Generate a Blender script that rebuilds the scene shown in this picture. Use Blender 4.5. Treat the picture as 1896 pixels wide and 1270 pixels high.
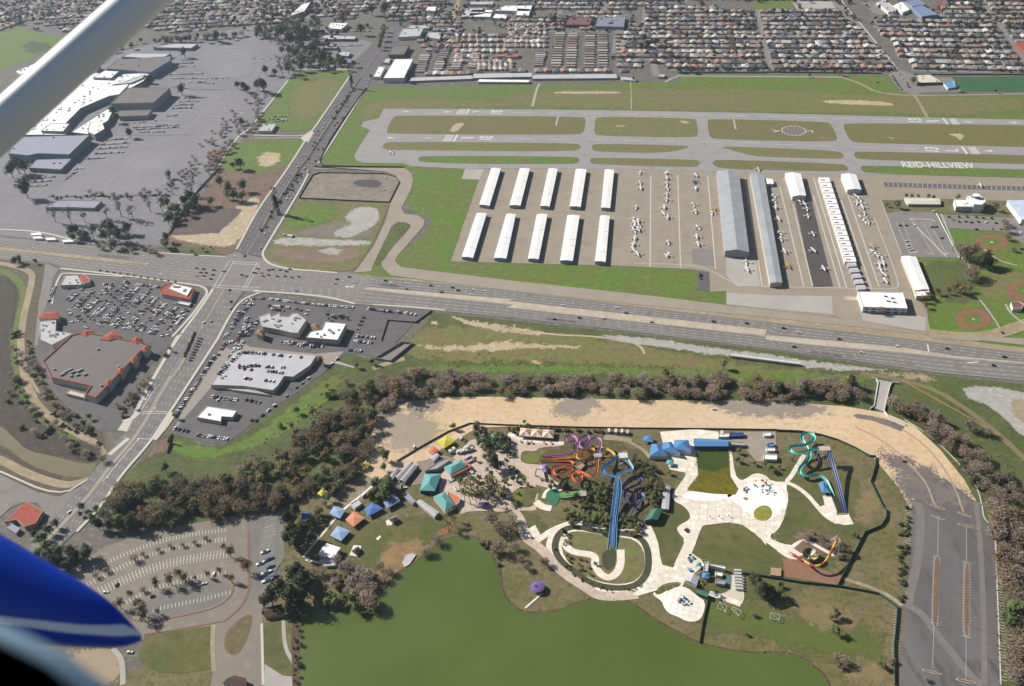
import bpy, bmesh, math, random
import numpy as np
from mathutils import Matrix, Vector
random.seed(7); np.random.seed(7)
sc = bpy.context.scene
for o in list(bpy.data.objects): bpy.data.objects.remove(o)
R = math.radians
# ------------------------------------------------------------------ camera, 610 m above the lake
PW, PH, F, PITCH, ROLL, ALT = 1896, 1270, 1754.0, R(35.8), R(-3.05), 610.0
cp, sp, cr, sr = math.cos(PITCH), math.sin(PITCH), math.cos(ROLL), math.sin(ROLL)
X0 = Vector((1, 0, 0)); FW = Vector((0, cp, -sp)); DN = Vector((0, -sp, -cp))
RV = cr*X0 - sr*DN; DV = sr*X0 + cr*DN
cam = bpy.data.cameras.new('camera'); camo = bpy.data.objects.new('camera', cam); sc.collection.objects.link(camo)
m = Matrix.Identity(4)
for i in range(3): m[i][0] = RV[i]; m[i][1] = -DV[i]; m[i][2] = -FW[i]
m[2][3] = ALT; camo.matrix_world = m
cam.sensor_width = 36; cam.lens = F/PW*36; cam.clip_start = .05; cam.clip_end = 9000
cam.dof.use_dof = True; cam.dof.focus_distance = 900; cam.dof.aperture_fstop = cam.lens/9.0
sc.camera = camo
# ------------------------------------------------------------------ sun and sky
SUN_AZ, SUN_EL = R(152), R(35)
sd = Vector((math.cos(SUN_AZ)*math.cos(SUN_EL), math.sin(SUN_AZ)*math.cos(SUN_EL), math.sin(SUN_EL)))
sl = bpy.data.lights.new('sun', 'SUN'); sl.energy = 5.0; sl.angle = R(.5); sl.color = (1, .95, .86)
so = bpy.data.objects.new('sun', sl); sc.collection.objects.link(so); so.rotation_euler = sd.to_track_quat('Z', 'Y').to_euler()
w = bpy.data.worlds.new('World'); sc.world = w; w.use_nodes = True
nt = w.node_tree; sky = nt.nodes.new('ShaderNodeTexSky'); sky.sky_type = 'NISHITA'; sky.sun_disc = False
sky.sun_elevation = SUN_EL; sky.sun_rotation = R(90)-SUN_AZ; sky.altitude = 100
nt.links.new(sky.outputs[0], nt.nodes['Background'].inputs[0]); nt.nodes['Background'].inputs[1].default_value = .05
sc.view_settings.view_transform = 'Standard'; sc.view_settings.look = 'None'; sc.view_settings.exposure = .74; sc.view_settings.gamma = 1
KEXP = 1.62
HAZE = 5.0e-5
# ------------------------------------------------------------------ projection helpers
TILES = dict(P=(0, 0, 1), T1=(0, 0, 3.95), T2=(470, 0, 3.95), T3=(940, 0, 3.95), T4=(1416, 0, 3.95), T5=(0, 310, 3.95), T6=(470, 310, 3.95),
  T7=(940, 310, 3.95), T8=(1416, 310, 3.95), T9=(0, 620, 3.95), T10=(470, 620, 3.95), T11=(940, 620, 3.95), T12=(1416, 620, 3.95),
  T13=(0, 930, 3.735), T14=(470, 930, 3.735), T15=(940, 930, 3.735), T16=(1416, 930, 3.735),
  A=(700, 760, 7.9), B=(930, 780, 7.9), C=(1100, 820, 7.9), D=(1330, 780, 6.35), E=(560, 880, 6.32), F=(1250, 1020, 7.9), G=(440, 540, 6.32), H=(1600, 340, 6.35))
def S(s):
    """survey notes -> list of photo points"""
    out = []; t = (0, 0, 1)
    for w_ in s.split():
        if w_ in TILES: t = TILES[w_]
        else:
            a = w_.split(','); out.append((t[0]+float(a[0])/t[2], t[1]+float(a[1])/t[2]) + tuple(float(q) for q in a[2:]))
    return out
def g(p, z=0.0):
    x, y = p[0]-PW/2, p[1]-PH/2
    d = FW*F + RV*x + DV*y
    t = (z-ALT)/d.z
    return Vector((d.x*t, d.y*t, z))
def GP(s, z=0.0):
    return [g(p, p[2] if len(p) > 2 else z) for p in (S(s) if isinstance(s, str) else s)]
def pxsize(p): # metres per photo pixel sideways at p
    return (g((p[0]+.5, p[1]))-g((p[0]-.5, p[1]))).length
# ------------------------------------------------------------------ materials
def lin(c): return ((c+.055)/1.055)**2.4 if c > .04045 else c/12.92
def col(h, k=None):
    h = h.lstrip('#'); k = k or KEXP
    if min(int(h[i:i+2], 16) for i in (0, 2, 4)) >= 0xE4: k = k/1.3   # clean white paint and membrane, albedo about 0.8
    return tuple(min(.9, lin(int(h[i:i+2], 16)/255)/k) for i in (0, 2, 4)) + (1,)
MATS = {}
def mat(name, c1, c2=None, c3=None, s=30, s2=6, rough=.9, var=.12, metal=0, rnd=0, fine=3.5, sharp=.18, emit=None, stretch=None):
    if name in MATS: return MATS[name]
    m = bpy.data.materials.new(name); m.use_nodes = True; n = m.node_tree.nodes; l = m.node_tree.links
    b = n['Principled BSDF']; b.inputs['Roughness'].default_value = rough; b.inputs['Metallic'].default_value = metal
    b.inputs['Specular IOR Level'].default_value = .3 if rough > .5 else .5
    tc = n.new('ShaderNodeTexCoord'); co = tc.outputs['Object']
    if stretch:
        mp = n.new('ShaderNodeMapping'); mp.inputs['Rotation'].default_value = (0, 0, stretch[0]); mp.inputs['Scale'].default_value = (stretch[1], stretch[2], 1)
        l.new(co, mp.inputs[0]); co = mp.outputs[0]
    def noise(sc_, det=5, r=.6):
        q = n.new('ShaderNodeTexNoise'); q.inputs['Scale'].default_value = 1.0/sc_; q.inputs['Detail'].default_value = det; q.inputs['Roughness'].default_value = r
        l.new(co, q.inputs['Vector']); return q.outputs[0]
    def ramp(o, a, b_):
        q = n.new('ShaderNodeMapRange'); q.inputs[1].default_value = a; q.inputs[2].default_value = b_; q.interpolation_type = 'SMOOTHSTEP'; l.new(o, q.inputs[0]); return q.outputs[0]
    def mix(f, a, b_, typ='MIX'):
        q = n.new('ShaderNodeMix'); q.data_type = 'RGBA'; q.blend_type = typ
        if hasattr(f, 'links'): l.new(f, q.inputs[0])
        else: q.inputs[0].default_value = f
        for v, i in ((a, 6), (b_, 7)):
            if hasattr(v, 'links'): l.new(v, q.inputs[i])
            else: q.inputs[i].default_value = v
        return q.outputs[2]
    c = col(c1)
    if c2: c = mix(ramp(noise(s), .5-sharp, .5+sharp), c, col(c2))
    if c3: c = mix(ramp(noise(s2, 6), .5, .5+sharp), c, col(c3))
    if var:
        v = n.new('ShaderNodeMapRange'); v.inputs[1].default_value = .3; v.inputs[2].default_value = .7
        v.inputs[3].default_value = 1-var; v.inputs[4].default_value = 1+var; l.new(noise(fine, 8, .75), v.inputs[0])
        q = n.new('ShaderNodeVectorMath'); q.operation = 'SCALE'
        if hasattr(c, 'links'): l.new(c, q.inputs[0])
        else: q.inputs[0].default_value = c[:3]
        l.new(v.outputs[0], q.inputs['Scale']); c = q.outputs[0]
    if rnd:
        oi = n.new('ShaderNodeObjectInfo'); v = n.new('ShaderNodeMapRange'); v.inputs[3].default_value = 1-rnd; v.inputs[4].default_value = 1+rnd
        l.new(oi.outputs['Random'], v.inputs[0]); q = n.new('ShaderNodeVectorMath'); q.operation = 'SCALE'
        if hasattr(c, 'links'): l.new(c, q.inputs[0])
        else: q.inputs[0].default_value = c[:3]
        l.new(v.outputs[0], q.inputs['Scale']); c = q.outputs[0]
    if hasattr(c, 'links'): l.new(c, b.inputs['Base Color'])
    else: b.inputs['Base Color'].default_value = c
    MATS[name] = m; return m
def softmat(m, width, amp, scale):
    key = m.name+'_ragged_%g_%g' % (width, amp)
    if key in MATS: return MATS[key]
    k = m.copy(); k.name = key; n = k.node_tree.nodes; l = k.node_tree.links
    out = n['Material Output']; b = n['Principled BSDF']
    at = n.new('ShaderNodeAttribute'); at.attribute_name = 'edge'
    tc = n.new('ShaderNodeTexCoord'); no = n.new('ShaderNodeTexNoise'); no.inputs['Scale'].default_value = 1/scale; no.inputs['Detail'].default_value = 7; no.inputs['Roughness'].default_value = .65
    l.new(tc.outputs['Object'], no.inputs['Vector'])
    a = n.new('ShaderNodeMath'); a.operation = 'MULTIPLY_ADD'; l.new(no.outputs[0], a.inputs[0]); a.inputs[1].default_value = amp*4; 
    s_ = n.new('ShaderNodeMath'); s_.operation = 'SUBTRACT'; l.new(at.outputs['Fac'], s_.inputs[0]); s_.inputs[1].default_value = amp*2
    l.new(s_.outputs[0], a.inputs[2])
    r = n.new('ShaderNodeMapRange'); r.interpolation_type = 'SMOOTHSTEP'; r.inputs[1].default_value = -.3; r.inputs[2].default_value = .3
    n2 = n.new('ShaderNodeTexNoise'); n2.inputs['Scale'].default_value = .55; n2.inputs['Detail'].default_value = 4; n2.inputs['Roughness'].default_value = .8; l.new(tc.outputs['Object'], n2.inputs['Vector'])
    a2 = n.new('ShaderNodeMath'); a2.operation = 'MULTIPLY_ADD'; l.new(n2.outputs[0], a2.inputs[0]); a2.inputs[1].default_value = width*4; a3 = n.new('ShaderNodeMath'); a3.operation = 'SUBTRACT'; l.new(a.outputs[0], a3.inputs[0]); a3.inputs[1].default_value = width*2; l.new(a3.outputs[0], a2.inputs[2]); l.new(a2.outputs[0], r.inputs[0])
    tr = n.new('ShaderNodeBsdfTransparent'); mx = n.new('ShaderNodeMixShader')
    l.new(r.outputs[0], mx.inputs[0]); l.new(tr.outputs[0], mx.inputs[1]); l.new(b.outputs[0], mx.inputs[2]); l.new(mx.outputs[0], out.inputs[0])
    MATS[key] = k; return k
# ------------------------------------------------------------------ mesh helpers
COL = sc.collection
def newobj(name, me, parent=None):
    o = bpy.data.objects.new(name, me); COL.objects.link(o)
    if parent: o.parent = parent
    return o
def tag(o, label=None, cat=None, group=None, kind=None):
    if label: o['label'] = label
    if cat: o['category'] = cat
    if group: o['group'] = group
    if kind: o['kind'] = kind
    return o
def empty(name, loc, label, cat, group=None, rz=0):
    o = bpy.data.objects.new(name, None); COL.objects.link(o); o.location = loc; o.rotation_euler = (0, 0, rz); o.empty_display_size = .5
    return tag(o, label, cat, group)
class MB:
    def __init__(s): s.v = []; s.f = []; s.m = []
    def face(s, pts, mi=0):
        i = len(s.v); s.v += [tuple(p) for p in pts]; s.f.append(tuple(range(i, i+len(pts)))); s.m.append(mi)
    def prism(s, base, z0, z1, mi=0, top=True, bottom=False, inset=0, mtop=None):
        """base: list of xy; walls + top"""
        n = len(base); a = sum(base[i][0]*base[(i+1) % n][1]-base[(i+1) % n][0]*base[i][1] for i in range(n))
        if a < 0: base = base[::-1]
        cx = sum(p[0] for p in base)/n; cy = sum(p[1] for p in base)/n
        up = [(cx+(p[0]-cx)*(1-inset), cy+(p[1]-cy)*(1-inset)) for p in base]
        i = len(s.v); s.v += [(p[0], p[1], z0) for p in base] + [(p[0], p[1], z1) for p in up]
        for k in range(n): s.f.append((i+k, i+(k+1) % n, i+n+(k+1) % n, i+n+k)); s.m.append(mi)
        if top: s.f.append(tuple(i+n+k for k in range(n))); s.m.append(mi if mtop is None else mtop)
        if bottom: s.f.append(tuple(i+n-1-k for k in range(n))); s.m.append(mi)
    def box(s, c, size, rz=0, mi=0, inset=0, bottom=False):
        hx, hy = size[0]/2, size[1]/2; ca, sa = math.cos(rz), math.sin(rz)
        b = [(c[0]+x*ca-y*sa, c[1]+x*sa+y*ca) for x, y in ((-hx, -hy), (hx, -hy), (hx, hy), (-hx, hy))]
        s.prism(b, c[2], c[2]+size[2], mi, inset=inset, bottom=bottom)
    def tube(s, pts, rad, n=6, mi=0, half=False, closed=False):
        pts = [Vector(p) for p in pts]; N = len(pts); i0 = len(s.v)
        rs = rad if isinstance(rad, (list, tuple)) else [rad]*N
        for k, p in enumerate(pts):
            d = (pts[min(k+1, N-1)]-pts[max(k-1, 0)]).normalized()
            if closed: d = (pts[(k+1) % N]-pts[k-1]).normalized()
            u = Vector((0, 0, 1)) if abs(d.z) < .95 else Vector((1, 0, 0))
            sx = d.cross(u).normalized(); uz = sx.cross(d)
            for j in range(n):
                a = (math.pi + math.pi*j/(n-1)) if half else 2*math.pi*j/n
                q = p+(sx*math.cos(a)+uz*math.sin(a))*rs[k]; s.v.append(tuple(q))
        for k in range(N if closed else N-1):
            k2 = (k+1) % N
            for j in range(n-1 if half else n):
                j2 = (j+1) % n; s.f.append((i0+k*n+j, i0+k*n+j2, i0+k2*n+j2, i0+k2*n+j)); s.m.append(mi)
        if not half and not closed:
            s.f.append(tuple(i0+j for j in range(n))[::-1]); s.m.append(mi); s.f.append(tuple(i0+(N-1)*n+j for j in range(n))); s.m.append(mi)
    def cone(s, c, r0, r1, h, n=8, mi=0):
        a = [(c[0]+r0*math.cos(2*math.pi*k/n), c[1]+r0*math.sin(2*math.pi*k/n), c[2]) for k in range(n)]
        b = [(c[0]+r1*math.cos(2*math.pi*k/n), c[1]+r1*math.sin(2*math.pi*k/n), c[2]+h) for k in range(n)]
        i = len(s.v); s.v += a+b
        for k in range(n): s.f.append((i+k, i+(k+1) % n, i+n+(k+1) % n, i+n+k)); s.m.append(mi)
        s.f.append(tuple(i+n+k for k in range(n))); s.m.append(mi)
    def mesh(s, name, mats, smooth=False):
        me = bpy.data.meshes.new(name); me.from_pydata(s.v, [], s.f)
        for q in (mats if isinstance(mats, (list, tuple)) else [mats]): me.materials.append(q)
        me.polygons.foreach_set('material_index', s.m)
        if smooth: me.polygons.foreach_set('use_smooth', [True]*len(s.f))
        me.update(); return me
    def obj(s, name, mats, parent=None, smooth=False):
        o = newobj(name, s.mesh(name, mats, smooth), parent)
        if parent: 
            o.matrix_parent_inverse = Matrix.LocRotScale(parent.location, parent.rotation_euler, parent.scale).inverted()
        return o
def chaikin(p, n=2, closed=True):
    p = [Vector(q) for q in p]
    for _ in range(n):
        o = []; N = len(p)
        for i in range(N if closed else N-1):
            a, b = p[i], p[(i+1) % N]; o += [a*.75+b*.25, a*.25+b*.75]
        if not closed: o = [p[0]]+o+[p[-1]]
        p = o
    return p
LAY = .04
zc = [0]
def zoff(): zc[0] += 1; return (zc[0]*5 % 13)*.0026
def flat(name, s, m, layer, smooth=0, parent=None, kind='structure', thick=0):
    p = GP(s) if isinstance(s, str) or len(s[0]) != 3 else [Vector(q) for q in s]
    if smooth: p = chaikin(p, smooth)
    b = MB(); z = layer*LAY+zoff()
    if thick: b.prism([(q.x, q.y) for q in p], z, z+thick)
    else:
        a = sum(p[i].x*p[(i+1) % len(p)].y-p[(i+1) % len(p)].x*p[i].y for i in range(len(p)))
        if a < 0: p = p[::-1]
        b.face([(q.x, q.y, z) for q in p])
    o = b.obj(name, m, parent)
    if not parent and kind: tag(o, kind=kind)
    return o
def sdist(P, poly):
    """signed distance (positive inside) of N points to a polygon"""
    d = np.full(len(P), 1e9); ins = np.zeros(len(P), bool); n = len(poly)
    for i in range(n):
        a = poly[i]; b = poly[(i+1) % n]; e = b-a; L = (e@e) or 1e-9
        t = np.clip(((P-a)@e)/L, 0, 1); q = P-a-t[:, None]*e; d = np.minimum(d, np.hypot(q[:, 0], q[:, 1]))
        c = (a[1] > P[:, 1]) != (b[1] > P[:, 1])
        with np.errstate(divide='ignore', invalid='ignore'): xi = a[0]+(P[:, 1]-a[1])*e[0]/(e[1] if e[1] else 1e-9)
        ins ^= c & (P[:, 0] < xi)
    return np.where(ins, d, -d)
def soft(name, s, m, layer, width=2, amp=4, scale=12, smooth=1):
    width, amp, scale = width*1.8+1, amp*1.5, scale*.75
    """natural patch with a ragged outline"""
    p = GP(s) if isinstance(s, str) else [Vector(q) for q in s]
    if smooth: p = chaikin(p, smooth)
    poly = np.array([(q.x, q.y) for q in p]); mg = width+amp*2
    lo = poly.min(0)-mg; hi = poly.max(0)+mg; step = max(1.5, math.sqrt((hi[0]-lo[0])*(hi[1]-lo[1])/9000))
    nx = int((hi[0]-lo[0])/step)+2; ny = int((hi[1]-lo[1])/step)+2
    X, Y = np.meshgrid(lo[0]+np.arange(nx)*step, lo[1]+np.arange(ny)*step); P = np.stack([X.ravel(), Y.ravel()], 1); d = sdist(P, poly)
    D = d.reshape(ny, nx); mx = np.maximum(np.maximum(D[:-1, :-1], D[1:, :-1]), np.maximum(D[:-1, 1:], D[1:, 1:]))
    j, i = np.where(mx > -mg); a = j*nx+i; q = np.stack([a, a+1, a+nx+1, a+nx], 1)
    u, inv = np.unique(q, return_inverse=True); q = inv.reshape(-1, 4)
    V = np.column_stack([P[u], np.full(len(u), layer*LAY+zoff())])
    me = bpy.data.meshes.new(name); me.from_pydata(V.tolist(), [], q.tolist())
    at = me.attributes.new('edge', 'FLOAT', 'POINT'); at.data.foreach_set('value', d[u].astype(np.float32)); me.materials.append(softmat(m, width, amp, scale)); me.update()
    return tag(newobj(name, me), kind='structure')
def ribbon_poly(pts, wd):
    pts = [Vector(p) for p in pts]; L = []; Rr = []
    for k, p in enumerate(pts):
        d = (pts[min(k+1, len(pts)-1)]-pts[max(k-1, 0)]); d.z = 0; d.normalize(); nrm = Vector((-d.y, d.x, 0))
        w_ = wd[k]*.5 if isinstance(wd, (list, tuple)) else wd*.5
        L.append(p+nrm*w_); Rr.append(p-nrm*w_)
    return L, Rr
def ribbon(name, s, wd, m, layer, smooth=2, closed=False, thick=0, kind='structure', mb=None):
    p = GP(s) if isinstance(s, str) else [Vector(q) for q in s]
    if smooth: p = chaikin(p, smooth, closed)
    if closed: p = p+[p[0], p[1]]
    L, Rr = ribbon_poly(p, wd); b = mb or MB(); z = layer*LAY+zoff()
    for k in range(len(p)-1):
        b.face([(q.x, q.y, z+thick) for q in (Rr[k], Rr[k+1], L[k+1], L[k])])
        if thick:
            for A_, B_ in ((Rr[k], Rr[k+1]), (L[k+1], L[k])): b.face([(A_.x, A_.y, z), (B_.x, B_.y, z), (B_.x, B_.y, z+thick), (A_.x, A_.y, z+thick)])
    if mb: return
    return tag(b.obj(name, m), kind=kind)
def resample(p, n):
    p = [Vector(q) for q in p]; L = [0]
    for i in range(1, len(p)): L.append(L[-1]+(p[i]-p[i-1]).length)
    out = []; k = 0
    for i in range(n):
        t = L[-1]*i/(n-1)
        while k < len(p)-2 and L[k+1] < t: k += 1
        out.append(p[k].lerp(p[k+1], min(1, max(0, (t-L[k])/max(1e-6, L[k+1]-L[k])))))
    return out
def between(a, b, t, n=60): return [p.lerp(q, t) for p, q in zip(resample(a, n), resample(b, n))]
def dashes(mb, p, on=3, off=9, wd=.35, layer=5, start=0):
    p = [Vector(q) for q in p]; tot = sum((p[i+1]-p[i]).length for i in range(len(p)-1))
    if off <= 0:
        ribbon('', p, wd, None, layer, smooth=0, mb=mb); return
    n = int(tot*2)+2; r = resample(p, n); st = tot/(n-1); t = start
    while t < tot-on:
        a = r[int(t/st)]; b = r[min(n-1, int((t+on)/st))]
        if (b-a).length > .1: ribbon('', [a, b], wd, None, layer, smooth=0, mb=mb)
        t += on+off
def inpoly(p, poly):
    c = False; n = len(poly)
    for i in range(n):
        a, b = poly[i], poly[(i+1) % n]
        if (a[1] > p[1]) != (b[1] > p[1]) and p[0] < a[0]+(p[1]-a[1])*(b[0]-a[0])/(b[1]-a[1]): c = not c
    return c
# ------------------------------------------------------------------ palette
grass = mat('airfield_grass', '#7a7e48', '#867652', '#748640', s=90, s2=14, var=.3, fine=7)
grassA = mat('spring_grass', '#62842c', '#72783c', '#788a40', s=45, s2=9, var=.26, fine=6)
grassB = mat('brown_turf', '#82764c', '#74783e', '#88745a', s=40, s2=8, var=.3, fine=5)
lawn = mat('park_lawn', '#5f6636', '#766e42', '#545e30', s=30, s2=8, var=.25, fine=4)
lawnB = mat('rough_park_turf', '#746d42', '#877858', '#5c6636', s=26, s2=6, var=.36, fine=4)
levee = mat('levee_grass', '#64703a', '#545f30', '#70674a', s=40, s2=8, var=.4, fine=4.5)
dirt = mat('tan_dirt', '#eaceaa', '#dec29c', '#d4b890', s=60, s2=6, var=.13, fine=5)
dirtp = mat('pale_dirt', '#cbb898', '#bfa988', '#d8c8aa', s=25, s2=8, var=.1)
dirtb = mat('brown_earth', '#7d6656', '#8d7562', '#6b584c', s=20, s2=6, var=.15)
verge = mat('dry_verge', '#b3a183', '#a39176', '#bfae90', s=30, s2=8, var=.1)
asph = mat('weathered_asphalt', '#908a86', '#96908b', '#85807d', s=60, s2=15, var=.05)
asphd = mat('dark_asphalt', '#6d696c', '#75706f', '#635f62', s=50, s2=12, var=.06)
asphm = mat('mall_asphalt', '#8e8b90', '#86838a', '#969398', s=60, s2=9, var=.07)
asphx = mat('black_asphalt', '#5b5554', '#615a58', var=.05)
asphl = mat('faded_lot_asphalt', '#6e6a6a', '#7e7977', '#625e5e', s=40, s2=10, var=.07, stretch=(R(-3), 1, .25))
runway = mat('runway_asphalt', '#a5a2a2', '#aaa6a4', '#9c999a', s=80, s2=16, var=.04)
apron = mat('apron_concrete', '#a79a89', '#ada08e', '#9f9282', s=50, s2=14, var=.05)
concl = mat('light_concrete', '#c3bcb4', '#b8b1aa', var=.05)
conc = mat('pale_concrete', '#fcf0de', '#f4e6d2', '#fff6e8', s=20, s2=6, var=.05)
concp = mat('pink_concrete', '#dcc6b2', '#ceb6a4', '#e6d6c4', s=12, s2=4, var=.07)
white = mat('road_paint', '#e6e3de', var=.04); yellow = mat('yellow_paint', '#d9c08a', var=.05); kerb = mat('kerb_concrete', '#d9d2c4', var=.05)
kerbr = mat('red_kerb', '#96705e', var=.05)
suburb_g = mat('yard_ground', '#7a726c', '#6c6b5c', '#86827e', s=25, s2=8, var=.22, fine=4)
gravel = mat('grey_gravel', '#bdbab2', '#aeaaa2', '#c8c5be', s=15, s2=5, var=.1)
mud = mat('marsh_scrub', '#544a42', '#4a4438', '#645850', s=20, s2=6, var=.25)
lake = mat('green_lake', '#5a6a2a', '#647436', s=120, rough=.3, var=.015, fine=6)
pond = mat('muddy_water', '#8d8264', '#847b5a', s=30, rough=.2, var=.03)
wavew = mat('algae_pool', '#72681c', '#857a22', '#5d5f20', s=14, s2=3, rough=.15, var=.05)
pool = mat('teal_pool', '#4f8a66', '#478260', rough=.15, var=.03)
river = mat('lazy_river_water', '#5e5e44', '#54563c', s=12, rough=.15, var=.04)
track = mat('running_track', '#9c5a4c', var=.05); turf = mat('artificial_turf', '#3c6a40', '#437246', s=30, var=.04)
infield = mat('infield_clay', '#a07058', '#946650', s=8, var=.06)
# ------------------------------------------------------------------ ground sheets
b = MB(); b.face([(-5200, -900, 0), (5200, -900, 0), (5200, 6500, 0), (-5200, 6500, 0)]); tag(b.obj('ground', suburb_g), kind='structure')
flat('field', 'P 672,163 1255,152 1262,138 1650,140 1690,175 2100,170 2100,720 1620,660 1340,600 1000,560 860,530 700,520 640,508 740,470 790,430 800,405 760,390 752,370 768,320 740,308 600,306 595,295', grassA, 1)
soft('field', 'T3 0,680 400,640 900,650 T4 0,640 300,670 1100,700 1896,700 1896,850 0,820 T3 0,790', grass, 2, 6, 8, 25)
soft('field', 'T2 780,760 1100,700 1896,740 1896,790 950,790 850,870 760,900', grass, 2, 6, 8, 25)
soft('bare_soil', 'T4 380,735 700,730 950,755 930,775 500,760', dirtp, 3, .8, 2.2, 7)
soft('bare_soil', 'T3 330,670 650,668 830,672 820,684 340,686', dirtp, 3, .8, 2, 7)
pv = 'T2 950,795 1400,797 1896,800 T3 0,800 700,805 1896,828 T4 0,828 1200,860 1896,875 2400,890 T8 2400,95 1896,75 900,50 0,45 T7 1000,15 0,5 T6 1550,10 T2 1150,1215 1100,1195 800,1190 748,1172 735,1135 760,1090 850,950 785,925 800,890 915,865'
flat('runway_pavement', pv, runway, 3)
ISL = ['T2 1060,843 T3 540,852 572,870 565,930 558,965 520,988 T2 985,980 966,965 1000,885 1025,852', 'T3 670,852 1360,865 1385,885 1393,985 1370,1008 660,995 632,975 640,870',
 'T3 1480,868 T4 450,890 488,908 533,1010 515,1038 0,1028 T3 1500,1017 1472,990 1458,885', 'T4 590,898 1896,915 2400,930 2400,1095 1896,1075 660,1045 620,1025 570,920',
 'T2 960,1045 1000,1037 T3 490,1045 535,1065 535,1085 480,1110 T2 1000,1100 950,1090 938,1068', 'T3 640,1050 1320,1065 1332,1078 1150,1122 660,1110 615,1095 615,1065',
 'T3 1552,1076 1590,1070 T4 530,1100 578,1130 575,1155 530,1163 0,1148 T3 1800,1142', 'T4 670,1105 1896,1135 2400,1148 2400,1215 1896,1200 700,1168 655,1150 655,1120',
 'T2 1195,1160 1240,1137 T3 490,1145 522,1160 520,1185 480,1203 T2 1225,1195', 'T3 620,1152 1380,1168 1405,1180 1400,1210 1370,1225 640,1203 602,1190 602,1165',
 'T3 1500,1180 1540,1165 T4 560,1198 605,1215 612,1240 P 1565,318 1416,315 1335,312 1320,306', 'T4 720,1208 1896,1240 2400,1256 T8 2400,92 1896,75 760,45 705,25 T4 700,1222']
for i, s in enumerate(ISL):
    flat('field', s, [grassB, grass, grassB, grassB, grass, grass, grass, grassB, grassA, grass, grassB, grassA][i], 4, smooth=2)
for s in ('T2 1430,965 1460,910 1540,895 1530,920 1480,965', 'T4 1330,980 1450,975 1460,1000 1430,1030 1400,1000', 'T3 1260,880 1330,890 1320,905 1270,900', 'T3 780,915 860,918 850,930 790,925', 'T4 890,1000 950,1010 930,1018', 'T4 390,1003 435,1005 430,1012'):
    soft('bare_soil', s, dirtp, 5, .6, 1.5, 6)
# markings on the runways
mk = MB()
r1 = [GP('T2 960,818 T3 0,822 1896,848 T4 0,852 1896,897')[i] for i in range(5)]
r2 = GP('T2 860,1008 1896,1010 T3 0,1012 1896,1045 T4 0,1052 1896,1108')
def rline(a, b, n=2): return [a.lerp(b, i/(n-1)) for i in range(n)]
def rec(mb, p, wd, layer): ribbon('', p, wd, None, layer, smooth=0, mb=mb)
c1 = GP('T2 1640,818 T3 0,822 1896,848 T4 0,852 1040,878'); c2 = GP('T2 1620,1010 T3 0,1012 1896,1046 T4 0,1054 1160,1090')
for c in (c1, c2): dashes(mk, c, 32, 26, .9, 5)
for s in ('T2 1085,815 1140,818', 'T2 1385,817 1440,819', 'T2 960,1008 1025,1009', 'T2 1245,1008 1310,1009', 'T4 1460,890 1525,893', 'T4 1790,896 1860,899', 'T4 1610,1103 1680,1106'):
    p = GP(s); rec(mk, p, 1.2, 5); d = (p[1]-p[0]).normalized(); n_ = Vector((-d.y, d.x, 0)); e = p[1] if p[0].x < 700 and 'T2' in s else p[0]; sg = -1 if 'T2' in s else 1
    z = 5*LAY; mk.face([tuple(Vector((q.x, q.y, z))) for q in (e-d*sg*3, e+d*sg*9+n_*3.2, e+d*sg*9-n_*3.2)][::1 if sg > 0 else -1])
for s in ('T2 1553,836 1575,796', 'T2 1462,1036 1488,986', 'T4 1303,865 1340,910', 'T4 1440,1072 1480,1127'): rec(mk, GP(s), 3.2, 5)
lt = MB()
for s in ('T2 1475,836 1500,797 1560,797 1540,836', 'T2 1378,1034 1405,985 1470,985 1445,1034', 'T4 1345,868 1395,866 1432,910 1375,912', 'T4 1482,1077 1540,1076 1580,1128 1515,1128'):
    p = [Vector((q.x, q.y, 0)) for q in GP(s)]
    if ((p[1]-p[0]).cross(p[2]-p[1])).z < 0: p = p[::-1]
    lt.face([(q.x, q.y, 5*LAY) for q in p])
    a, b_, c_, d_ = p
    for k in range(5):
        t = .12+k*.19; 
        rec(mk, [a.lerp(b_, t), d_.lerp(c_, t)] if (a-b_).length < (b_-c_).length*1.2 else [a.lerp(d_, t), b_.lerp(c_, t)], .8, 6)
tag(lt.obj('threshold_pavement', concl), kind='structure')
for s in ('T2 755,1092 1000,1098 T3 560,1112 1180,1128', 'T3 1180,1126 T4 0,1160 560,1172', 'T2 860,885 1000,890', 'T2 860,925 985,925', 'T3 565,905 640,905', 'T3 560,940 630,942', 'T3 1390,925 1465,925', 'T3 1390,950 1470,950', 'T4 520,945 560,945'):
    ribbon('', GP(s), .5, None, 5, smooth=0, mb=(ym := globals().setdefault('ym', MB())))
tag(ym.obj('taxiway_line', yellow), kind='structure')
tag(mk.obj('runway_marking', white), kind='structure')
def text(name, body, origin, xdir, ydir, h, w_, m, layer, bold=.02, z=None):
    cu = bpy.data.curves.new(name, 'FONT'); cu.body = body; cu.offset = bold; cu.align_x = 'CENTER'; cu.align_y = 'CENTER'
    t = bpy.data.objects.new(name, cu); COL.objects.link(t); dg = bpy.context.evaluated_depsgraph_get(); me = bpy.data.meshes.new_from_object(t.evaluated_get(dg)); bpy.data.objects.remove(t)
    xs = [v.co.x for v in me.vertices]; ys = [v.co.y for v in me.vertices]; sx = w_/(max(xs)-min(xs)); sy = h/(max(ys)-min(ys)); mx_, my_ = (max(xs)+min(xs))/2, (max(ys)+min(ys))/2
    for v in me.vertices:
        q = origin + xdir*((v.co.x-mx_)*sx) + ydir*((v.co.y-my_)*sy); v.co = (q.x, q.y, (layer*LAY if z is None else z))
    me.materials.clear(); me.materials.append(m); me.update(); return newobj(name, me)
def axes(s):
    p = GP(s); d = (p[1]-p[0]).normalized(); return p[0].lerp(p[1], .5), d, Vector((-d.y, d.x, 0)), (p[1]-p[0]).length
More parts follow.
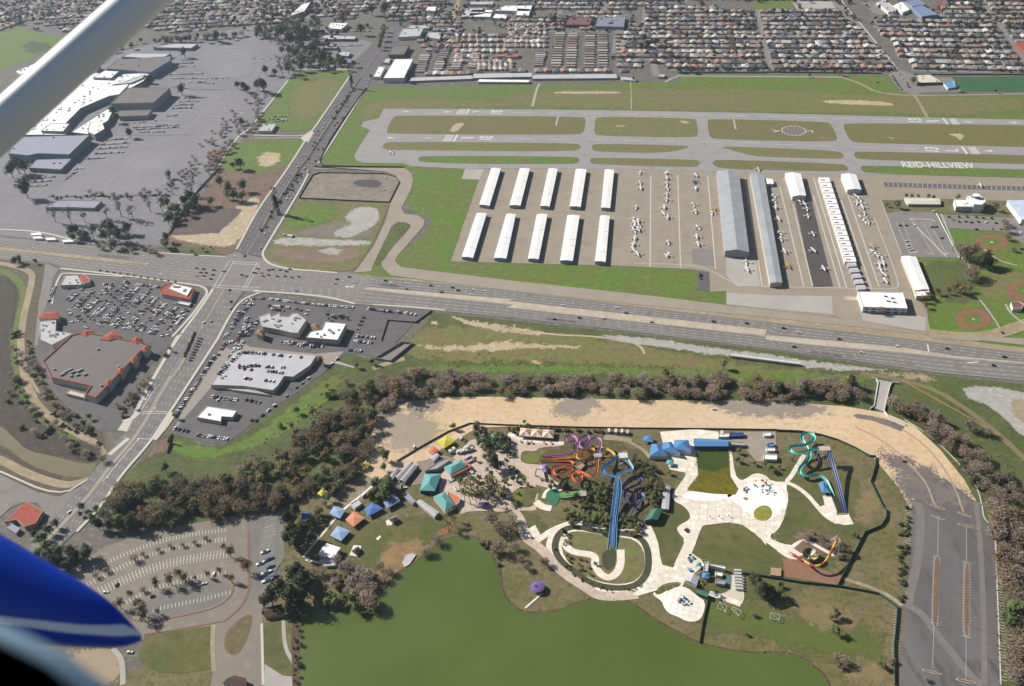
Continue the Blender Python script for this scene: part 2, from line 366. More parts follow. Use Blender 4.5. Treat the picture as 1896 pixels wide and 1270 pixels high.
for body, s, flip in (('L', 'T2 1600,818 1640,819', 0), ('31', 'T2 1730,818 1822,819', 0), ('R', 'T2 1512,1010 1610,1010', 0), ('31', 'T2 1648,1008 1750,1010', 0),
                      ('R', 'T4 1180,883 1278,886', 1), ('13', 'T4 1045,877 1150,882', 1), ('L', 'T4 1315,1097 1418,1100', 1), ('13', 'T4 1165,1088 1275,1095', 1)):
    o_, d, n_, L = axes(s)
    tag(text('runway_number', body, o_, (-n_ if not flip else n_), (d if not flip else -d), L*.95, 15 if len(body) > 1 else 8, white, 5, .03), kind='structure')
o_, d, n_, L = axes('T4 1002,1203 1530,1212')
tag(text('airfield_name', 'REID-HILLVIEW', o_, d, n_, (g(S('T4 1260,1186')[0])-g(S('T4 1260,1229')[0])).length*.95, L, white, 6, .018), kind='structure')
# segmented circle
cc = g(S('T4 212,956')[0]); rr = (g(S('T4 212,956')[0])-g(S('T4 300,957')[0])).length
flat('wind_circle', [cc+Vector((math.cos(a)*rr*.93, math.sin(a)*rr*.93, 0)) for a in np.linspace(0, 2*math.pi, 41)[:-1]], mat('wind_circle_gravel', '#8d8078', '#847870', s=6, var=.1), 5)
mk = MB()
for k in range(18):
    a0 = k*math.pi/9; ribbon('', [cc+Vector((math.cos(a0+t)*rr, math.sin(a0+t)*rr, 0)) for t in (0, .12, .24)], 1.8, None, 6, smooth=0, mb=mk)
for s in ('T4 52,948 100,962', 'T4 65,968 110,955', 'T4 312,960 352,955', 'T4 345,955 350,972'): rec(mk, GP(s), 1.6, 6)
tag(mk.obj('segmented_circle_marking', white), kind='structure')
for s, wd in (('T3 180,780 215,640 235,610', 4), ('T3 352,920 370,850', 3), ('T3 1650,870 1668,945', 3), ('T4 1190,860 1100,700 1050,640', 5), ('T4 550,560 700,610 820,680 1060,700 1500,695 1896,685', 5), ('T3 905,800 900,600', 1.5),
      ('T3 1150,600 1210,570 1260,550', 4), ('T3 1250,555 1896,560 T4 560,565', 4)):
    ribbon('path', s, wd, concl if wd < 5 else verge, 5)
flat('turf_field', 'T4 1370,565 1896,560 2300,560 2300,675 1440,668', turf, 6)
flat('lot', 'T4 900,545 980,505 1150,560 1370,570 1440,670 1080,680 1000,670', asph, 5)
# -------- apron
flat('apron', 'T6 1675,12 1440,688 T7 0,700 750,718 1340,745 1470,765 1480,910 1600,905 1600,1005 1896,1040 T8 560,1100 650,1135 720,1150 1210,1205 1180,1010 1090,960 1000,650 900,370 850,240 1896,250 2300,260 2300,90 1896,78 900,53 0,47 T7 1000,17 0,7', apron, 6)
flat('apron', 'T6 1545,12 1520,85 1650,90 1680,12', concl, 7)
flat('lot', 'T7 1350,595 1500,598 1515,725 1350,705', asph, 7)
flat('lot', 'T7 1388,765 1475,765 1480,905 1392,900', asphd, 7)
flat('apron', 'T7 1590,620 1790,635 1820,700 1845,860 1680,872 1600,795', concl, 7)
flat('apron', 'T7 1600,915 T8 0,935 490,942 500,1075 0,1030 T7 1600,1000', concl, 7)
flat('lot', 'T8 220,250 345,250 500,872 350,876', asphx, 7)
flat('lot', 'T8 868,110 1896,140 2300,152 2300,185 1896,172 882,143', asphd, 7)
flat('lot', 'T8 890,335 1000,320 1240,330 1420,662 1005,655 900,378', asph, 7)
flat('lot', 'T8 1260,345 1896,372 2300,380 2300,600 1896,560 1740,470 1500,455 1310,440', asph, 7)
flat('field', 'T8 850,250 1010,235 1300,230 1896,250 2300,260 2300,330 1896,372 1240,330 1000,320 890,335', mat('shrub_bed', '#7c7a50', '#6f6a48', '#8c8468', s=15, s2=5, var=.15), 7)
flat('concrete_pad', 'T8 580,945 690,948 700,975 590,970', concp, 8)
mk = MB()
for s in ('T7 1047,55 1042,725', 'T7 1243,55 1265,738', 'T7 1463,60 1520,745', 'T7 1735,80 1860,862', 'T7 1795,180 1896,740 T8 45,865', 'T8 110,140 285,870', 'T8 205,270 350,872', 'T8 355,205 552,886', 'T8 355,75 600,886', 'T8 560,240 780,886', 'T8 600,180 835,872'):
    ribbon('', GP(s), 1.5, None, 8, smooth=0, mb=mk)
tag(mk.obj('tie_down_strip', mat('drain_concrete', '#d8d0c6', var=.06)), kind='structure')
mk = MB()
for s in ('T8 850,240 1000,640', 'T8 800,370 990,850 960,890 790,888 0,872', 'T7 925,700 1340,712 1480,750 1620,830 1700,862 1896,870', 'T8 1250,335 1425,665'):
    ribbon('', chaikin(GP(s), 2, False), .7, None, 8, smooth=0, mb=mk)
for s in ('T8 1060,375 1220,382', 'T8 1220,382 1240,395', 'T8 1060,375 1085,390', 'T8 1080,405 1330,655', 'T8 1170,615 1200,632 1230,632', 'T8 1300,635 1345,628', 'T8 1060,625 1120,618'):
    ribbon('', GP(s), 1.1, None, 8, smooth=0, mb=mk)
for x0, x1 in ((960, 1060), (1010, 1100), (1100, 1230), (1150, 1290), (1200, 1330)):
    ribbon('', GP('T8 %d,%d %d,640' % (x0, 400, x1)), .35, None, 8, smooth=0, mb=mk)
for k in range(30): ribbon('', GP('T8 %f,%f %f,%f' % (900+k*36, 112+k*1.05, 904+k*36, 140+k*1.05)), .5, None, 8, smooth=0, mb=mk)
tag(mk.obj('apron_marking', white), kind='structure')
# -------- tower lawn and ball fields
flat('field', 'T8 1110,662 1425,664 1340,460 1700,480 1896,620 2300,700 2300,1100 1896,1130 1500,1230 1240,1200 1200,1060 1200,890', grassA, 7)
soft('field', 'T8 1150,680 1500,700 1560,860 1500,1000 1300,980 1200,880', levee, 8, 3, 5, 15)
soft('field', 'T8 1600,780 1896,750 1896,960 1650,980 1550,900', grass, 8, 3, 5, 15)
for (cx, cy, rx, ry, ix, iy) in ((1660, 548, 118, 56, 66, 33), (1525, 1112, 130, 74, 72, 40), (1900, 905, 130, 75, 75, 42)):
    def ell(a, b_): return GP([(1416+(cx+a*math.cos(t))/3.95, 310+(cy+b_*math.sin(t))/3.95) for t in np.linspace(0, 2*math.pi, 33)[:-1]])
    flat('infield', ell(rx, ry), infield, 9); flat('infield', ell(ix, iy), grassA, 10); flat('infield', ell(12, 7), dirtp, 11)
ribbon('path', 'T8 1560,560 1700,680 1850,720', 2.2, dirtp, 9)
ribbon('path', 'T8 1290,340 1420,660 1500,700 1500,820', 2.5, concl, 8)
ribbon('path', 'T8 1560,950 1680,1110 1720,1180', 2, concl, 9)
ribbon('path', 'T8 1760,1000 1790,1060 1860,1120 1896,1140', 2, concl, 9)
ribbon('road', 'T8 1210,1215 1500,1245 1700,1220 1896,1150 2100,1080', 16, verge, 8)
flat('lot', 'T8 700,1065 1110,1080 1180,1100 1170,1200 1000,1170 720,1120', concl, 7)
# -------- roads
dv = flat('verge', 'P 660,500 690,512 760,516 860,528 1000,530 1345,565 1560,588 1730,612 1800,632 1860,640 2000,655 2000,672 1896,657 1730,640 1420,600 950,542 690,514', verge, 2)
flat('road', 'T6 730,770 760,740 880,570 960,400 1000,260 1060,110 1040,60 960,30 720,15 430,10 400,40 440,-10 T6 430,0 1100,5 1150,40 1165,90 1150,160 1080,300 1100,340 1200,350 1250,390 1240,430 1050,650 1030,690 1080,730 1896,830 T7 1100,945 1896,1045 T8 560,1110 1210,1225 1896,1250 1896,1300 T8 0,1095 T7 900,1000 0,900 T6 1300,830 1000,790 940,730 930,690 960,640 1130,440 1120,405 1050,400 1010,430 870,720 860,760', mat('frontage_road', '#a89c8c', '#b0a494', s=25, var=.06), 8)
exT = GP('P -120,430 140,452 290,469 418,475 492,480 541,498 647,505 690,512.5 950,539 1180,568 1420,596 1660,625 1896,653 2060,672')
exB = GP('P -120,472 89,487 125,497 234,509 330,521 392,532 452,540 545,545 657,563 800,574 950,588 1160,612 1320,632 1416,644 1580,667 1745,691 1896,705 2060,723')
flat('road', [q for q in exT]+[q for q in reversed(exB)], asph, 9)
flat('median', 'T5 -300,545 0,585 600,645 1080,700 1050,713 600,670 0,607 -300,565', verge, 10, thick=.15)
mt = 'T6 830,880 1896,968 T7 0,980 1896,1190 T12 0,5 350,35 1000,95 1400,160 1896,205 2300,240'
mbm = 'T12 2300,247 1896,212 1380,172 1000,130 350,75 0,35 T7 1896,1235 0,1025 T6 1896,1005 1100,925 800,890'
flat('median', mt+' '+mbm, mat('median_soil', '#cfc0aa', '#c0b09a', '#dacdb8', s=18, s2=5, var=.08), 10, thick=.15)
mk = MB()
eT = exT[7:]; mT = GP(mt); mB = list(reversed(GP(mbm))); eB = exB[8:]
for k in (1, 2, 3): dashes(mk, between(eT, mT, k/4, 90), 3.5, 8.5, .4, 10)
for k in (1, 2, 3): dashes(mk, between(mB, eB, k/4, 90), 3.5, 8.5, .4, 10)
dashes(mk, between(eT, mT, .97, 90), 1, 0, .3, 10); dashes(mk, between(mB, eB, .03, 90), 1, 0, .3, 10); dashes(mk, between(mB, eB, .98, 90), 1, 0, .3, 10)
lt_ = GP('P -60,440 140,456 290,472 400,480'); lm = GP('T5 -100,570 600,650 1080,705 1500,740'); lb = GP('P 0,480 89,487 125,497 234,509 330,521 385,528')
for k in (1, 2, 3, 4): dashes(mk, between(lt_, lm, k/5, 60), 3.5, 8.5, .4, 10); dashes(mk, between(lm, lb, k/5, 60), 3.5, 8.5, .4, 10)
e2 = GP('P 500,487 541,500 647,508 690,514'); e3 = GP('T6 60,720 400,760 700,800 830,885'); e4 = GP('T6 0,910 300,925 560,950 740,1000')
e2b = GP('T6 0,840 400,870 700,880 830,885')
for k in (1, 2, 3, 4): dashes(mk, between(e2b, e4, k/5, 40), 3.5, 8.5, .4, 10)
for k in (1, 2, 3): dashes(mk, between(e2, e2b, k/4, 40), 3.5, 8.5, .4, 10)
for s in ('T5 1060,713 1085,700', 'T6 670,880 740,862', 'T6 670,868 730,880', 'T12 1480,205 1560,200', 'T12 1190,70 1200,130'): rec(mk, GP(s), 1.5, 10)
# wheel paths and repairs on the big roads
wp = MB(); dk = mat('wheel_path', '#7c7773', '#837d79', s=10, var=.06)
for a_, b_, n_ in ((eT, mT, 4), (mB, eB, 4), (lt_, lm, 5), (lm, lb, 5)):
    for k in range(n_): ribbon('', between(a_, b_, (k+.5)/n_, 60), 1.5, None, 9.6, smooth=0, mb=wp)
tag(wp.obj('wheel_path', dk), kind='structure')
for s_ in ('P 700,524 740,528 738,533 700,529', 'P 1010,588 1070,596 1069,600 1009,592', 'P 1240,600 1300,607 1299,612 1239,605', 'P 420,500 460,500 455,520 415,520', 'P 1500,650 1560,658 1559,663 1499,655', 'P 180,470 240,476 239,481 180,475'):
    flat('road_patch', s_, asphd, 9.8)
tuL = GP('P 716,50 693,78 647,142 584,235 528,320 480,383 435,467'); tuR = GP('P 748,54 731,84 680,160 592,299 571,320 551,361 503,452 485,476')
flat('road', tuL+list(reversed(tuR)), asphd, 9)
flat('road', GP('P 716,52 735,20 748,0 760,-30 800,-30 775,10 748,56'), asphd, 9)
tlL = GP('P 395,530 365,575 334,620 268,729 251,769 220,815 162,886 116,940 60,1005 0,1080'); tlR = GP('P 452,540 436,560 400,630 316,762 278,820 223,881 193,930 142,983 102,1021 20,1110')
flat('road', tlL+list(reversed(tlR)), mat('cross_street_asphalt', '#837e7c', '#8b8683', '#7a7575', s=40, s2=12, var=.05), 10)
flat('road', 'P 418,475 435,467 492,480 503,491 486,545 452,540 395,532 385,528', asph, 11)
for a_, b_, t0 in ((tuL, tuR, .5), ):
    for k in (1, 2): dashes(mk, between(a_, b_, k/7, 60), 3.5, 8.5, .4, 10); dashes(mk, between(a_, b_, 1-k/7, 60), 3.5, 8.5, .4, 10)
    dashes(mk, between(a_, b_, 3/7, 60), 1, 0, .3, 10)
for k in (1, 2, 5, 6, 7): dashes(mk, between(tlL, tlR, k/8, 60), 3.5, 8.5, .35, 11)
dashes(mk, between(tlL, tlR, .38, 60)[18:], 1, 0, .3, 11); dashes(mk, between(tlL, tlR, .46, 60)[18:52], 1, 0, .4, 11)
# crosswalks and stop lines
for s in ('T5 1560,880 1680,680', 'T5 1595,880 1710,690', 'T5 1560,862 1896,880', 'T5 1570,880 1896,900', 'T5 1690,690 1896,700', 'T5 1700,705 1896,715', 'T5 1780,885 1880,700', 'T5 1800,885 1896,720',
          'T9 1010,575 1240,578', 'T9 1030,560 1250,565', 'T9 1030,560 1140,385', 'T9 1010,760 1110,765', 'T9 745,1080 1010,765'):
    rec(mk, GP(s), .7, 12)
for x, y in ((1060, 480), (1080, 450), (1095, 420), (1115, 390), (1130, 545), (1010, 770), (785, 1050)): rec(mk, GP('T9 %d,%d %d,%d' % (x, y, x+6, y-14)), 1.4, 12)
tag(mk.obj('lane_marking', white), kind='structure')
ym2 = MB(); dashes(ym2, between(tlL, tlR, .42, 60)[22:], 1, 0, .8, 11); dashes(ym2, GP('T5 1470,1180 1640,890'), 1, 0, .9, 12); tag(ym2.obj('centre_line', yellow), kind='structure')
# kerbs and pavements
for s, wd in (('P 647,142 584,235 575,245 528,320 480,383 438,462', 3), ('P 680,160 592,299 588,304', 2.5), ('T6 400,45 320,200 75,600 62,640 90,690 150,722 280,748 480,760', 3), ('T6 480,762 610,772', 3),
      ('P 395,535 372,570 336,618', 3.5), ('P 330,622 268,729 251,765', 4), ('P 405,625 316,762 300,785 278,820 220,885 190,935 142,985', 3), ('T5 440,740 900,790 1430,860 1500,880 1520,920 1490,960 1400,1090 1260,1240', 3),
      ('T5 380,1000 400,880 440,790 470,770 900,800', 2.5), ('T6 0,905 300,925 560,950 740,1000', 3), ('T6 870,1005 1150,1022 1400,1045', 2.5), ('T5 1896,920 1780,960 1700,1050 1590,1260', 3), ('T9 640,1060 430,1190 0,1000', 2),
      ('T5 1150,625 1650,655', 2), ('T5 0,455 300,470 560,540 700,560', 3), ('T2 320,510 700,510', 3), ('T2 250,590 0,905', 3), ('T2 420,960 380,1000 0,990', 3), ('T2 380,1010 0,1012', 2), ('T1 1896,900 1720,1010 1580,1250 T5 1600,5 1450,180 1200,320', 3),
      ('T9 1010,570 960,620 900,640', 6), ('T9 940,760 880,810 800,880', 5), ('T9 1250,570 1190,700 1130,770', 5), ('T9 1320,0 1250,100 1200,190', 4)):
    ribbon('pavement', s, wd, kerb, 12, thick=.12)
flat('pavement', 'T9 900,640 990,590 960,650 930,710 860,700', kerb, 13); flat('pavement', 'T9 1280,600 1210,700 1130,760 1170,680 1240,590', kerb, 13)
flat('pavement', 'T2 340,1010 420,955 440,970 400,1040 360,1030', kerb, 13)
# median of the upper road
p_ = between(tuL, tuR, .5, 30)
ribbon('median', p_[9:28], 3.2, mat('planted_median', '#5c5340', '#4c4a34', s=8, s2=3, var=.2), 13, smooth=0, thick=.15)
ribbon('median', 'T9 1410,0 1385,80 1330,230 1270,310', [1]*2+[3.5]*5+[3]*20, verge, 13, smooth=2, thick=.15)
# side street at far left and lots
flat('road', 'P 84,487 95,492 110,500 100,512 92,545 78,590 70,640 64,640 72,560 80,520', asph, 11)
flat('road', 'P -60,850 30,893 70,912 109,920 150,900 170,880 125,945 95,985 88,955 70,932 45,930 20,940 0,958 -60,990', asph, 9)
flat('lot', 'P 88,520 100,507 130,503 230,520 290,526 375,545 345,600 330,625 250,700 262,760 215,800 190,798 120,742 95,715 75,685 66,640 72,560', asphd, 7)
flat('lot', 'P 318,802 330,750 345,728 400,634 438,560 460,547 500,548 660,566 690,568 800,578 765,600 730,640 738,660 700,660 640,655 600,690 560,720 480,775 415,825 370,818', asphd, 7)
flat('lot', 'P 392,716 320,800 350,735 412,640 432,650', mat('lot_concrete', '#a59b92', '#aba196', var=.05), 8)
flat('lot', 'G 60,600 150,650 900,730 1240,700 1100,850 1060,880 920,745 0,690', mat('dealer_apron', '#b0a49c', '#a89c94', var=.05), 8)
flat('lot', 'P -200,420 8,436 140,449 299,454 321,411 405,312 470,230 548,131 640,130 690,80 600,52 480,46 330,72 200,100 100,150 -200,260', asphm, 3)
flat('field', 'T2 330,520 700,515 690,600 440,935 400,960 60,945 0,930 80,830 250,590', grassA, 7); soft('field', 'T2 300,600 650,560 560,800 350,900 250,820', grass, 8, 5, 7, 18)
flat('field', 'T2 -330,1120 -50,1020 340,1022 380,1050 230,1264 T5 1896,280 1740,600 1650,640 1200,600 1180,560 1330,400 1600,10', dirtb, 7)
flat('field', 'T2 -160,1060 -30,1020 340,1022 375,1045 290,1180 100,1264 -100,1264 -300,1240', grassA, 8, smooth=1)
soft('bare_soil', 'T5 1240,500 1400,480 1600,470 1700,330 1750,270 1896,200 1896,300 1740,560 1600,590 1260,520', dirtp, 9, 1.5, 3, 8)
soft('bare_soil', 'T5 1250,490 1330,400 1400,300 1740,300 1780,320 1600,480 1300,500', mat('dark_earthworks', '#6c5e5a', '#78695f', '#5c504c', s=12, s2=4, var=.15), 10, 1, 2, 8)
soft('bare_soil', 'T2 20,1170 60,1110 200,1120 180,1200 60,1230', dirtp, 10, 3, 5, 12)
flat('foundation_pit', 'T5 1530,480 1570,405 1660,405 1600,485', mat('pit_floor', '#6b6162', var=.1), 12)
flat('bare_soil', 'T5 1150,590 1230,570 1560,600 1640,640 1380,635', levee, 9)
# compound and gravel plot beside Tully
flat('field', 'T6 60,640 130,540 320,240 400,250 1000,262 870,560 740,745 640,760 300,745 130,720 75,680', grass, 7)
soft('field', 'T6 200,440 300,250 560,250 640,330 500,420 300,460', grassA, 8, 4, 6, 15)
soft('gravel_patch', 'T6 740,290 910,290 920,400 800,470 700,520 570,500 640,440 740,410 650,380', gravel, 9, 1, 3, 9)
soft('gravel_patch', 'T6 140,530 300,510 600,530 860,540 840,570 500,575 160,570', gravel, 9, 1.5, 3, 9)
soft('gravel_patch', 'T6 480,600 600,585 670,620 600,640 500,635', gravel, 9, 2, 4, 8)
soft('bare_soil', 'T6 130,590 500,600 750,580 780,620 740,700 300,690 150,650', mat('reddish_soil', '#96806a', '#8a7664', s=20, var=.1), 8, 3, 6, 14)
soft('bare_soil', 'T6 300,470 560,400 760,380 880,450 850,520 560,510 350,500', mat('grey_soil', '#827a6e', '#8c8474', s=20, var=.1), 8, 4, 6, 14)
flat('yard', 'T6 330,225 430,60 480,42 960,50 1040,75 1065,110 990,255', mat('yard_soil', '#8f8478', '#a09484', '#847668', s=25, s2=9, var=.12), 9)
soft('gravel_patch', 'T6 720,100 880,85 940,120 900,155 740,135', mat('asphalt_millings', '#5e5858', var=.12), 10, .8, 1.5, 5)
flat('field', 'T6 940,700 870,720 960,560 1020,430 1060,400 1140,410 1150,440 1000,600', levee, 9, smooth=1)
# levees, creek bed, marsh at left
flat('field', 'P -150,470 20,484 84,490 80,520 66,600 62,640 78,700 120,750 190,800 200,850 162,886 109,920 -150,850', mat('levee_scrub', '#6c6050', '#5e5642', '#786c5a', s=20, s2=6, var=.2), 4)
ribbon('field', 'T5 -200,720 30,750 160,850 180,960 140,1080 115,1264 T9 90,0 100,250 150,460 270,650 450,740 640,810', 9, grassA, 5)
ribbon('path', 'T5 -200,690 30,700 240,760 230,850 200,980 170,1100 150,1264 T9 150,0 160,250 250,500 430,650 600,740 700,790 760,880', 8, verge, 6)
ribbon('path', 'T9 215,290 260,390 330,480', 3, verge, 7)
soft('marsh', 'T5 -300,800 30,790 110,860 130,920 90,1150 60,1264 T9 70,0 90,350 220,600 480,760 740,810 740,900 650,930 400,880 200,860 60,700 -300,640', mud, 7, 2, 3, 8)
flat('water', 'T9 -300,600 0,660 90,740 200,850 400,890 620,950 720,930 650,1050 450,1035 200,950 60,820 -300,700', pond, 8, smooth=1)
ribbon('path', 'T9 -300,780 30,925 200,1020 450,1100 560,1090 660,1050', 9, verge, 6)
ribbon('bank', 'T9 -300,730 40,850 200,965 440,1050', 4, mat('wet_bank', '#5e4c3a', var=.2), 9)
# green slope between dealership and creek
flat('field', 'P 255,862 300,808 322,800 370,822 415,827 480,778 560,722 612,682 640,655 690,666 760,640 800,578 950,594 1160,617 1416,648 1580,672 1745,696 1896,712 2100,730 2100,1300 1840,1300 1820,960 1740,850 1640,768 1500,745 700,735 690,800 560,960 215,980 200,905', levee, 4)
soft('field', 'P 310,812 360,826 420,830 480,800 560,735 610,700 640,690 590,760 520,810 420,845 330,850', grassA, 5, 2, 4, 12)
soft('bare_soil', 'T9 1140,780 1260,740 1250,800 1220,850 1120,880 1060,930', dirtb, 6, 1, 2, 6)
ribbon('path', 'T9 1000,950 1230,870 1500,950 1896,930 T10 200,790 420,560 700,380 900,260', 1.2, mat('painted_fence_shadow', '#5d5a40', var=.1), 6)  # dark strip painted on the slope as a fence's shadow
# field between expressway and creek
soft('field', 'P 760,610 900,600 1000,612 1200,640 1340,668 1500,690 1620,698 1600,712 1340,690 1100,672 820,668 740,660', grass, 5, 3, 8, 20)
soft('field', 'P 740,678 1000,676 1300,684 1600,700 1600,712 1000,690 760,690', grassA, 6, 2, 4, 14)
for s in ('T10 1200,60 1400,100 1896,40 T11 0,60 300,70 600,95 200,100 T10 1700,120 1250,110', 'T6 1400,1080 1560,1120 1896,1170 T7 300,1200 200,1230 T6 1600,1170', 'T11 150,190 260,195 250,210 160,208', 'T6 1300,1130 1350,1130 1330,1170'):
    soft('bare_soil', s, dirtp, 6, 1.2, 4.5, 9)
ribbon('path', 'T6 1450,1090 1600,1150 1896,1190 T11 -10,-60 300,0 650,10 900,60 1200,90 1500,130', 3, dirtp, 7)
ribbon('path', 'T11 920,60 980,90 1000,140', 3, dirtp, 7)
soft('gravel_patch', 'T11 600,0 1000,20 1200,50 1600,110 1896,140 T12 300,190 700,235 950,260 600,265 300,240 0,180 T11 1640,150 1500,150 1200,100 900,60', gravel, 8, 1.5, 3, 8)
soft('gravel_patch', 'T12 1425,395 1540,370 1700,385 1896,420 2300,500 2300,1000 1896,750 1780,640 1690,560 1620,510 1520,480', gravel, 8, 1, 2, 8)
soft('bare_soil', 'T12 1800,480 1896,470 2300,520 2300,760 1896,650 1810,580', verge, 9, 1, 2, 8)
soft('gravel_patch', 'T12 800,270 1200,290 1260,340 1100,330 T12 900,290', verge, 7, 2, 5, 10)
ribbon('path', 'T12 700,280 1000,330 1250,400 1500,560 1700,720 1896,900 2100,1100', 6, mat('levee_track', '#8d8060', '#877a58', s=10, var=.1), 7)
ribbon('path', 'T12 1000,330 1450,580 1720,740', 1.6, mat('dry_straw', '#b08a55', var=.1), 8)
flat('gravel_patch', 'G 1100,830 1170,815 1370,880 1360,895', concl, 8)
ribbon('path', 'T10 870,250 1000,200 1100,175', 7, verge, 7)
# tan dirt parking area and curved lot
flat('dirt_lot', 'P 655,870 690,800 705,775 750,745 830,735 940,735 1180,741 1416,743 1560,752 1640,765 1692,788 1740,832 1785,888 1812,935 1822,965 1850,1000 1684,1000 1686,945 1665,905 1620,850 1560,818 1490,800 1420,795 1180,795 940,790 885,792 830,822 780,860 740,870 700,890', dirt, 7)
flat('lot', 'P 1686,945 1690,932 1700,915 1755,890 1800,925 1818,932 1822,965 1842,971 1848,1100 1853,1300 1660,1300 1665,1249 1676,1117 1684,1029', asphl, 8)
soft('lot', 'T12 880,860 1010,880 1150,950 1300,1040 1440,1130 1500,1264 1060,1264 1010,1100 940,970', mat('bend_asphalt', '#7c7571', '#8a8079', '#6e6967', s=20, s2=6, var=.12), 9, 8, 10, 20)
ribbon('lot', 'T12 650,592 780,610 900,645 1010,690', [3]*2+[7]*6+[9]*40, mat('bend_asphalt', ''), 9.2)
soft('field', 'T10 900,560 1200,580 1400,700 1200,860 1000,830 960,700', mat('faded_gravel', '#b5a690', '#ac9c88', s=10, var=.08), 8, 8, 6, 12)
for s in ('T10 1100,500 1250,480 1390,500 1300,570 1150,600', 'T11 400,470 520,450 700,490 600,580 480,600 300,560', 'T11 1450,500 1896,480 T12 300,500 500,560 200,600 T11 1700,590'):
    soft('lot', s, mat('grey_dirt', '#a09488', '#aa9d8e', s=10, var=.08), 9, 6, 7, 12)
isl = mat('island_mulch', '#8d6d55', '#82644e', s=5, var=.15)
for s in ('T16 1170,370 1210,370 1190,865 1155,865', 'T16 1380,415 1410,415 1410,930 1373,930', 'T16 1130,20 1150,18 1250,45 1240,58', 'T16 1140,92 1160,90 1250,118 1235,130', 'T16 1335,142 1480,175 1478,190 1335,158', 'T16 1325,72 1345,66 1430,100 1420,110',
          'T16 1090,1150 1225,1185 1220,1198 1088,1168', 'T16 1322,1215 1460,1245 1455,1262 1320,1235'):
    p = chaikin(GP(s), 2); c_ = sum(p, Vector())/len(p)
    flat('kerb', p, kerb, 9, thick=.14); flat('planting_island', [c_+(q-c_)*.0+ (q-c_)-(q-c_).normalized()*.7 for q in p], isl, 14)
for s in ('T12 660,675 800,740 950,840 1080,970 1180,1080 1240,1240', 'T12 1000,690 1150,790 1250,900 1330,1010 1400,1140 1440,1264', 'T16 1165,0 1182,22', 'T16 1345,0 1375,70'):
    ribbon('kerb', s, 1.6, mat('lot_divider', '#b59a82', '#c4ab90', s=6, var=.1), 10, thick=.12)
for s, wd in (('T16 1055,0 1085,100 1060,400 1000,640 990,700', 7), ('T16 960,700 1080,760 1180,900 1300,1050 1420,1200 1500,1264', 6), ('T16 1460,0 1480,150 1510,600 1520,1264', 4)):
    ribbon('tyre_track', s, wd, mat('worn_track', '#8c8580', '#827c78', s=8, var=.08), 9.5)
ribbon('kerb', 'T12 1020,620 1200,730 1350,870 1480,1010 1560,1130 1590,1264 T16 1500,0 1515,130 1590,155 1600,400 1632,1264', 1, kerb, 10, thick=.1)
mk = MB()
def ticks(p0, p1, pitch, depth, both=False, layer=10, wd=.45, mb=None):
    p0, p1 = Vector(p0), Vector(p1); d = p1-p0; L = d.length; d.normalize(); n_ = Vector((-d.y, d.x, 0)); k = 0
    while k*pitch <= L:
        q = p0+d*(k*pitch); rec(mb, [q-n_*(depth if both else 0), q+n_*depth], wd, layer); k += 1
for a_, b_, dep in (('T16 1208,380', 'T16 1195,860', -5), ('T16 1168,380', 'T16 1152,860', 5), ('T16 1412,420', 'T16 1412,930', -5), ('T16 1378,420', 'T16 1372,930', 5), ('T16 1585,180', 'T16 1625,1230', 5), ('T16 1012,30', 'T16 1000,360', -5), ('T16 940,760', 'T16 925,1100', -5)):
    ticks(GP(a_)[0], GP(b_)[0], 2.8, dep, mb=mk)
for s in ('T16 1200,110 1195,365', 'T16 1393,170 1395,410', 'T16 1168,868 1160,1150', 'T16 1392,935 1390,1225'): rec(mk, GP(s), .3, 10)
tag(mk.obj('stall_marking', mat('faded_paint', '#cfcbc6', var=.05)), kind='structure')
# -------- lake and park ground
flat('park_ground', 'P 520,935 560,905 660,870 700,890 740,870 780,860 830,822 885,792 940,790 1180,795 1420,795 1490,800 1560,818 1620,850 1665,905 1686,945 1684,1029 1676,1117 1665,1249 1660,1400 200,1400 200,1250 440,1200 520,1100', lawnB, 5)
soft('field', 'P 1250,870 1440,860 1600,880 1610,960 1560,1020 1500,1100 1300,1120 1200,1110 1190,960', lawn, 6, 4, 5, 16)
soft('field', 'P 640,980 760,950 830,960 800,1010 700,1060 620,1060 590,1030', lawn, 6, 4, 5, 16)
soft('field', 'P 940,940 1010,960 1020,1000 980,985', lawn, 6, 2, 3, 16)
soft('bare_soil', 'T14 900,300 1150,250 1200,330 1000,480 900,600 700,640 880,420', mat('straw_grass', '#a68a60', '#947a52', '#88764a', s=10, s2=4, var=.15), 7, 3, 5, 9)
for s in ('P 1470,1110 1560,1120 1600,1160 1500,1200', 'P 1560,1230 1640,1220 1650,1260 1560,1270', 'P 1380,1180 1460,1190 1440,1200', 'P 1600,880 1640,900 1630,960 1580,970'):
    soft('bare_soil', s, mat('worn_turf', '#95815e', '#8a7a55', s=8, var=.12), 7, 6, 8, 10)
soft('field', 'P 1300,1110 1420,1120 1500,1160 1620,1170 1640,1220 1500,1210 1400,1180 1300,1160', mat('greener_turf', '#5f7033', '#6a7038', s=15, var=.12), 8, 7, 9, 14)
lk = 'T14 280,1400 300,1200 320,1000 300,850 330,780 400,742 480,735 545,768 600,745 700,752 800,725 870,670 940,560 980,500 1050,460 1150,400 1290,270 1400,240 1520,240 1560,270 1620,320 1680,440 1705,500 1705,590 1750,680 T15 0,680 40,730 130,770 260,768 380,745 460,705 560,680 640,670 740,672 830,690 900,730 980,790 1090,860 1200,915 1320,980 1450,1010 1600,1040 1793,1050 T16 0,1040 80,1045 200,1055 270,1090 370,1160 440,1240 480,1400'
lkp = chaikin(GP(lk), 2)
ribbon('bank', lkp, 3.4, mat('shore_mud', '#5a4a3a', '#6e5c48', '#4c4434', s=6, s2=2, var=.25), 9, smooth=0, closed=True)
flat('lake', lkp, lake, 11)
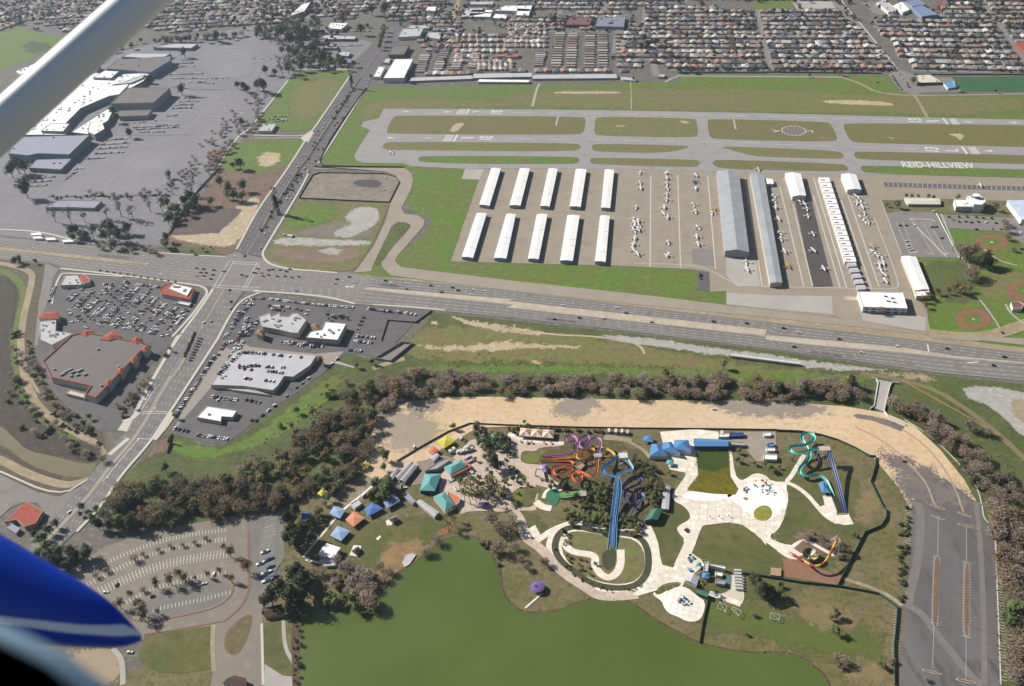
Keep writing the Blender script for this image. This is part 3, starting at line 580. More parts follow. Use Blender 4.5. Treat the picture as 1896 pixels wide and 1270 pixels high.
ribbon('bank', 'T14 300,1400 290,1100 285,900 300,800', 6, mat('shore_brush', '#5c5038', '#6b5c42', s=4, var=.3), 12)
# park concrete
flat('brick_patio', 'E 1585,665 1720,585 1745,620 1700,690 1610,712', mat('brick_paving', '#b07058', '#98604c', s=3, var=.15), 12.1)
ctn = [0]
def cpath(s, wd, m=None, smooth=2, closed=False): ctn[0] += 1; return ribbon('path', s, wd, m or conc, 12+.15*ctn[0], smooth, closed)
flat('pool_deck', 'P 1269,834 1269,869 1270,881 1259,896 1246,914 1244,920 1249,929 1267,938 1278,952 1277,963 1256,974 1253,980 1257,988 1269,1001 1258,1025 1245,1052 1266,1052 T15 1275,355 1340,170 1370,158 1590,135 1740,240 1793,310 T16 0,270 130,370 240,385 300,330 260,300 170,300 60,270 30,230 90,200 140,100 155,20 D 750,1190 800,1040 830,900 790,750 860,720 620,710 560,640 430,605 300,695 250,690 200,640 155,340 110,340 T11 1380,845 1380,800', conc, 12, smooth=1)
flat('pool_deck', 'C 1500,700 1340,740 1260,790 1500,850 1896,850 T11 1700,1140 D 60,850 250,1000 400,1120 600,1190 740,1050 820,920 700,760 420,700 260,780 200,830 0,840', mat('white_deck', '#ffffff', '#fbf6ee', s=12, var=.03), 13, smooth=1)
cpath('D 1010,400 920,540 860,650 790,720 900,760 1040,860 1150,990 1260,1120 1400,1200', 4.2)
flat('pool_deck', 'D 1225,880 1320,870 1400,1080 1530,1090 1590,1215 1480,1225 1340,1190 1180,1010 1250,990', conc, 14)
flat('pool_deck', 'T15 1090,440 1140,455 1275,355 1340,400 1360,440 1230,540 1200,600 1160,570 1000,620 900,650 860,640 980,560 1000,480 990,420', conc, 13.5)
flat('pool_deck', 'T15 1100,620 1170,585 1240,590 1310,650 1370,690 1350,790 1310,828 1240,828 1180,795 1110,770 1075,720 1070,690 1000,640 1020,620', mat('splash_pad', '#fff8ec', '#f6ecde', var=.03), 14, smooth=1)
flat('field', 'T15 1010,640 1050,580 1130,555 1200,555 1190,585 1110,605 1060,640', lawn, 15, smooth=1)
flat('field', 'T15 1228,565 1300,590 1350,650 1240,590', lawn, 15)
fl = 'T15 420,175 350,220 322,300 340,370 400,440 480,490 540,540 620,575 720,595 820,595 900,570 955,510 975,440 970,340 940,270 880,230 780,215 700,210 600,200 510,175'
ribbon('path', fl, 15, conc, 12.2, closed=True)
flat('field', 'T15 420,210 500,200 640,225 760,240 880,260 940,330 950,430 930,500 860,560 720,570 560,530 420,430 370,330 380,250', grass, 14, smooth=1)
ribbon('river', fl, 5.6, river, 16, closed=True)
ribbon('path', 'T15 390,240 400,310 460,350 560,360 610,380 600,440 640,500 700,530 760,490 785,420 780,330', 6.5, conc, 15.2)
flat('pool', 'T15 655,340 750,325 748,400 730,455 700,475 665,460 652,420', river, 17, smooth=1)
cpath('T15 -60,10 60,70 110,170 110,240 200,300 270,360 350,460 440,530 540,590 620,650 750,655 900,640', 8.5, concp)
cpath('T15 200,270 330,180 430,160 560,160', 6)
cpath('T15 960,170 1010,280 1020,380 1040,450', 8)
flat('path', 'T15 135,190 190,160 235,240 180,250', conc, 16)
flat('pool_deck', 'P 1222,800 1290,795 1330,800 1330,838 1290,838 1290,880 1240,870 1232,840', conc, 12.4)
flat('service_yard', 'P 1330,805 1365,800 1436,800 1440,855 1400,855 1380,830 1335,826', mat('yard_concrete', '#b0a596', '#a59a8c', s=8, var=.08), 12.5)
# plazas of the west side (soft pinkish paving)
flat('plaza', 'A 950,990 1180,980 1300,900 1500,830 1560,600 1760,560 1896,640 1896,1264 1200,1264 1100,1180 950,1100', concp, 12.3, smooth=1)
flat('plaza', 'B 100,180 300,260 860,300 900,370 560,380 480,450 300,430 260,540 300,620 520,640 640,640 700,860 1000,960 800,1000 560,960 380,880 180,830 120,740 0,700 0,400 120,380 60,230', concp, 12.35, smooth=1)
flat('plaza', 'T11 -200,700 0,880 130,1000 230,1130 210,1264 T15 200,60 100,60 -40,60 T14 1760,70 1500,60 1420,90 1400,0 T11 -500,1200 -500,1000', concp, 12.25, smooth=1)
flat('field', 'B 160,730 260,740 370,830 330,880 200,800', lawn, 13, smooth=1)
flat('field', 'B 130,1060 260,960 540,960 560,1010 480,1100 480,1264 130,1264', lawn, 13, smooth=1)
cpath('B 0,420 60,640 160,830 300,960 300,1264', 4.5, concp); cpath('B 100,180 260,270 900,330', 5, conc)
cpath('T11 700,760 850,770 980,830 1040,900', 3.5, verge); cpath('B 1500,210 1896,290', 5, verge)
flat('yard', 'A 960,660 1150,720 980,820 700,900 640,1080 480,1100 560,1000 640,880 560,760', mat('yard_pave', '#a09486', '#988c80', var=.06), 12.2)
flat('pool', 'B 330,510 420,470 540,480 560,560 520,620 420,630 340,600 305,560', mat('olive_pool', '#7f8440', rough=.2, var=.03), 14, smooth=1)
flat('pool', 'B 640,1060 700,1000 800,990 850,1040 830,1180 780,1240 720,1220 640,1150', pool, 14, smooth=1)
flat('pool', 'B 130,1100 200,1000 330,970 340,1060 260,1200 160,1180', mat('olive_pool', '#7f8440'), 14, smooth=1)
ribbon('pool_edge', 'B 600,1130 640,1030 720,980 800,975 860,1020', 3.5, conc, 13.5); ribbon('pool_edge', 'B 490,1180 600,1264 720,1280', 7, conc, 13.4)
flat('slope_planting', 'B 900,180 1400,180 1896,350 1896,1264 1100,1264 900,1000 640,900 600,660 560,450 900,400', mat('slide_hill', '#6a6040', '#5c5a34', '#857555', s=12, s2=4, var=.25), 12.1, smooth=1)
flat('slope_planting', 'C 640,60 860,260 1000,480 1020,900 700,1264 0,1264 0,200 400,100', mat('slide_hill', ''), 12.15, smooth=1)
flat('wave_pool', 'T11 1383,845 1612,845 1630,1040 1688,1130 1665,1172 1500,1165 1310,1140 1325,1110 1392,1030', wavew, 15)
soft('pool', 'T11 1383,845 1612,845 1622,960 1500,1000 1385,980', mat('deep_pool', '#46561c', '#4e5e22', rough=.15, var=.04), 16.6, 2, 1, 8, 0)
flat('pool', 'D 500,990 600,1000 640,1080 600,1160 500,1180 420,1140 410,1060', mat('dome_pool', '#93922c', '#a5a03a', s=3, rough=.3, var=.1), 16, smooth=1)
flat('pool', 'D 280,905 330,895 360,915 320,940', mat('dome_pool', ''), 16, smooth=1)
flat('pool', 'D 1330,885 1390,890 1520,1100 1390,1105 1395,1020', mat('dark_catch_pool', '#4c4638', rough=.2, var=.05), 16)
flat('pool_lip', 'D 1405,1085 1500,1085 1520,1105 1390,1108', mat('dome_pool', ''), 17)
soft('bare_soil', 'T16 160,250 280,180 420,215 560,280 600,330 520,420 350,300', dirtb, 13, 1, 2, 4)
flat('bare_soil', 'T16 120,390 250,400 300,440 530,510 520,580 145,520', mat('redwood_chips', '#a07860', '#96705a', s=6, var=.08), 14)
flat('field', 'T16 200,320 265,265 430,360 330,380 240,350', dirtb, 14)
cpath('T16 60,270 170,330 240,270 300,270 420,340 480,370', 3.2); cpath('T16 100,330 160,375 240,395', 5)
flat('deck', 'F 1400,260 1550,280 1545,390 1390,370', mat('wood_deck', '#c09a80', var=.04), 15, thick=1.2)
cpath('T16 540,530 760,600 880,660 950,720', 3.5, verge)
# south-west car park
pk = mat('car_park_asphalt', '#978d80', '#8f857a', '#9e9487', s=40, s2=10, var=.05); pk2 = mat('car_park_grey', '#827d78', '#8a857f', s=20, var=.06)
flat('lot', 'P 60,1130 100,1080 150,1040 200,1010 280,985 400,962 470,945 520,935 525,1030 490,1100 486,1130 489,1270 489,1320 380,1320 395,1240 392,1165 300,1180 230,1190', pk, 8)
flat('lot', 'T13 900,760 1080,650 1300,570 1480,540 1600,560 1590,640 1500,710 1200,790 1000,800', pk2, 9, smooth=1)
flat('lot', 'T14 -60,-20 200,-30 215,380 150,480 -40,700', pk2, 9)
flat('field', 'T13 1000,920 1470,855 1480,1150 1300,1180 1100,1180 960,1100', lawn, 9)
soft('bare_soil', 'T13 500,1010 780,1010 850,1100 820,1264 500,1264', mat('sandy_soil', '#b09c82', var=.08), 9, 2, 3, 8)
ribbon('path', 'T13 1475,850 1470,1000 1480,1170', 3.5, verge, 11)
ribbon('path', 'T13 780,1010 850,1090 850,1264', 4, concl, 10)
flat('kerb', 'T13 1660,800 1745,765 1740,850 1690,990 1640,1055 1580,1055 1545,1000 1560,900', kerbr, 10, smooth=1, thick=.12)
flat('planting_island', 'T13 1662,808 1738,774 1732,850 1683,988 1636,1047 1583,1047 1552,998 1567,903', mat('round_bed', '#7d7050', '#6c6440', s=5, var=.2), 14.5, smooth=1)
ribbon('kerb', 'T13 1720,200 1720,500 1725,620 1660,740 1540,830', 1.8, kerbr, 10, thick=.12)
ribbon('kerb', 'T13 900,810 1000,830 1200,800 1500,735 1610,640 1615,560 1590,520', 1.2, kerbr, 11, thick=.12)
ribbon('kerb', 'T13 1000,915 1300,870 1530,825', 1.2, kerbr, 11, thick=.12)
mk = MB()
def stallarc(s, pitch, depth, both=False, wd=.5, layer=11):
    p = chaikin(GP(s), 3, False); L = sum((p[i+1]-p[i]).length for i in range(len(p)-1)); n = max(2, int(L/pitch)); r = resample(p, n)
    for k in range(n):
        d = (r[min(k+1, n-1)]-r[max(k-1, 0)]).normalized(); n_ = Vector((-d.y, d.x, 0)); rec(mk, [r[k]-n_*(depth if both else 0), r[k]+n_*depth], wd, layer)
for s, b_ in (('T13 530,500 760,390 1000,290 1250,220 1560,178', 0), ('T13 600,560 800,450 1000,360 1250,290 1560,240', 0)): stallarc(s, 2.7, -5.2)
stallarc('T13 690,620 900,520 1130,430 1330,390 1570,355', 2.7, 5, True); ribbon('', 'T13 690,620 900,520 1130,430 1330,390 1570,355', .3, None, 11, mb=mk)
stallarc('T13 870,680 1000,610 1100,570 1300,515 1560,470', 2.7, -5); stallarc('T13 1060,760 1200,730 1400,690 1590,640', 2.7, 4.5)
for s in ('T14 40,70 130,45', 'T14 20,190 160,150'): pass
for k in range(22): rec(mk, GP('T14 %f,%f %f,%f' % (50-k*.6, 190+k*16, 150-k*.6, 150+k*16)), .22, 11) if k < 21 else None
for k in range(9): rec(mk, GP('T14 %f,%f %f,%f' % (80, 70+k*22, 150, 45+k*22)), .22, 11)
tag(mk.obj('stall_marking', white), kind='structure')
flat('field', 'T14 65,840 200,825 220,1030 280,1120 275,1200 160,1200 70,1120', lawn, 10); ribbon('path', 'T14 205,815 210,950 230,1040 280,1110 295,1264', 3, concl, 11); ribbon('pavement', 'T14 55,840 65,1264', 2, kerb, 11)
flat('pavement', 'T14 75,1120 200,1200 300,1210 300,1400 70,1400', concl, 11)
# far suburb grounds
flat('field', 'T1 -300,0 30,60 140,60 130,200 500,290 480,320 100,480 30,500 -300,560', grassA, 4)
soft('field', 'T1 180,300 330,310 400,360 200,400', mat('scrub_hill', '#57603a', var=.2), 5, 6, 9, 25)
flat('field', 'T4 -60,-60 190,-60 215,66 0,72 -80,66', grassA, 6)
flat('track', 'T4 1290,-20 1896,-60 2300,-60 2300,100 1896,98 1300,95 1240,60', track, 6); flat('turf_field', 'T4 1330,15 1820,5 1896,60 1800,88 1340,85 1275,50', grassA, 7, smooth=1)
flat('lot', 'T4 700,20 850,10 910,125 800,100', asph, 6); flat('lot', 'T4 190,10 490,10 520,60 240,72', concl, 6)
# ================================================================== BUILDINGS
def inset(p, d):
    n = len(p); a = sum(p[i][0]*p[(i+1) % n][1]-p[(i+1) % n][0]*p[i][1] for i in range(n)); s = 1 if a > 0 else -1; out = []
    for i in range(n):
        A, B, C_ = p[i-1], p[i], p[(i+1) % n]; e1 = Vector((B[0]-A[0], B[1]-A[1])).normalized(); e2 = Vector((C_[0]-B[0], C_[1]-B[1])).normalized()
        n1 = Vector((-e1.y, e1.x))*s; n2 = Vector((-e2.y, e2.x))*s; q = n1+n2; L = max(.4, 1+n1.dot(n2)); out.append((B[0]+q.x*d/L, B[1]+q.y*d/L))
    return out
def ccw(p):
    n = len(p); a = sum(p[i][0]*p[(i+1) % n][1]-p[(i+1) % n][0]*p[i][1] for i in range(n)); return p if a > 0 else p[::-1]
wcream = mat('cream_wall', '#d8cfc0', var=.06); wwhite = mat('white_wall', '#e8e6e2', var=.05); wgrey = mat('grey_wall', '#b0adb0', var=.06); wtan = mat('tan_wall', '#c0aa92', var=.06); wgreen = mat('grey_green_wall', '#8fa0a0', var=.06)
rwhite = mat('white_roof', '#f4f2f0', '#e6e4e4', s=15, var=.03); rgrey = mat('grey_roof', '#b4b2b4', '#aaa8ac', s=10, var=.05); rbrown = mat('brown_gravel_roof', '#857c7a', '#7e7674', s=14, s2=5, var=.05); rlight = mat('light_roof', '#d4d2d4', '#c6c4c8', s=12, var=.04)
rhang = mat('cream_metal_roof', '#f2eee6', '#e8e6e4', s=18, var=.04, stretch=(0, 1, 1)); rhangb = mat('pale_metal_roof', '#eaecf0', '#e4e6ea', s=18, var=.03); rsteel = mat('steel_roof', '#b6babe', '#a8adb2', s=14, var=.06); tile = mat('terracotta_tile', '#b8604a', '#a8553f', s=3, var=.12); rteal = mat('teal_metal_roof', '#6fb3b0', var=.05); rblue = mat('blue_metal_roof', '#5c93cc', var=.05); rorange = mat('orange_roof', '#df8160', var=.05)
ryellow = mat('yellow_canvas', '#d9d052', var=.05); rpurple = mat('purple_canvas', '#7d66ae', var=.05); rpale = mat('pale_blue_canvas', '#9fbbe0', var=.05); rgreen = mat('green_metal_roof', '#4f8270', var=.05); glass = mat('dark_glass', '#3c4a58', rough=.15, var=0); glassb = mat('blue_glass', '#5c7898', rough=.15, var=0); dark = mat('dark_metal', '#3e3c40', var=0); metal = mat('galvanised_steel', '#b4b4b0', var=.05); hvac = mat('roof_unit_paint', '#a8a8a4', var=.05); door_m = mat('hangar_door_paint', '#a9b4b8', var=.05)
wood = mat('bark', '#6b5646', var=.2)
def bld(name, label, s, h, wm, rm, roof='flat', cat='building', group=None, rise=1.6, par=.5, over=.5, rim=None, units=0, wins=0, parent=None, ridge=None):
    P3 = GP(s, h) if isinstance(s, str) else [Vector(q) for q in s]; p = ccw([(q.x, q.y) for q in P3]); n = len(p)
    c = Vector((sum(q[0] for q in p)/n, sum(q[1] for q in p)/n, 0)); e = empty(name, c, label, cat, group)
    if roof == 'flat':
        b = MB(); b.prism(p, 0, h, 0, top=False); q = inset(p, .45)
        for i in range(n):
            j = (i+1) % n; b.face([(*p[i], h), (*p[j], h), (*q[j], h), (*q[i], h)]); b.face([(*q[i], h), (*q[j], h), (*q[j], h-par), (*q[i], h-par)])
        b.obj('wall', wm, e)
        if rim:
            b = MB(); q2 = inset(p, 1.0); p2 = inset(p, -.15)
            for i in range(n):
                j = (i+1) % n; b.face([(*p2[i], h+.12), (*p2[j], h+.12), (*q2[j], h+.12), (*q2[i], h+.12)]); b.face([(*p2[i], h-1), (*p2[j], h-1), (*p2[j], h+.12), (*p2[i], h+.12)])
            b.obj('parapet', rim, e)
        b = MB(); b.face([(*v, h-par) for v in q]); ro = b.obj('roof', rm, e)
        for k in range(units):
            for _ in range(40):
                u = (random.uniform(min(v[0] for v in p), max(v[0] for v in p)), random.uniform(min(v[1] for v in p), max(v[1] for v in p)))
                if inpoly(u, inset(p, 3)): break
            else: continue
            b = MB(); z0 = h-par; sx = random.uniform(1.6, 3.4); b.box((u[0], u[1], z0), (sx, sx*random.uniform(.6, 1), random.uniform(.9, 1.6)), math.atan2(p[1][1]-p[0][1], p[1][0]-p[0][0])); b.obj('roof_unit', hvac, ro)
    else:
        # four corners, ridge along the long side
        l0 = math.dist(p[0], p[1]); l1 = math.dist(p[1], p[2])
        if (l0 < l1) != (ridge == 'short'): p = p[1:]+p[:1]
        V2 = [Vector(v) for v in p]; m1 = (V2[1]+V2[2])/2; m2 = (V2[3]+V2[0])/2
        if roof == 'hip' and n == 4:
            sh = (V2[1]-V2[2]).length/2/max((m1-m2).length, .1); sh = min(.48, sh); r1_, r2_ = m1.lerp(m2, sh), m2.lerp(m1, sh)
        elif roof == 'pyramid': r1_ = r2_ = (m1+m2)/2
        else: r1_, r2_ = m1, m2
        b = MB(); b.prism(p, 0, h, 0, top=False)
        if roof == 'gable': b.face([(*p[1], h), (*p[2], h), (*r1_, h+rise)]); b.face([(*p[3], h), (*p[0], h), (*r2_, h+rise)])
        b.obj('wall', wm, e)
        o = [Vector(v) for v in inset(p, -over)]; ex1 = r1_+(r1_-r2_).normalized()*over if roof == 'gable' and (r1_-r2_).length > .1 else r1_; ex2 = r2_+(r2_-r1_).normalized()*over if roof == 'gable' and (r1_-r2_).length > .1 else r2_
        b = MB(); A = [(*v, h+.02) for v in o]; X1, X2 = (*ex1, h+rise+.05), (*ex2, h+rise+.05)
        if roof == 'pyramid': [b.face([A[i], A[(i+1) % 4], X1]) for i in range(4)]
        else:
            b.face([A[0], A[1], X1, X2]); b.face([A[2], A[3], X2, X1])
            if roof == 'hip': b.face([A[1], A[2], X1]); b.face([A[3], A[0], X2])
        b.obj('roof', rm, e)
    if wins: # windows on the wall that looks towards the lake
        best = max(range(n), key=lambda i: abs(p[(i+1) % n][0]-p[i][0])*(1 if (p[i][1]+p[(i+1) % n][1])/2 < c.y else .01))
        A, B = Vector(p[best]), Vector(p[(best+1) % n]); d = (B-A).normalized(); n_ = Vector((d.y, -d.x)); L = (B-A).length; rows = max(1, int(h/3.6))
        for r in range(rows):
            for k in range(wins):
                q = A.lerp(B, (k+.5)/wins)+n_*.02; b = MB(); z = 1+r*3.4; b.box((q.x, q.y, z), (L/wins*.55, .12, 1.5), math.atan2(d.y, d.x)); b.obj('window', glass, e)
    return e
# ---- ten rows of cream hangars
HC = [('T6 1738,5 1805,8 1722,280 1650,270', 'T6 1630,335 1702,335 1602,660 1522,652'), ('T7 90,8 160,8 92,278 15,275', 'T6 1848,340 1915,342 1845,665 1757,660'), ('T7 300,8 365,10 305,285 240,280', 'T7 215,342 290,342 225,670 150,665'),
      ('T7 500,12 575,14 532,288 455,283', 'T7 438,350 525,350 475,682 385,678'), ('T7 712,15 778,18 748,297 685,292', 'T7 678,353 745,353 715,690 640,685')]
ordn = ['first', 'second', 'third', 'fourth', 'fifth', 'sixth', 'seventh', 'eighth', 'ninth', 'tenth', 'eleventh', 'twelfth', 'thirteenth', 'fourteenth', 'fifteenth', 'sixteenth', 'seventeenth', 'eighteenth', 'nineteenth', 'twentieth']
seam = mat('roof_seam', '#a9a49a', var=0)
for i, (a_, b_) in enumerate(HC):
    for j, s in enumerate((a_, b_)):
        where = 'the far row beside the taxiway' if j == 0 else 'the near row beside the grass'
        e = bld('aircraft_hangar', 'long pale metal hangar, %s from left in %s' % (ordn[i], where), s, 5, door_m if j or i else wgrey, rhangb if (i < 2 and j == 1) else rhang, 'gable', 'hangar', 'rows of long pale hangars', rise=.7, over=.3)
        P4 = GP(s, 5.45); up = MB()
        for t in ([.36, .8] if (i+j) % 2 else [.55, .68]):
            q0 = P4[0].lerp(P4[3], t); q1 = P4[1].lerp(P4[2], t); qm = (q0+q1)/2; qm.z = 5.85; q0.z = q1.z = 5.16
            up = MB(); up.tube([q0, qm, q1], .12, 4); up.obj('roof_seam', seam, e)
bld('maintenance_hangar', 'large grey ridged hangar with two stepped bays beside the tie-down rows', 'T7 1530,28 1690,35 1765,618 1590,610', 9, wgrey, rsteel, 'gable', 'hangar', rise=3, over=.3)
bld('hangar_annex', 'small grey lean-to built against the near end of the ridged hangar', 'T7 1585,535 1672,540 1672,612 1590,608', 5, wgrey, rlight, 'flat', 'annex')
bld('long_hangar', 'very long narrow grey hangar with pale edge between two tie-down lanes', 'P 1389,321 1414,324 1448,523 1426,524', 6.5, wcream, rsteel, 'gable', 'hangar', rise=1.2, over=.4)
bld('white_hangar', 'bright white square hangar at the head of the dark asphalt lane', 'T8 150,42 262,45 300,205 203,210', 7, wwhite, rwhite, 'gable', 'hangar', rise=1.5)
bld('white_hangar', 'bright white square hangar right of the stepped hangar row', 'T8 560,50 665,52 705,160 605,162', 7, wwhite, rwhite, 'gable', 'hangar', rise=1.5)
bld('white_shed', 'small white shed with a porch beside the long grey hangar', 'T8 -20,85 55,85 65,120 0,122', 4, wwhite, rwhite, 'gable', 'shed', rise=.8)
bld('white_workshop', 'large flat white workshop with dark roof vents beside the frontage road', 'T8 680,905 1010,912 1045,1030 720,1018', 8, wwhite, rwhite, 'flat', 'building', wins=6)
for x, y in ((885, 945), (935, 958), (905, 980), (950, 988)):
    pass
wk = bpy.data.objects['white_workshop']; b_ = MB()
for x, y in ((885, 945), (935, 958), (905, 980), (950, 988)):
    b = MB(); q = g(S('T8 %d,%d' % (x, y))[0], 7.6); b.box((q.x, q.y, 7.5), (4, 1.6, .9), -.5); b.obj('roof_vent', dark, wk)
bld('row_hangar', 'long white hangar of five bays beside the green lawn', 'T8 1000,650 1105,655 1200,890 1100,898', 6, wcream, rwhite, 'gable', 'hangar', rise=1)
bld('row_hangar', 'short cream hangar bay behind the white workshop', 'T8 1095,898 1200,893 1215,935 1110,940', 5.5, wcream, rwhite, 'flat', 'hangar')
bld('airport_office', 'long low cream office with shrubs along its taxiway side', 'T8 1022,222 1280,228 1285,268 1050,266', 4, wcream, mat('cream_roof', '#e6dccc', var=.04), 'hip', 'building', rise=1, wins=9)
bld('terminal_building', 'two-storey white terminal with blue glass front near the ball fields', 'T8 1385,232 1480,235 1530,262 1535,285 1400,285', 8, wwhite, rwhite, 'flat', 'building', units=3, wins=7)
tw = bld('control_tower', 'white many-sided control tower block beside the terminal', 'T8 1480,205 1520,198 1570,200 1612,228 1615,250 1585,272 1530,268 1485,225', 12, wwhite, rwhite, 'flat', 'tower', units=1)
b = MB(); q = g(S('T8 1545,220')[0], 12); b.cone((q.x, q.y, 12.1), 3.5, 4.4, 3.2, 8); b.obj('tower_cab', glassb, tw); b = MB(); b.cone((q.x, q.y, 15.35), 4.9, 4.4, .7, 8); b.obj('cab_roof', rwhite, tw)
bld('blue_white_hangar', 'pale blue metal hangar at the right edge beyond the car park', 'T8 1775,240 2050,262 2060,395 1880,380', 8, wwhite, mat('pale_blue_roof', '#d0dcf0', '#bccbe6', s=6, var=.05), 'gable', 'hangar', rise=2)
# stepped white row hangars: fourteen bays
bays = []
for k in range(16):
    t = k/16.0; x0 = 395+t*(590-395)*1.0; y0 = 70+t*620; x1 = x0+76+t*8; y1 = y0+2
    bays.append((k, 'T8 %f,%f %f,%f %f,%f %f,%f' % (x0-2, y0, x1, y1, x1+10, y0+37, x0+9, y0+37)))
for k, s in bays:
    e = bld('stepped_hangar', 'white box hangar bay, %s from the taxiway end of the stepped row' % ordn[k], s, 5.2, wwhite, rwhite, 'flat', 'hangar', 'stepped white hangar bays', par=.15)
    p = GP(s, 5.2); b = MB(); q = p[0].lerp(p[1], .35).lerp(p[3].lerp(p[2], .35), .6); b.box((q.x, q.y, 5.08), (5.5, 1.6, .35), -.12); b.obj('roof_gap', dark, e)
for k in range(5):
    x0 = 600+k*17; y0 = 695+k*42; bld('small_box_hangar', 'low pale grey storage hangar, %s from the stepped row end' % ordn[k], 'T8 %d,%d %d,%d %d,%d %d,%d' % (x0, y0, x0+62, y0-3, x0+74, y0+26, x0+12, y0+30), 4, wgrey, rlight, 'gable', 'hangar', 'small storage hangars', rise=.6, over=.2)
# ---- Mall
bld('department_store', 'grey flat department store nearest the strut on the near side of the mall', 'T1 120,1000 655,985 505,1128 280,1120 200,1135 60,1120', 13, wgreen, mat('grey_blue_roof', '#a9aabd', '#a2a3b6', s=20, var=.03), cat='store', units=2)
bld('store_annex', 'low grey flat block in front of the grey department store', 'T1 210,1225 265,1165 525,1158 445,1238', 7, wgreen, mat('grey_blue_roof', ''), cat='store', units=2)
bld('mall_roof_block', 'long bright white mall roof crowded with air units', 'T1 130,985 330,820 600,570 700,530 880,560 940,620 870,690 800,700 700,742 590,790 480,900 500,960 480,985', 10, wgreen, rwhite, cat='mall', units=45)
bld('mall_roof_block', 'raised white box on the near end of the mall roof', 'T1 300,955 370,900 508,902 462,960', 14, wgreen, rwhite, cat='mall', units=3)
bld('mall_roof_block', 'raised white box near the middle of the mall', 'T1 680,565 760,515 870,520 812,570', 14, wgreen, rwhite, cat='mall', units=3)
bld('mall_roof_block', 'white wing between two lawns on the car park side of the mall', 'T1 520,965 800,785 828,800 790,880 700,935 640,980', 9, wgreen, rwhite, cat='mall', units=14)
bld('mall_entrance', 'white block with green side at the car park corner of the mall', 'T1 640,960 660,890 745,890 765,940 690,985', 11, wgreen, rwhite, cat='mall', units=2)
bld('department_store', 'tall brown-roofed square store on the car park side of the mall', 'T1 808,755 935,640 1242,640 1122,748', 15, wgrey, rbrown, cat='store', units=1)
bld('store_annex', 'low brown-roofed step in front of the tall square store', 'T1 858,808 1108,800 1078,842 870,850', 8, wgrey, rbrown, cat='store')
bld('department_store', 'wide brown-roofed store with blue-shaded side at the far end of the mall', 'T1 780,500 860,435 1245,410 1245,440 1105,525', 13, mat('blue_shadow_wall', '#9aa6c4', var=.05), rbrown, cat='store', units=3)  # blue tone of the shaded side is painted into this wall colour
bld('mall_link', 'pale blue curved roof strip beside the far store', 'T1 820,620 900,600 1010,560 1060,545 1040,570 960,605', 11, wgreen, rlight, cat='mall')
bld('mall_roof_block', 'white low roof strip between the two brown-roofed stores', 'T1 830,600 900,540 1100,530 1050,590 960,640 880,650', 9, wgreen, rwhite, cat='mall', units=12)
bld('pale_annex', 'pale blue flat building behind the far mall store', 'T1 890,412 960,388 1250,390 1170,430', 8, wgrey, rlight, cat='building')
bld('garage_shop', 'low grey shop with arched bays at the far edge of the mall car park', 'T1 1120,345 1260,318 1445,318 1400,350', 6, wgrey, rlight, cat='shop', wins=7)
bld('white_store', 'white long store roof half hidden behind the wing strut', 'T1 110,520 410,400 450,420 250,500 150,545', 8, wgrey, rwhite, cat='store', units=8)
bld('brown_store', 'orange-brown block behind the wing strut', 'T1 600,545 680,490 730,470 700,530 640,560', 9, mat('orange_wall', '#c89a80', var=.05), rbrown, cat='store')
bld('auto_centre', 'long low grey building behind bare trees at the near edge of the mall car park', 'T5 330,290 420,240 745,242 690,295 530,290', 5, wgrey, mat('grey_blue_roof', ''), cat='building', wins=8)
for k, s in enumerate(('T5 220,478 290,475 310,492 235,495', 'T5 235,505 300,502 318,518 250,520', 'T5 330,513 400,512 412,528 340,530', 'T5 450,528 525,526 545,542 462,545', 'T5 575,458 625,455 640,475 590,480')):
    bld('transit_shelter', 'white transit shelter roof beside the expressway, %s from the left' % ordn[k], s, 3.2, wwhite, rwhite, cat='shelter', group='white shelters at the transit stop', par=.1)
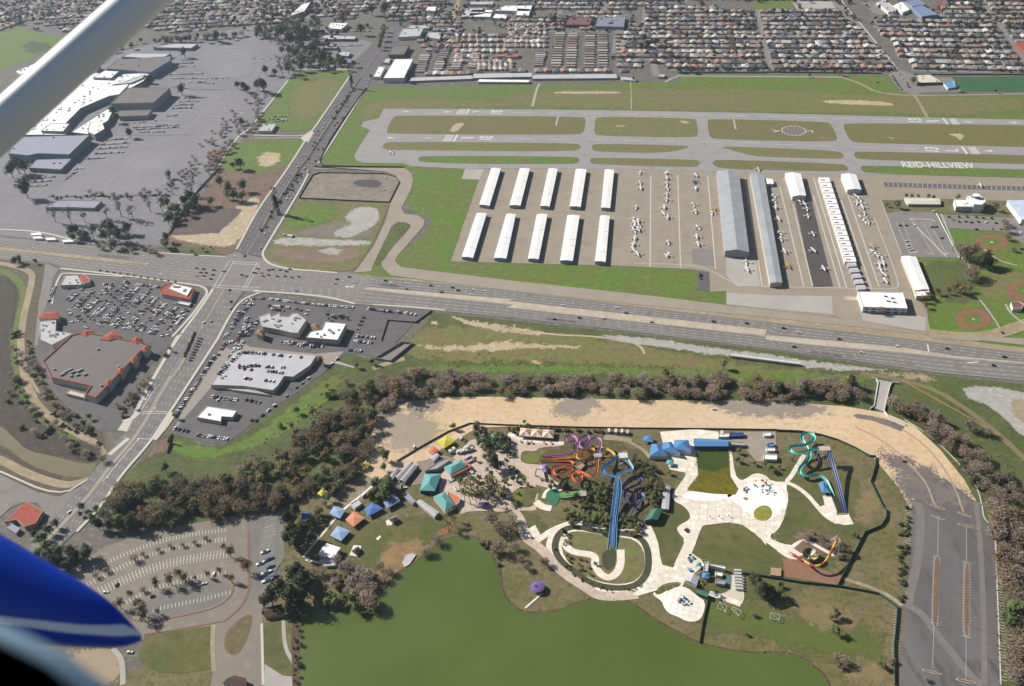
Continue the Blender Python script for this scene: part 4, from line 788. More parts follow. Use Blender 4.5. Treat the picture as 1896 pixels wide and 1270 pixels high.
# ---- top centre buildings
for s, h, wm, rm, lb, u in (('T2 260,115 350,30 415,12 370,80', 8, wwhite, rwhite, 'white slanted warehouse roof near the top of the photo', 3), ('T2 535,205 560,165 690,168 645,212', 7, wwhite, rwhite, 'white roofed store behind the far car park trees', 4),
   ('T2 500,265 520,255 745,262 740,285 525,285', 5, mat('red_wall', '#a87474', var=.05), rlight, 'long low store with reddish wall by the far car park', 0), ('T2 600,400 640,375 710,380 690,410', 5, wgrey, rlight, 'small grey shop beside the far end of the road', 1),
   ('T2 505,350 540,315 600,320 610,350', 5, wgrey, rgrey, 'small grey house-like shop with dark trees around it', 0), ('T2 945,570 1030,430 1165,430 1098,568', 9, wwhite, rwhite, 'huge bright white warehouse beside the airfield corner', 0),
   ('T2 872,560 912,485 960,485 920,560', 6, wwhite, rwhite, 'narrow white building left of the huge warehouse', 2), ('T2 985,398 1020,333 1137,330 1095,398', 8, mat('olive_wall', '#8a8474', var=.05), rbrown, 'tan square building behind the huge white warehouse', 1),
   ('T2 1055,270 1090,210 1240,205 1210,262', 7, wwhite, rlight, 'pale flat building third back from the airfield corner', 3), ('T2 1125,205 1140,185 1285,183 1280,203', 6, wwhite, rlight, 'thin white roof behind the pale flat building', 0), ('T2 1260,270 1275,235 1370,235 1360,285', 5, wcream, rlight, 'cream roof beside dark trees behind the warehouses', 0),
   ('T2 940,455 965,425 1000,425 990,460', 4, wgrey, rlight, 'tiny grey shed between the tan and white warehouses', 0), ('T2 1255,75 1270,48 1335,48 1325,80', 6, wwhite, rwhite, 'small white hall near the school', 1), ('T2 1510,125 1550,60 1700,55 1680,100', 5, wgrey, rlight, 'grey school roof at the left end of the campus', 2),
   ('T2 1570,120 1580,95 1740,95 1730,122', 5, wwhite, rwhite, 'long white school roof in the near row of the campus', 0), ('T2 1580,85 1600,70 1745,72 1740,88', 5, wwhite, rwhite, 'long white school roof in the second row of the campus', 0), ('T2 1560,30 1590,12 1750,10 1745,30', 5, wwhite, rlight, 'white school roof at the top edge', 1),
   ('T2 1745,130 1760,100 1850,105 1845,135', 5, wwhite, rwhite, 'square white school block beside the street', 1), ('T3 -100,75 -20,40 180,38 165,80', 6, wwhite, rwhite, 'wide white school hall with bluish front', 4), ('T3 60,110 70,60 165,65 155,112', 6, wwhite, rwhite, 'white school wing with dark courtyard', 1),
   ('T4 820,15 870,-10 960,60 960,82 905,88', 6, wwhite, rlight, 'white roofed block near the running track', 3), ('T4 930,40 1000,10 1060,70 1010,90', 6, wwhite, rwhite, 'stepped white roof near the running track', 2), ('T4 1080,50 1150,35 1270,105 1150,118', 8, mat('blue_grey_wall', '#8494b4', var=.05), mat('steel_blue_roof', '#8a9cc0', '#7c8eb4', s=8, var=.05), 'steel blue gymnasium roof beside the running track', 0), ('T4 1010,10 1110,-10 1180,30 1080,45', 7, wgrey, mat('steel_blue_roof', ''), 'smaller steel blue roof behind the gymnasium', 0),
   ('T4 1110,545 1210,542 1300,600 1120,605', 5, mat('dark_brown_wall', '#7c6850', var=.05), mat('cream_roof', ''), 'cream roofed clubhouse beside the green turf', 3), ('T4 1300,600 1380,590 1400,635 1340,645', 3.5, wwhite, mat('sky_blue_roof', '#5ca8e0', var=.03), 'bright blue low canopy beside the clubhouse', 0),
   ('T3 840,580 830,560 930,570 940,590', 3, wwhite, rlight, 'small white kennel roof at the airfield edge', 0), ('T3 1100,560 1110,540 1150,540 1145,560', 4, wcream, rlight, 'small cream hut at the airfield edge', 0), ('T4 1826,310 1896,300 1990,360 1920,385', 8, mat('red_brown_wall', '#a06050', var=.05), tile, 'large red hall at the right edge of the suburb', 0),
   ('T3 420,180 450,125 620,130 600,180', 6, mat('maroon_wall', '#7e5258', var=.05), mat('maroon_roof', '#8a5a60', var=.05), 'dark maroon roofed hall near the top', 0), ('T3 640,190 660,125 860,120 850,195', 6, wgrey, mat('blue_grey_roof', '#8f93a4', var=.05), 'wide blue grey flat roof near the top', 0),
   ('T2 1745,415 1760,400 1896,385 1896,400', 5, wcream, mat('orange_red_tile', '#d06848', var=.06), 'bright orange roofed clubhouse in the mobile home park', 0), ('T3 -10,415 -5,392 85,390 75,410', 5, wcream, mat('orange_red_tile', ''), 'orange roof beside the small green lawn in the mobile home park', 0)):
    bld('commercial_building', lb, s, h, wm, rm, units=u)
for k, s in enumerate(('T2 1135,592 1150,570 1590,552 1600,575', 'T2 1600,570 1610,540 T3 175,533 182,560', 'T3 180,575 192,548 790,542 802,570', 'T2 1640,598 1650,580 T3 160,586 155,600')):
    bld('storage_shed', 'long thin grey self-storage row along the far airfield fence, %s from the left' % ordn[k], s, 3.5, wgrey, rlight if k != 3 else rwhite, 'gable', 'shed', 'long storage rows', rise=.8, over=.2)
# ---- strip mall left
bld('big_box_store', 'huge brown flat-roofed store with red tiled parapets', 'P 79,668 132,620 155,614 262,634 268,641 177,736 157,730 168,714 94,698', 9, wcream, rbrown, cat='store', rim=tile, par=1, wins=0)
st = bpy.data.objects['big_box_store']
for x, y, a, l in ((455, 290, .3, 5), (500, 262, .3, 9), (530, 275, .3, 8), (580, 262, .3, 7), (520, 300, .3, 3), (568, 292, .3, 4), (622, 290, .3, 4), (395, 252, 0, 2), (715, 105, 0, 2.5), (870, 230, 0, 2.5), (740, 370, 0, 2)):
    b = MB(); q = g(S('T9 %d,%d' % (x, y))[0], 8.6); b.box((q.x, q.y, 8.05), (l, 2.2, 1.7), R(45)); b.obj('roof_unit', hvac, st)
for s, lb, h in (('T9 730,30 760,0 830,-35 890,10 800,40', 'large red tiled entrance gable on the big brown-roofed store', 12), ('T9 950,50 1000,10 1040,30 1000,70', 'red tiled corner gable nearest the cross street', 11), ('T5 575,1225 640,1185 690,1200 630,1240', 'small red tiled gable on the back edge of the big store', 11)):
    bld('entrance_gable', lb, [g(p, h-3) for p in S(s)][:4] if len(S(s)) == 4 else [g(p, h-3) for p in (S(s)[0], S(s)[2], S(s)[3], S(s)[4])], h-3, wcream, tile, 'hip', 'entrance', rise=2.5)
for s, lb, h in (('T9 620,420 680,375 690,385 640,430', 'tile', 8),): pass
bld('loading_dock', 'cream canopy over the loading bay behind the big store', 'T9 480,425 510,402 620,432 612,458', 4.5, wcream, wcream, cat='dock')
for k, (x, y) in enumerate(((975, 175), (1060, 95), (880, 255), (790, 345))):
    bld('parapet_tower', 'red tiled tower on the big store street wall, %s from the loading bay' % ordn[3-k], 'T9 %d,%d %d,%d %d,%d %d,%d' % (x-28, y+15, x+5, y-25, x+32, y-12, x+2, y+28), 9.8, wcream, tile, 'hip', 'tower', 'red tiled towers on the store wall', rise=1.5)
bld('shop', 'white flat shop row with roof vents left of the big store', 'T5 285,1125 410,1110 405,1195 530,1212 440,1264 P 96,638 74,628', 6.5, wcream, rlight, cat='shop', units=14)
bld('shop', 'red tiled shop front on the white shop row', 'T5 285,1105 300,1060 425,1055 430,1105', 7.5, wcream, tile, 'hip', 'shop', rise=2)
bld('shop', 'pale flat shop with long porch at the side street corner', 'T5 440,860 475,790 560,785 600,855', 5, wcream, rlight, cat='shop', units=3)
bld('shop', 'small shop with red hipped roof at the side street corner', 'T5 560,790 590,775 640,795 660,835 610,850', 5.5, wcream, tile, cat='shop')
bld('restaurant', 'restaurant with red tiled rim and white vented roof at the crossing', 'T5 1165,890 1215,850 1420,875 1390,965 1180,925', 5.5, wcream, tile, cat='restaurant', rim=tile, units=0)
bld('restaurant_roof_deck', 'white equipment deck on top of the red rimmed restaurant', 'T5 1232,882 1268,848 1405,880 1368,938', 6.4, wwhite, rwhite, cat='roof deck', units=7)
bld('shop', 'low shop with red tiled canopy beside the restaurant driveway', 'T5 1290,990 1310,975 1400,990 1380,1010', 3.2, wcream, wwhite, cat='shop')
# ---- dealership
bld('car_showroom', 'white angular showroom with sloping parapets facing the expressway', 'G 285,405 248,290 370,245 385,290 490,240 490,285 590,290 640,250 690,250 800,330 700,482 620,475 480,440', 8, wcream, rlight, cat='showroom', units=16, wins=14)
bld('car_showroom', 'white rectangular service building with deep shaded wall', 'G 800,532 852,465 985,440 1022,350 1270,372 1170,562', 8, wcream, rwhite, cat='showroom', units=9, wins=12)
bld('pavilion', 'small brown hipped roof between the two showrooms', 'G 855,400 890,370 960,385 930,440', 6, wtan, mat('brown_tile', '#9a7466', var=.1), 'pyramid', 'pavilion', rise=2); bld('pavilion', 'brown tiled tower with pyramid roof at the corner of the angular showroom', 'G 215,490 245,440 310,450 290,515', 8, wtan, mat('brown_tile', ''), 'pyramid', 'tower', rise=2.5)
bld('parking_deck', 'wide white parking deck with cars on its roof', 'P 390,712 432,652 441,648 586,657 574,676 553,690 543,697 526,696 514,714 505,722 450,714', 6, wcream, mat('deck_roof', '#d2d0d6', '#c8c6ce', s=12, var=.04), cat='parking deck', par=.35)
bld('parking_ramp', 'long sloping white ramp along the near side of the parking deck', 'T9 1545,358 1730,345 1896,395 T10 0,400 130,440 -10,420 T9 1700,400', 3, wcream, concl, cat='ramp', par=.3)
bld('wash_building', 'small white flat building with glass corner in the dealership back lot', 'T9 1435,600 1512,520 1732,553 1700,600 1620,595 1615,632', 5, wcream, rwhite, cat='building', units=1)
bld('red_roof_house', 'large red tiled house with courtyard at the bottom left street corner', 'P 8,965 48,928 80,945 66,968 45,975 30,962', 5, wtan, tile, cat='house', par=.1)
bld('red_roof_house', 'grey shed roof beside the red tiled house', 'T13 40,170 75,140 140,180 110,215', 3.5, wgrey, mat('grey_blue_roof', ''), cat='shed')
bld('pump_station', 'walled pump station with grey tanks at the creek bend', 'T10 880,165 1080,45 1165,50 1000,185', 3, wgrey, asph, cat='enclosure', par=2.6)
bld('gate_house', 'dark brown roofed gate house beside the lakeside trees', 'T14 50,765 70,735 190,705 205,770 75,790', 4, wtan, mat('dark_brown_tile', '#5e4840', var=.15), 'gable', 'house', rise=1.5)
bld('kiosk', 'small dark ridged roof at the bottom edge of the car park', 'T13 1545,1250 1620,1200 1700,1220 1700,1290', 4, wgrey, mat('dark_brown_tile', ''), 'gable', 'kiosk')
bld('pump_house', 'small red and white house at the right edge beside the park path', 'T8 1800,985 1860,978 1896,1000 1880,1030 1815,1030', 5, wwhite, mat('maroon_roof', ''), cat='house')
# ---- water park buildings
def canopy(name, label, s, h, rm, roof='pyramid', rise=1.8, cat='canopy', group=None, wm=None):
    """open shade roof on posts"""
    P3 = GP(s, h); p = ccw([(q.x, q.y) for q in P3]); c = Vector((sum(q[0] for q in p)/len(p), sum(q[1] for q in p)/len(p), 0)); e = empty(name, c, label, cat, group)
    for q in inset(p, .4): b = MB(); b.tube([(q[0], q[1], 0), (q[0], q[1], h)], .14, 5); b.obj('post', metal, e)
    b = MB(); X = (c.x, c.y, h+rise); n = len(p)
    for i in range(n):
        b.face([(*p[i], h), (*p[(i+1) % n], h), X]); b.face([(*p[i], h-.35), (*p[(i+1) % n], h-.35), (*p[(i+1) % n], h), (*p[i], h)])
    b.obj('canopy', rm, e); return e
for nm, lb, s, h, wm, rm, rf, rs in (
  ('snack_bar', 'teal hipped roof building with blue front wall between service sheds', 'A 618,1165 690,930 915,932 828,1172', 5, mat('blue_wall', '#39558c', var=.05), rteal, 'hip', 3),
  ('gift_shop', 'teal hipped roof building with orange awning beside the picnic lawn', 'A 970,832 1208,722 1295,800 1060,942', 5, wcream, rteal, 'hip', 2.6),
  ('ticket_building', 'teal hipped roof building with orange side roof by the lawn', 'E 1535,252 1665,195 1775,345 1672,412', 5, wcream, rteal, 'hip', 2.6),
  ('restroom_block', 'long pair of grey sheds beside the fenced service road', 'A 262,965 475,742 515,770 310,1010', 4, wgrey, rgrey, 'gable', .8),
  ('storage_shed', 'grey shed beside and parallel to the long pair of sheds', 'A 325,1012 510,790 565,820 385,1045', 4, wgrey, rgrey, 'gable', .8),
  ('storage_shed', 'long grey storage shed behind the teal roofed gift shop', 'A 690,880 870,750 1010,690 1050,720 860,850', 4, wgrey, rgrey, 'flat', 0),
  ('kiosk', 'small orange roofed kiosk below the yellow tent', 'A 738,592 800,530 885,572 812,645', 3.5, wcream, rorange, 'pyramid', 1),
  ('kiosk', 'small pale roofed kiosk below the orange kiosk', 'A 755,690 855,632 892,655 815,738', 3.5, wgrey, rlight, 'gable', .6),
  ('bath_house', 'left of three joined blue hipped roofs beside the wave pool', 'T11 1040,884 1055,800 1110,798 1168,882', 5, wwhite, rblue, 'hip', 2.8),
  ('bath_house', 'middle of three joined blue hipped roofs beside the wave pool', 'T11 1128,842 1140,788 1195,785 1262,868', 5.4, wwhite, rblue, 'hip', 2.8),
  ('bath_house', 'right of three joined blue hipped roofs beside the wave pool', 'T11 1215,830 1222,772 1318,770 1342,848', 5.8, wwhite, rblue, 'hip', 2.8),
  ('wave_machine_house', 'long blue building across the deep end of the wave pool', 'T11 1362,757 1605,770 1612,812 1368,812', 5, mat('blue_wall', ''), rblue, 'gable', 1.2),
  ('pump_room', 'dark grey low block right of the wave pool head', 'T11 1610,775 1730,785 1735,808 1615,800', 3.5, wgrey, rgrey, 'flat', 0),
  ('long_pergola', 'long narrow grey roof beside the shaded slide hill', 'C 1030,622 1110,622 1086,965 990,962', 3.5, wgrey, rlight, 'gable', .4),
  ('slide_hut', 'dark green ridged roof at the foot of the slide hill', 'C 748,1130 838,985 1000,965 925,1120', 5, mat('dark_green_wall', '#3a5c50', var=.05), rgreen, 'gable', 1.8),
  ('slide_hut', 'small dark green roof beside the round splash pad', 'F 312,602 345,568 480,610 468,668', 4, mat('dark_green_wall', ''), rgreen, 'gable', 1),
  ('cafe_building', 'white and blue open building with long flat roof right of the splash pad', 'F 500,205 515,188 735,225 735,262', 4.5, wwhite, rwhite, 'flat', 0),
  ('cafe_building', 'pale narrow block left of the white cafe roof', 'F 425,158 495,150 480,298 412,290', 4, wcream, rlight, 'flat', 0),
  ('party_tent', 'silvery ridged tent roof beside the round splash pad', 'F 140,420 195,325 345,380 310,500', 4, wwhite, rlight, 'gable', 1.4),
  ('office_trailer', 'blue container office at the fence of the service yard', 'D 135,130 300,130 300,172 140,175', 3.2, mat('blue_wall', ''), mat('navy_roof', '#3c4f8c', var=.05), 'flat', 0),
  ('office_trailer', 'white container at the left end of the service yard', 'D 5,140 125,145 125,180 5,180', 3.2, wwhite, rwhite, 'flat', 0),
  ('workshop', 'cream roofed workshop in the lower corner of the service yard', 'D 530,385 690,392 690,450 535,445', 3.5, wcream, rwhite, 'flat', 0),
  ('workshop', 'white container beside the yard fence', 'D 560,308 668,310 668,345 572,345', 3, wwhite, rwhite, 'flat', 0),
  ('workshop', 'blue tarp covered store beside the yard fence', 'D 575,262 650,248 660,295 590,298', 3, mat('blue_wall', ''), rblue, 'flat', 0),
  ('workshop', 'white roofed store at the top corner of the service yard', 'D 535,130 615,130 620,168 540,170', 3, wwhite, rwhite, 'flat', 0),
  ('pavilion', 'blue roofed picnic pavilion among dark conifers', 'E -10,445 100,430 105,555 5,565', 4, wgrey, mat('strong_blue_roof', '#4a78c0', var=.05), 'pyramid', 2),
  ('restaurant_building', 'white long roofed building curving along the lawn edge', 'E 1338,312 1385,288 1592,430 1545,480', 4, wcream, rlight, 'gable', .8),
  ('entrance_building', 'white and grey gabled entrance hall at the near end of the shade row', 'E 190,925 285,800 440,850 368,968', 4.5, wwhite, rwhite, 'gable', 1.5),
  ('snack_bar', 'orange side roof attached to the teal ticket building', 'E 1690,185 1840,250 1838,310 1752,385', 4, wcream, rorange, 'flat', 0)):
    bld(nm, lb, s, h, wm, rm, rf, 'building', rise=rs, units=0)
b = MB(); e = empty('awning', g(S('A 1220,900')[0]), 'orange rounded awning along two sides of the teal gift shop', 'awning'); p = GP('A 1070,970 1360,830 1285,760', 3.5); b.tube(p, 1.2, 8); b.obj('canopy', rorange, e); b = MB(); [b.tube([(q.x, q.y, 0), (q.x, q.y, 3)], .12, 5) for q in p]; b.obj('post', metal, e)
canopy('shade_tent', 'bright yellow square shade tent beside the dirt lot fence', 'A 860,455 1010,355 1122,455 960,558', 4, ryellow)
for s, rm, lb in (('E 932,290 1080,200 1145,300 992,392', mat('grey_blue_canvas', '#8e9bb8', var=.06), 'grey and blue shade canopy at the top of the lawn row'), ('E 722,392 832,310 942,388 765,482', mat('mid_blue_canvas', '#5d85c8', var=.06), 'mid blue shade canopy between the grey and orange ones'), ('E 500,520 600,418 730,500 600,602', mat('faded_orange_canvas', '#e89a78', var=.06), 'faded orange shade canopy in the lawn row'),
                 ('E 322,702 412,590 560,650 452,770', rpale, 'pale blue shade canopy with white stripes beside the orange one'), ('E 310,450 370,358 505,402 440,505', rpale, 'pale blue shade canopy behind the orange one'), ('E 170,212 240,150 302,190 222,245', ryellow, 'small yellow shade canopy near the creek trees'), ('E 290,110 340,70 390,100 340,145', ryellow, 'smaller yellow shade canopy farther up the creek side'), ('E 360,50 400,15 455,40 410,75', rpale, 'small pale blue shade canopy at the top of the creek side row'), ('T10 780,945 820,925 850,945 830,975', ryellow, 'tiny yellow shade canopy beyond the lawn row'),
                 ('T11 985,775 1005,735 1060,745 1065,785', rblue, 'blue pyramid shade umbrella behind the blue bath house'), ('F 395,400 395,310 510,320 500,405', rblue, 'bright blue square shade tent beside the party tent'), ('F 345,350 350,300 385,310 385,355', rpurple, 'small purple shade canopy next to the blue tent'), ('F 300,215 320,155 385,175 380,225', mat('turquoise_canvas', '#62c4cc', var=.05), 'turquoise shade sail at the cafe entrance'), ('A 1250,710 1370,655 1385,690 1290,740', rpurple, 'purple shade roof behind the gift shop'), ('B 575,720 580,635 650,640 655,725', mat('lilac_canvas', '#9a86cc', var=.05), 'lilac barrel roof beside the orange slides'),
                 ('T10 1640,1240 1650,1222 1720,1225 1710,1264', rpurple, 'purple and teal kiosk roof in the palm plaza'), ('D 1175,730 1235,700 1320,840 1225,840', rblue, 'blue shade roof over the end of the teal slide'), ('T11 1160,945 1165,915 1215,920 1212,950', mat('turquoise_canvas', ''), 'turquoise shade square beside the blue bath house'), ('A 1505,385 1520,340 1590,340 1590,390', rteal, 'left teal umbrella behind the picnic area'), ('A 1655,395 1665,340 1720,350 1715,400', rteal, 'right teal umbrella behind the picnic area'), ('A 1525,480 1535,420 1640,425 1635,490', rteal, 'larger teal tent behind the round tree'), ('A 1690,500 1700,450 1770,460 1765,510', rpale, 'pale tent right of the teal tent'), ('A 1560,880 1570,825 1620,830 1615,890', rpurple, 'small purple umbrella below the large round tree')):
    canopy('shade_canopy', lb, s, 3.6, rm, rise=1.5)
e = empty('party_pavilion', g(S('B 500,180')[0]), 'white tent with three peaks and orange stripes along the park fence', 'tent')
p = GP('B 262,95 766,130 750,245 248,212', 4)
cols3 = [mat('cream_canvas', '#f0e8dc', var=.04), mat('apricot_canvas', '#e0a888', var=.04)]
for k in range(3):
    a0, a1 = p[0].lerp(p[1], k/3), p[0].lerp(p[1], (k+1)/3); b0, b1 = p[3].lerp(p[2], k/3), p[3].lerp(p[2], (k+1)/3); c_ = (a0+a1+b0+b1)/4+Vector((0, 0, 3)); b = MB(); per = [a0, a0.lerp(a1, .5), a1, a1.lerp(b1, .5), b1, b0.lerp(b1, .5), b0, b0.lerp(a0, .5)]
    for i in range(8): b.face([per[i], per[(i+1) % 8], c_], i % 2)
    b.obj('canopy', cols3, e)
b = MB(); b.prism([(q.x, q.y) for q in p], 3, 3.9, 0, top=False); b.obj('valance', rorange, e)
# round purple mushroom shelter
q = g(S('T15 207,582')[0], 4); e = empty('round_shelter', (q.x, q.y, 0), 'purple domed round shelter on the grass point', 'shelter'); b = MB(); b.cone((q.x, q.y, 3.6), 5.9, 5.6, .5, 20, 0); b.cone((q.x, q.y, 4.1), 5.6, 2.5, 1.1, 20, 0); b.cone((q.x, q.y, 5.2), 2.5, .3, .5, 20, 0); b.obj('roof', rpurple, e, True)
for a in range(6): b = MB(); b.tube([(q.x+4.6*math.cos(a), q.y+4.6*math.sin(a), 0), (q.x+4.6*math.cos(a), q.y+4.6*math.sin(a), 3.6)], .2, 5); b.obj('post', wwhite, e)
b = MB(); b.cone((q.x-1.2, q.y-.6, 5.3), 1.4, 1.2, .45, 9); b.obj('roof_spot', mat('brown_thatch', '#5c4a3a', var=.2), e)
ribbon('path', 'T15 235,635 120,735', 1.6, conc, 14, smooth=0)
for k, (s, lb) in enumerate((('E 1010,515 1090,478 1135,520 1060,560', 'dark roofed picnic shelter on the upper lawn'), ('E 575,885 650,828 685,870 620,920', 'dark roofed picnic shelter on the lower lawn'))):
    canopy('picnic_shelter', lb, s, 3, mat('dark_shingle', '#3c4048', var=.1), cat='shelter', rise=1.2)
flat('concrete_pad', 'E 972,540 1080,480 1110,490 1040,590 990,592', conc, 14); flat('concrete_pad', 'E 548,940 600,820 690,830 680,870 640,955', conc, 14); flat('concrete_pad', 'E 862,745 905,705 925,730 880,765', conc, 14)
bld('boat_dock', 'rounded white floating dock at the lake shore', 'E 1170,1010 1215,930 1290,912 1328,930 1250,1040 1200,1070', 1.2, wwhite, rlight, cat='dock', par=.1)
# small sheds, tables and posts on the far bank and decks
for k in range(7):
    x = 862+k*4; y = 262+k*44; bld('sun_awning', 'slatted white shade strip beside the sun deck, %s from the top' % ordn[k], 'F %d,%d %d,%d %d,%d %d,%d' % (x, y, x+108, y+8, x+106, y+30, x-2, y+22), 2.8, wwhite, rlight, cat='shade', group='white shade strips beside the sun deck', par=.05)
# ================================================================== SLIDES
def slide(name, label, lanes, posts=5, cat='water slide', prad=.16):
    first = GP(lanes[0][0]); e = empty(name, Vector((first[0].x, first[0].y, 0)), label, cat)
    for s, rad, m_ in lanes:
        p = chaikin(GP(s), 3, False); b = MB(); rad *= 1.3; b.tube(p, rad, 7, half=True)
        L, Rr = ribbon_poly(p, rad*2+.14)
        for ln in (L, Rr): b.tube(ln, .13, 4)
        b.obj('flume', m_, e)
        if posts:
            for k in range(posts, len(p)-2, posts):
                q = p[k]
                if q.z > 2: c = MB(); c.tube([(q.x, q.y, 0), (q.x, q.y, q.z-rad)], prad, 5); c.obj('support_post', metal, e)
    return e
sv = mat('violet_fibreglass', '#c888c6', rough=.25, var=.03); sy_ = mat('yellow_fibreglass', '#f0bc50', rough=.25, var=.03); so_ = mat('orange_fibreglass', '#f07a40', rough=.25, var=.03); sb = mat('sky_blue_fibreglass', '#9fd0ee', rough=.25, var=.03); sb2 = mat('mid_blue_fibreglass', '#62a0e0', rough=.25, var=.03)
sp_ = mat('dark_purple_fibreglass', '#56488c', rough=.25, var=.03); slil = mat('lilac_fibreglass', '#9a90cc', rough=.25, var=.03); sg = mat('pale_green_fibreglass', '#9ad08a', rough=.25, var=.03); stl = mat('teal_fibreglass', '#70ccc0', rough=.25, var=.03); snb = mat('royal_blue_fibreglass', '#2f55a0', rough=.25, var=.03); sr = mat('red_fibreglass', '#c8502c', rough=.25, var=.03)
slide('winding_slide', 'violet looping water slide at the top of the slide hill', [('B 1395,480,13 1430,400,13 1445,270,13 1390,225,12.5 1310,250,12 1265,330,12 1190,395,11.5 1120,370,11 1110,280,11 1180,215,10.5 1260,205,10 1265,280,9.5 1150,320,9 1090,280,9 1050,205,8.5 970,195,8 912,235,8 930,295,7 1020,300,6.5 1085,260,6 1100,380,5 1050,465,3.5 900,500,2.2 750,508,1.5 575,520,1', .8, sv)])
slide('winding_slide', 'yellow looping water slide between the violet and orange ones', [('B 1410,490,13 1600,520,12 1655,475,11.5 1500,380,10.5 1390,365,9.5 1290,370,9 1180,410,8.5 1090,440,8 1065,505,7.5 1120,555,7 1225,540,6.5 1350,450,6 1330,385,5.5 1230,400,5.2 1150,490,4.5 1000,522,3 860,535,2 740,550,1.4 575,552,1', .8, sy_)])
slide('winding_slide', 'orange looping water slide nearest the green pool', [('B 1395,520,13 1390,700,11 1350,785,10 1280,815,9.5 1170,735,9 1050,708,8.5 995,775,8 1040,865,7.5 1125,885,7 1175,810,6.5 1110,740,6 1000,690,5.5 900,745,5 800,785,4.5 728,745,4.2 740,665,4 830,640,3.8 960,660,3.5 1045,620,3 1000,572,2.5 880,575,2 700,582,1.3 560,588,1', .8, so_)])
slide('speed_slide', 'long sky blue twin slide running down into the lazy river island', [('C 370,190,16 150,340,15 115,405,14.5 165,445,14 250,470,13.5 335,500,13 380,560,12 385,700,9.5 350,900,6.5 315,1100,3.5 T15 742,325,1', .95, sb2), ('C 450,180,16 545,330,15 565,375,14.5 510,402,14 400,422,13.5 345,470,13 330,560,12 312,700,9.5 285,900,6.5 262,1100,3.5 T15 702,325,1', .95, sb),
   ('C 350,500,13 350,700,9.5 330,900,6.5 298,1100,3.5 T15 729,325,1', .6, sb), ('C 345,500,13 330,700,9.5 308,900,6.5 280,1100,3.5 T15 716,325,1', .6, sb2)], 7)
slide('winding_slide', 'dark purple and lilac winding slide under the shade trees', [('C 455,595,10 530,505,10 640,478,9.5 705,530,9 650,605,8.5 540,645,8 465,690,7.5 440,775,7 500,872,6.5 585,880,6 605,800,5.8 590,720,5.4', .8, sp_), ('C 690,725,5.4 745,780,5 640,900,4 545,1020,3 600,1090,2.5 695,1175,2 712,1264,1.5 T15 938,180,1 942,240,.8', .7, slil)])
slide('racing_slide', 'pale green three-lane slide into the teal pool', [('B 1160,1025,6 1040,1030,4.5 940,1050,2.5 810,1055,.9', .6, sg), ('B 1165,1050,6 1040,1055,4.5 940,1075,2.5 810,1078,.9', .6, sg), ('B 1165,1075,6 1040,1082,4.5 940,1105,2.5 815,1105,.9', .6, sg)], 8)
slide('winding_slide', 'teal winding slide with four bends beside the dark blue speed slides', [('D 1205,310,16 1060,345,14.8 920,380,14.2 835,340,13.6 850,290,13 930,285,12.5 1040,272,12 1130,215,11.5 1125,155,11 1060,125,10.5 985,150,10 980,205,9.5 1035,285,9 1085,380,8 1060,460,7 965,530,6 945,605,5.5 1040,645,5 1180,618,4 1265,680,3 1315,790,2 1350,880,1.2', 1.15, stl)])
slide('speed_slide', 'pair of long straight royal blue speed slides', [('D 1283,335,16 1345,540,10 1445,900,3 1488,1092,.6', .6, snb), ('D 1312,335,16 1372,540,10 1465,900,3 1505,1085,.6', .6, snb)], 6)
def tower(name, label, pt, h, wx, wy, rz=0, steps=True, deck=None):
    q = g(S(pt)[0], h); e = empty(name, (q.x, q.y, 0), label, 'tower'); c_, s_ = math.cos(rz), math.sin(rz)
    for ix in (-1, 0, 1):
        for iy in (-1, 1):
            x, y = ix*wx/2, iy*wy/2; b = MB(); b.tube([(q.x+x*c_-y*s_, q.y+x*s_+y*c_, 0), (q.x+x*c_-y*s_, q.y+x*s_+y*c_, h)], .16, 5); b.obj('post', metal, e)
    b = MB(); b.box((q.x, q.y, h-.2), (wx+1, wy+1, .25), rz, bottom=True); b.obj('platform', deck or concl, e)
    if steps:
        b = MB(); n = 10; d0 = Vector((c_, s_, 0)); sd_ = Vector((-s_, c_, 0))
        for f in range(3):
            for k in range(n):
                t = (f*n+k)/(3*n); u = (k/n if f % 2 == 0 else 1-k/n)-.5; p0 = q+d0*(u*wx*1.2)+sd_*(wy*.5+1.3+f*.9); b.box((p0.x, p0.y, t*h), (.9, 1, .12), rz)
        b.obj('stair', metal, e)
    b = MB()
    for A, B in (((-1, -1), (1, -1)), ((1, -1), (1, 1)), ((1, 1), (-1, 1)), ((-1, 1), (-1, -1))):
        pa, pb = [Vector((q.x+(u*(wx+1)/2)*c_-(v*(wy+1)/2)*s_, q.y+(u*(wx+1)/2)*s_+(v*(wy+1)/2)*c_, h+1)) for u, v in (A, B)]; b.tube([pa, pb], .07, 4)
        for zz in (h*.35, h*.7): b.tube([(pa.x, pa.y, zz-1.5), (pb.x, pb.y, zz+1.5)], .08, 4)
    b.obj('railing', metal, e); return e
tower('slide_tower', 'pale platform at the top of the violet, yellow and orange slides', 'B 1400,495', 13.2, 6, 4)
tower('slide_tower', 'white square platform at the top of the sky blue slides', 'C 425,180', 16.2, 7, 6, deck=wwhite)
tower('slide_tower', 'tall steel stair tower at the top of the teal and royal blue slides', 'D 1250,318', 16.2, 9, 5, deck=concp)
tower('slide_tower', 'low concrete platform at the top of the pale green slides', 'B 1185,1050', 6, 4, 6, steps=False)
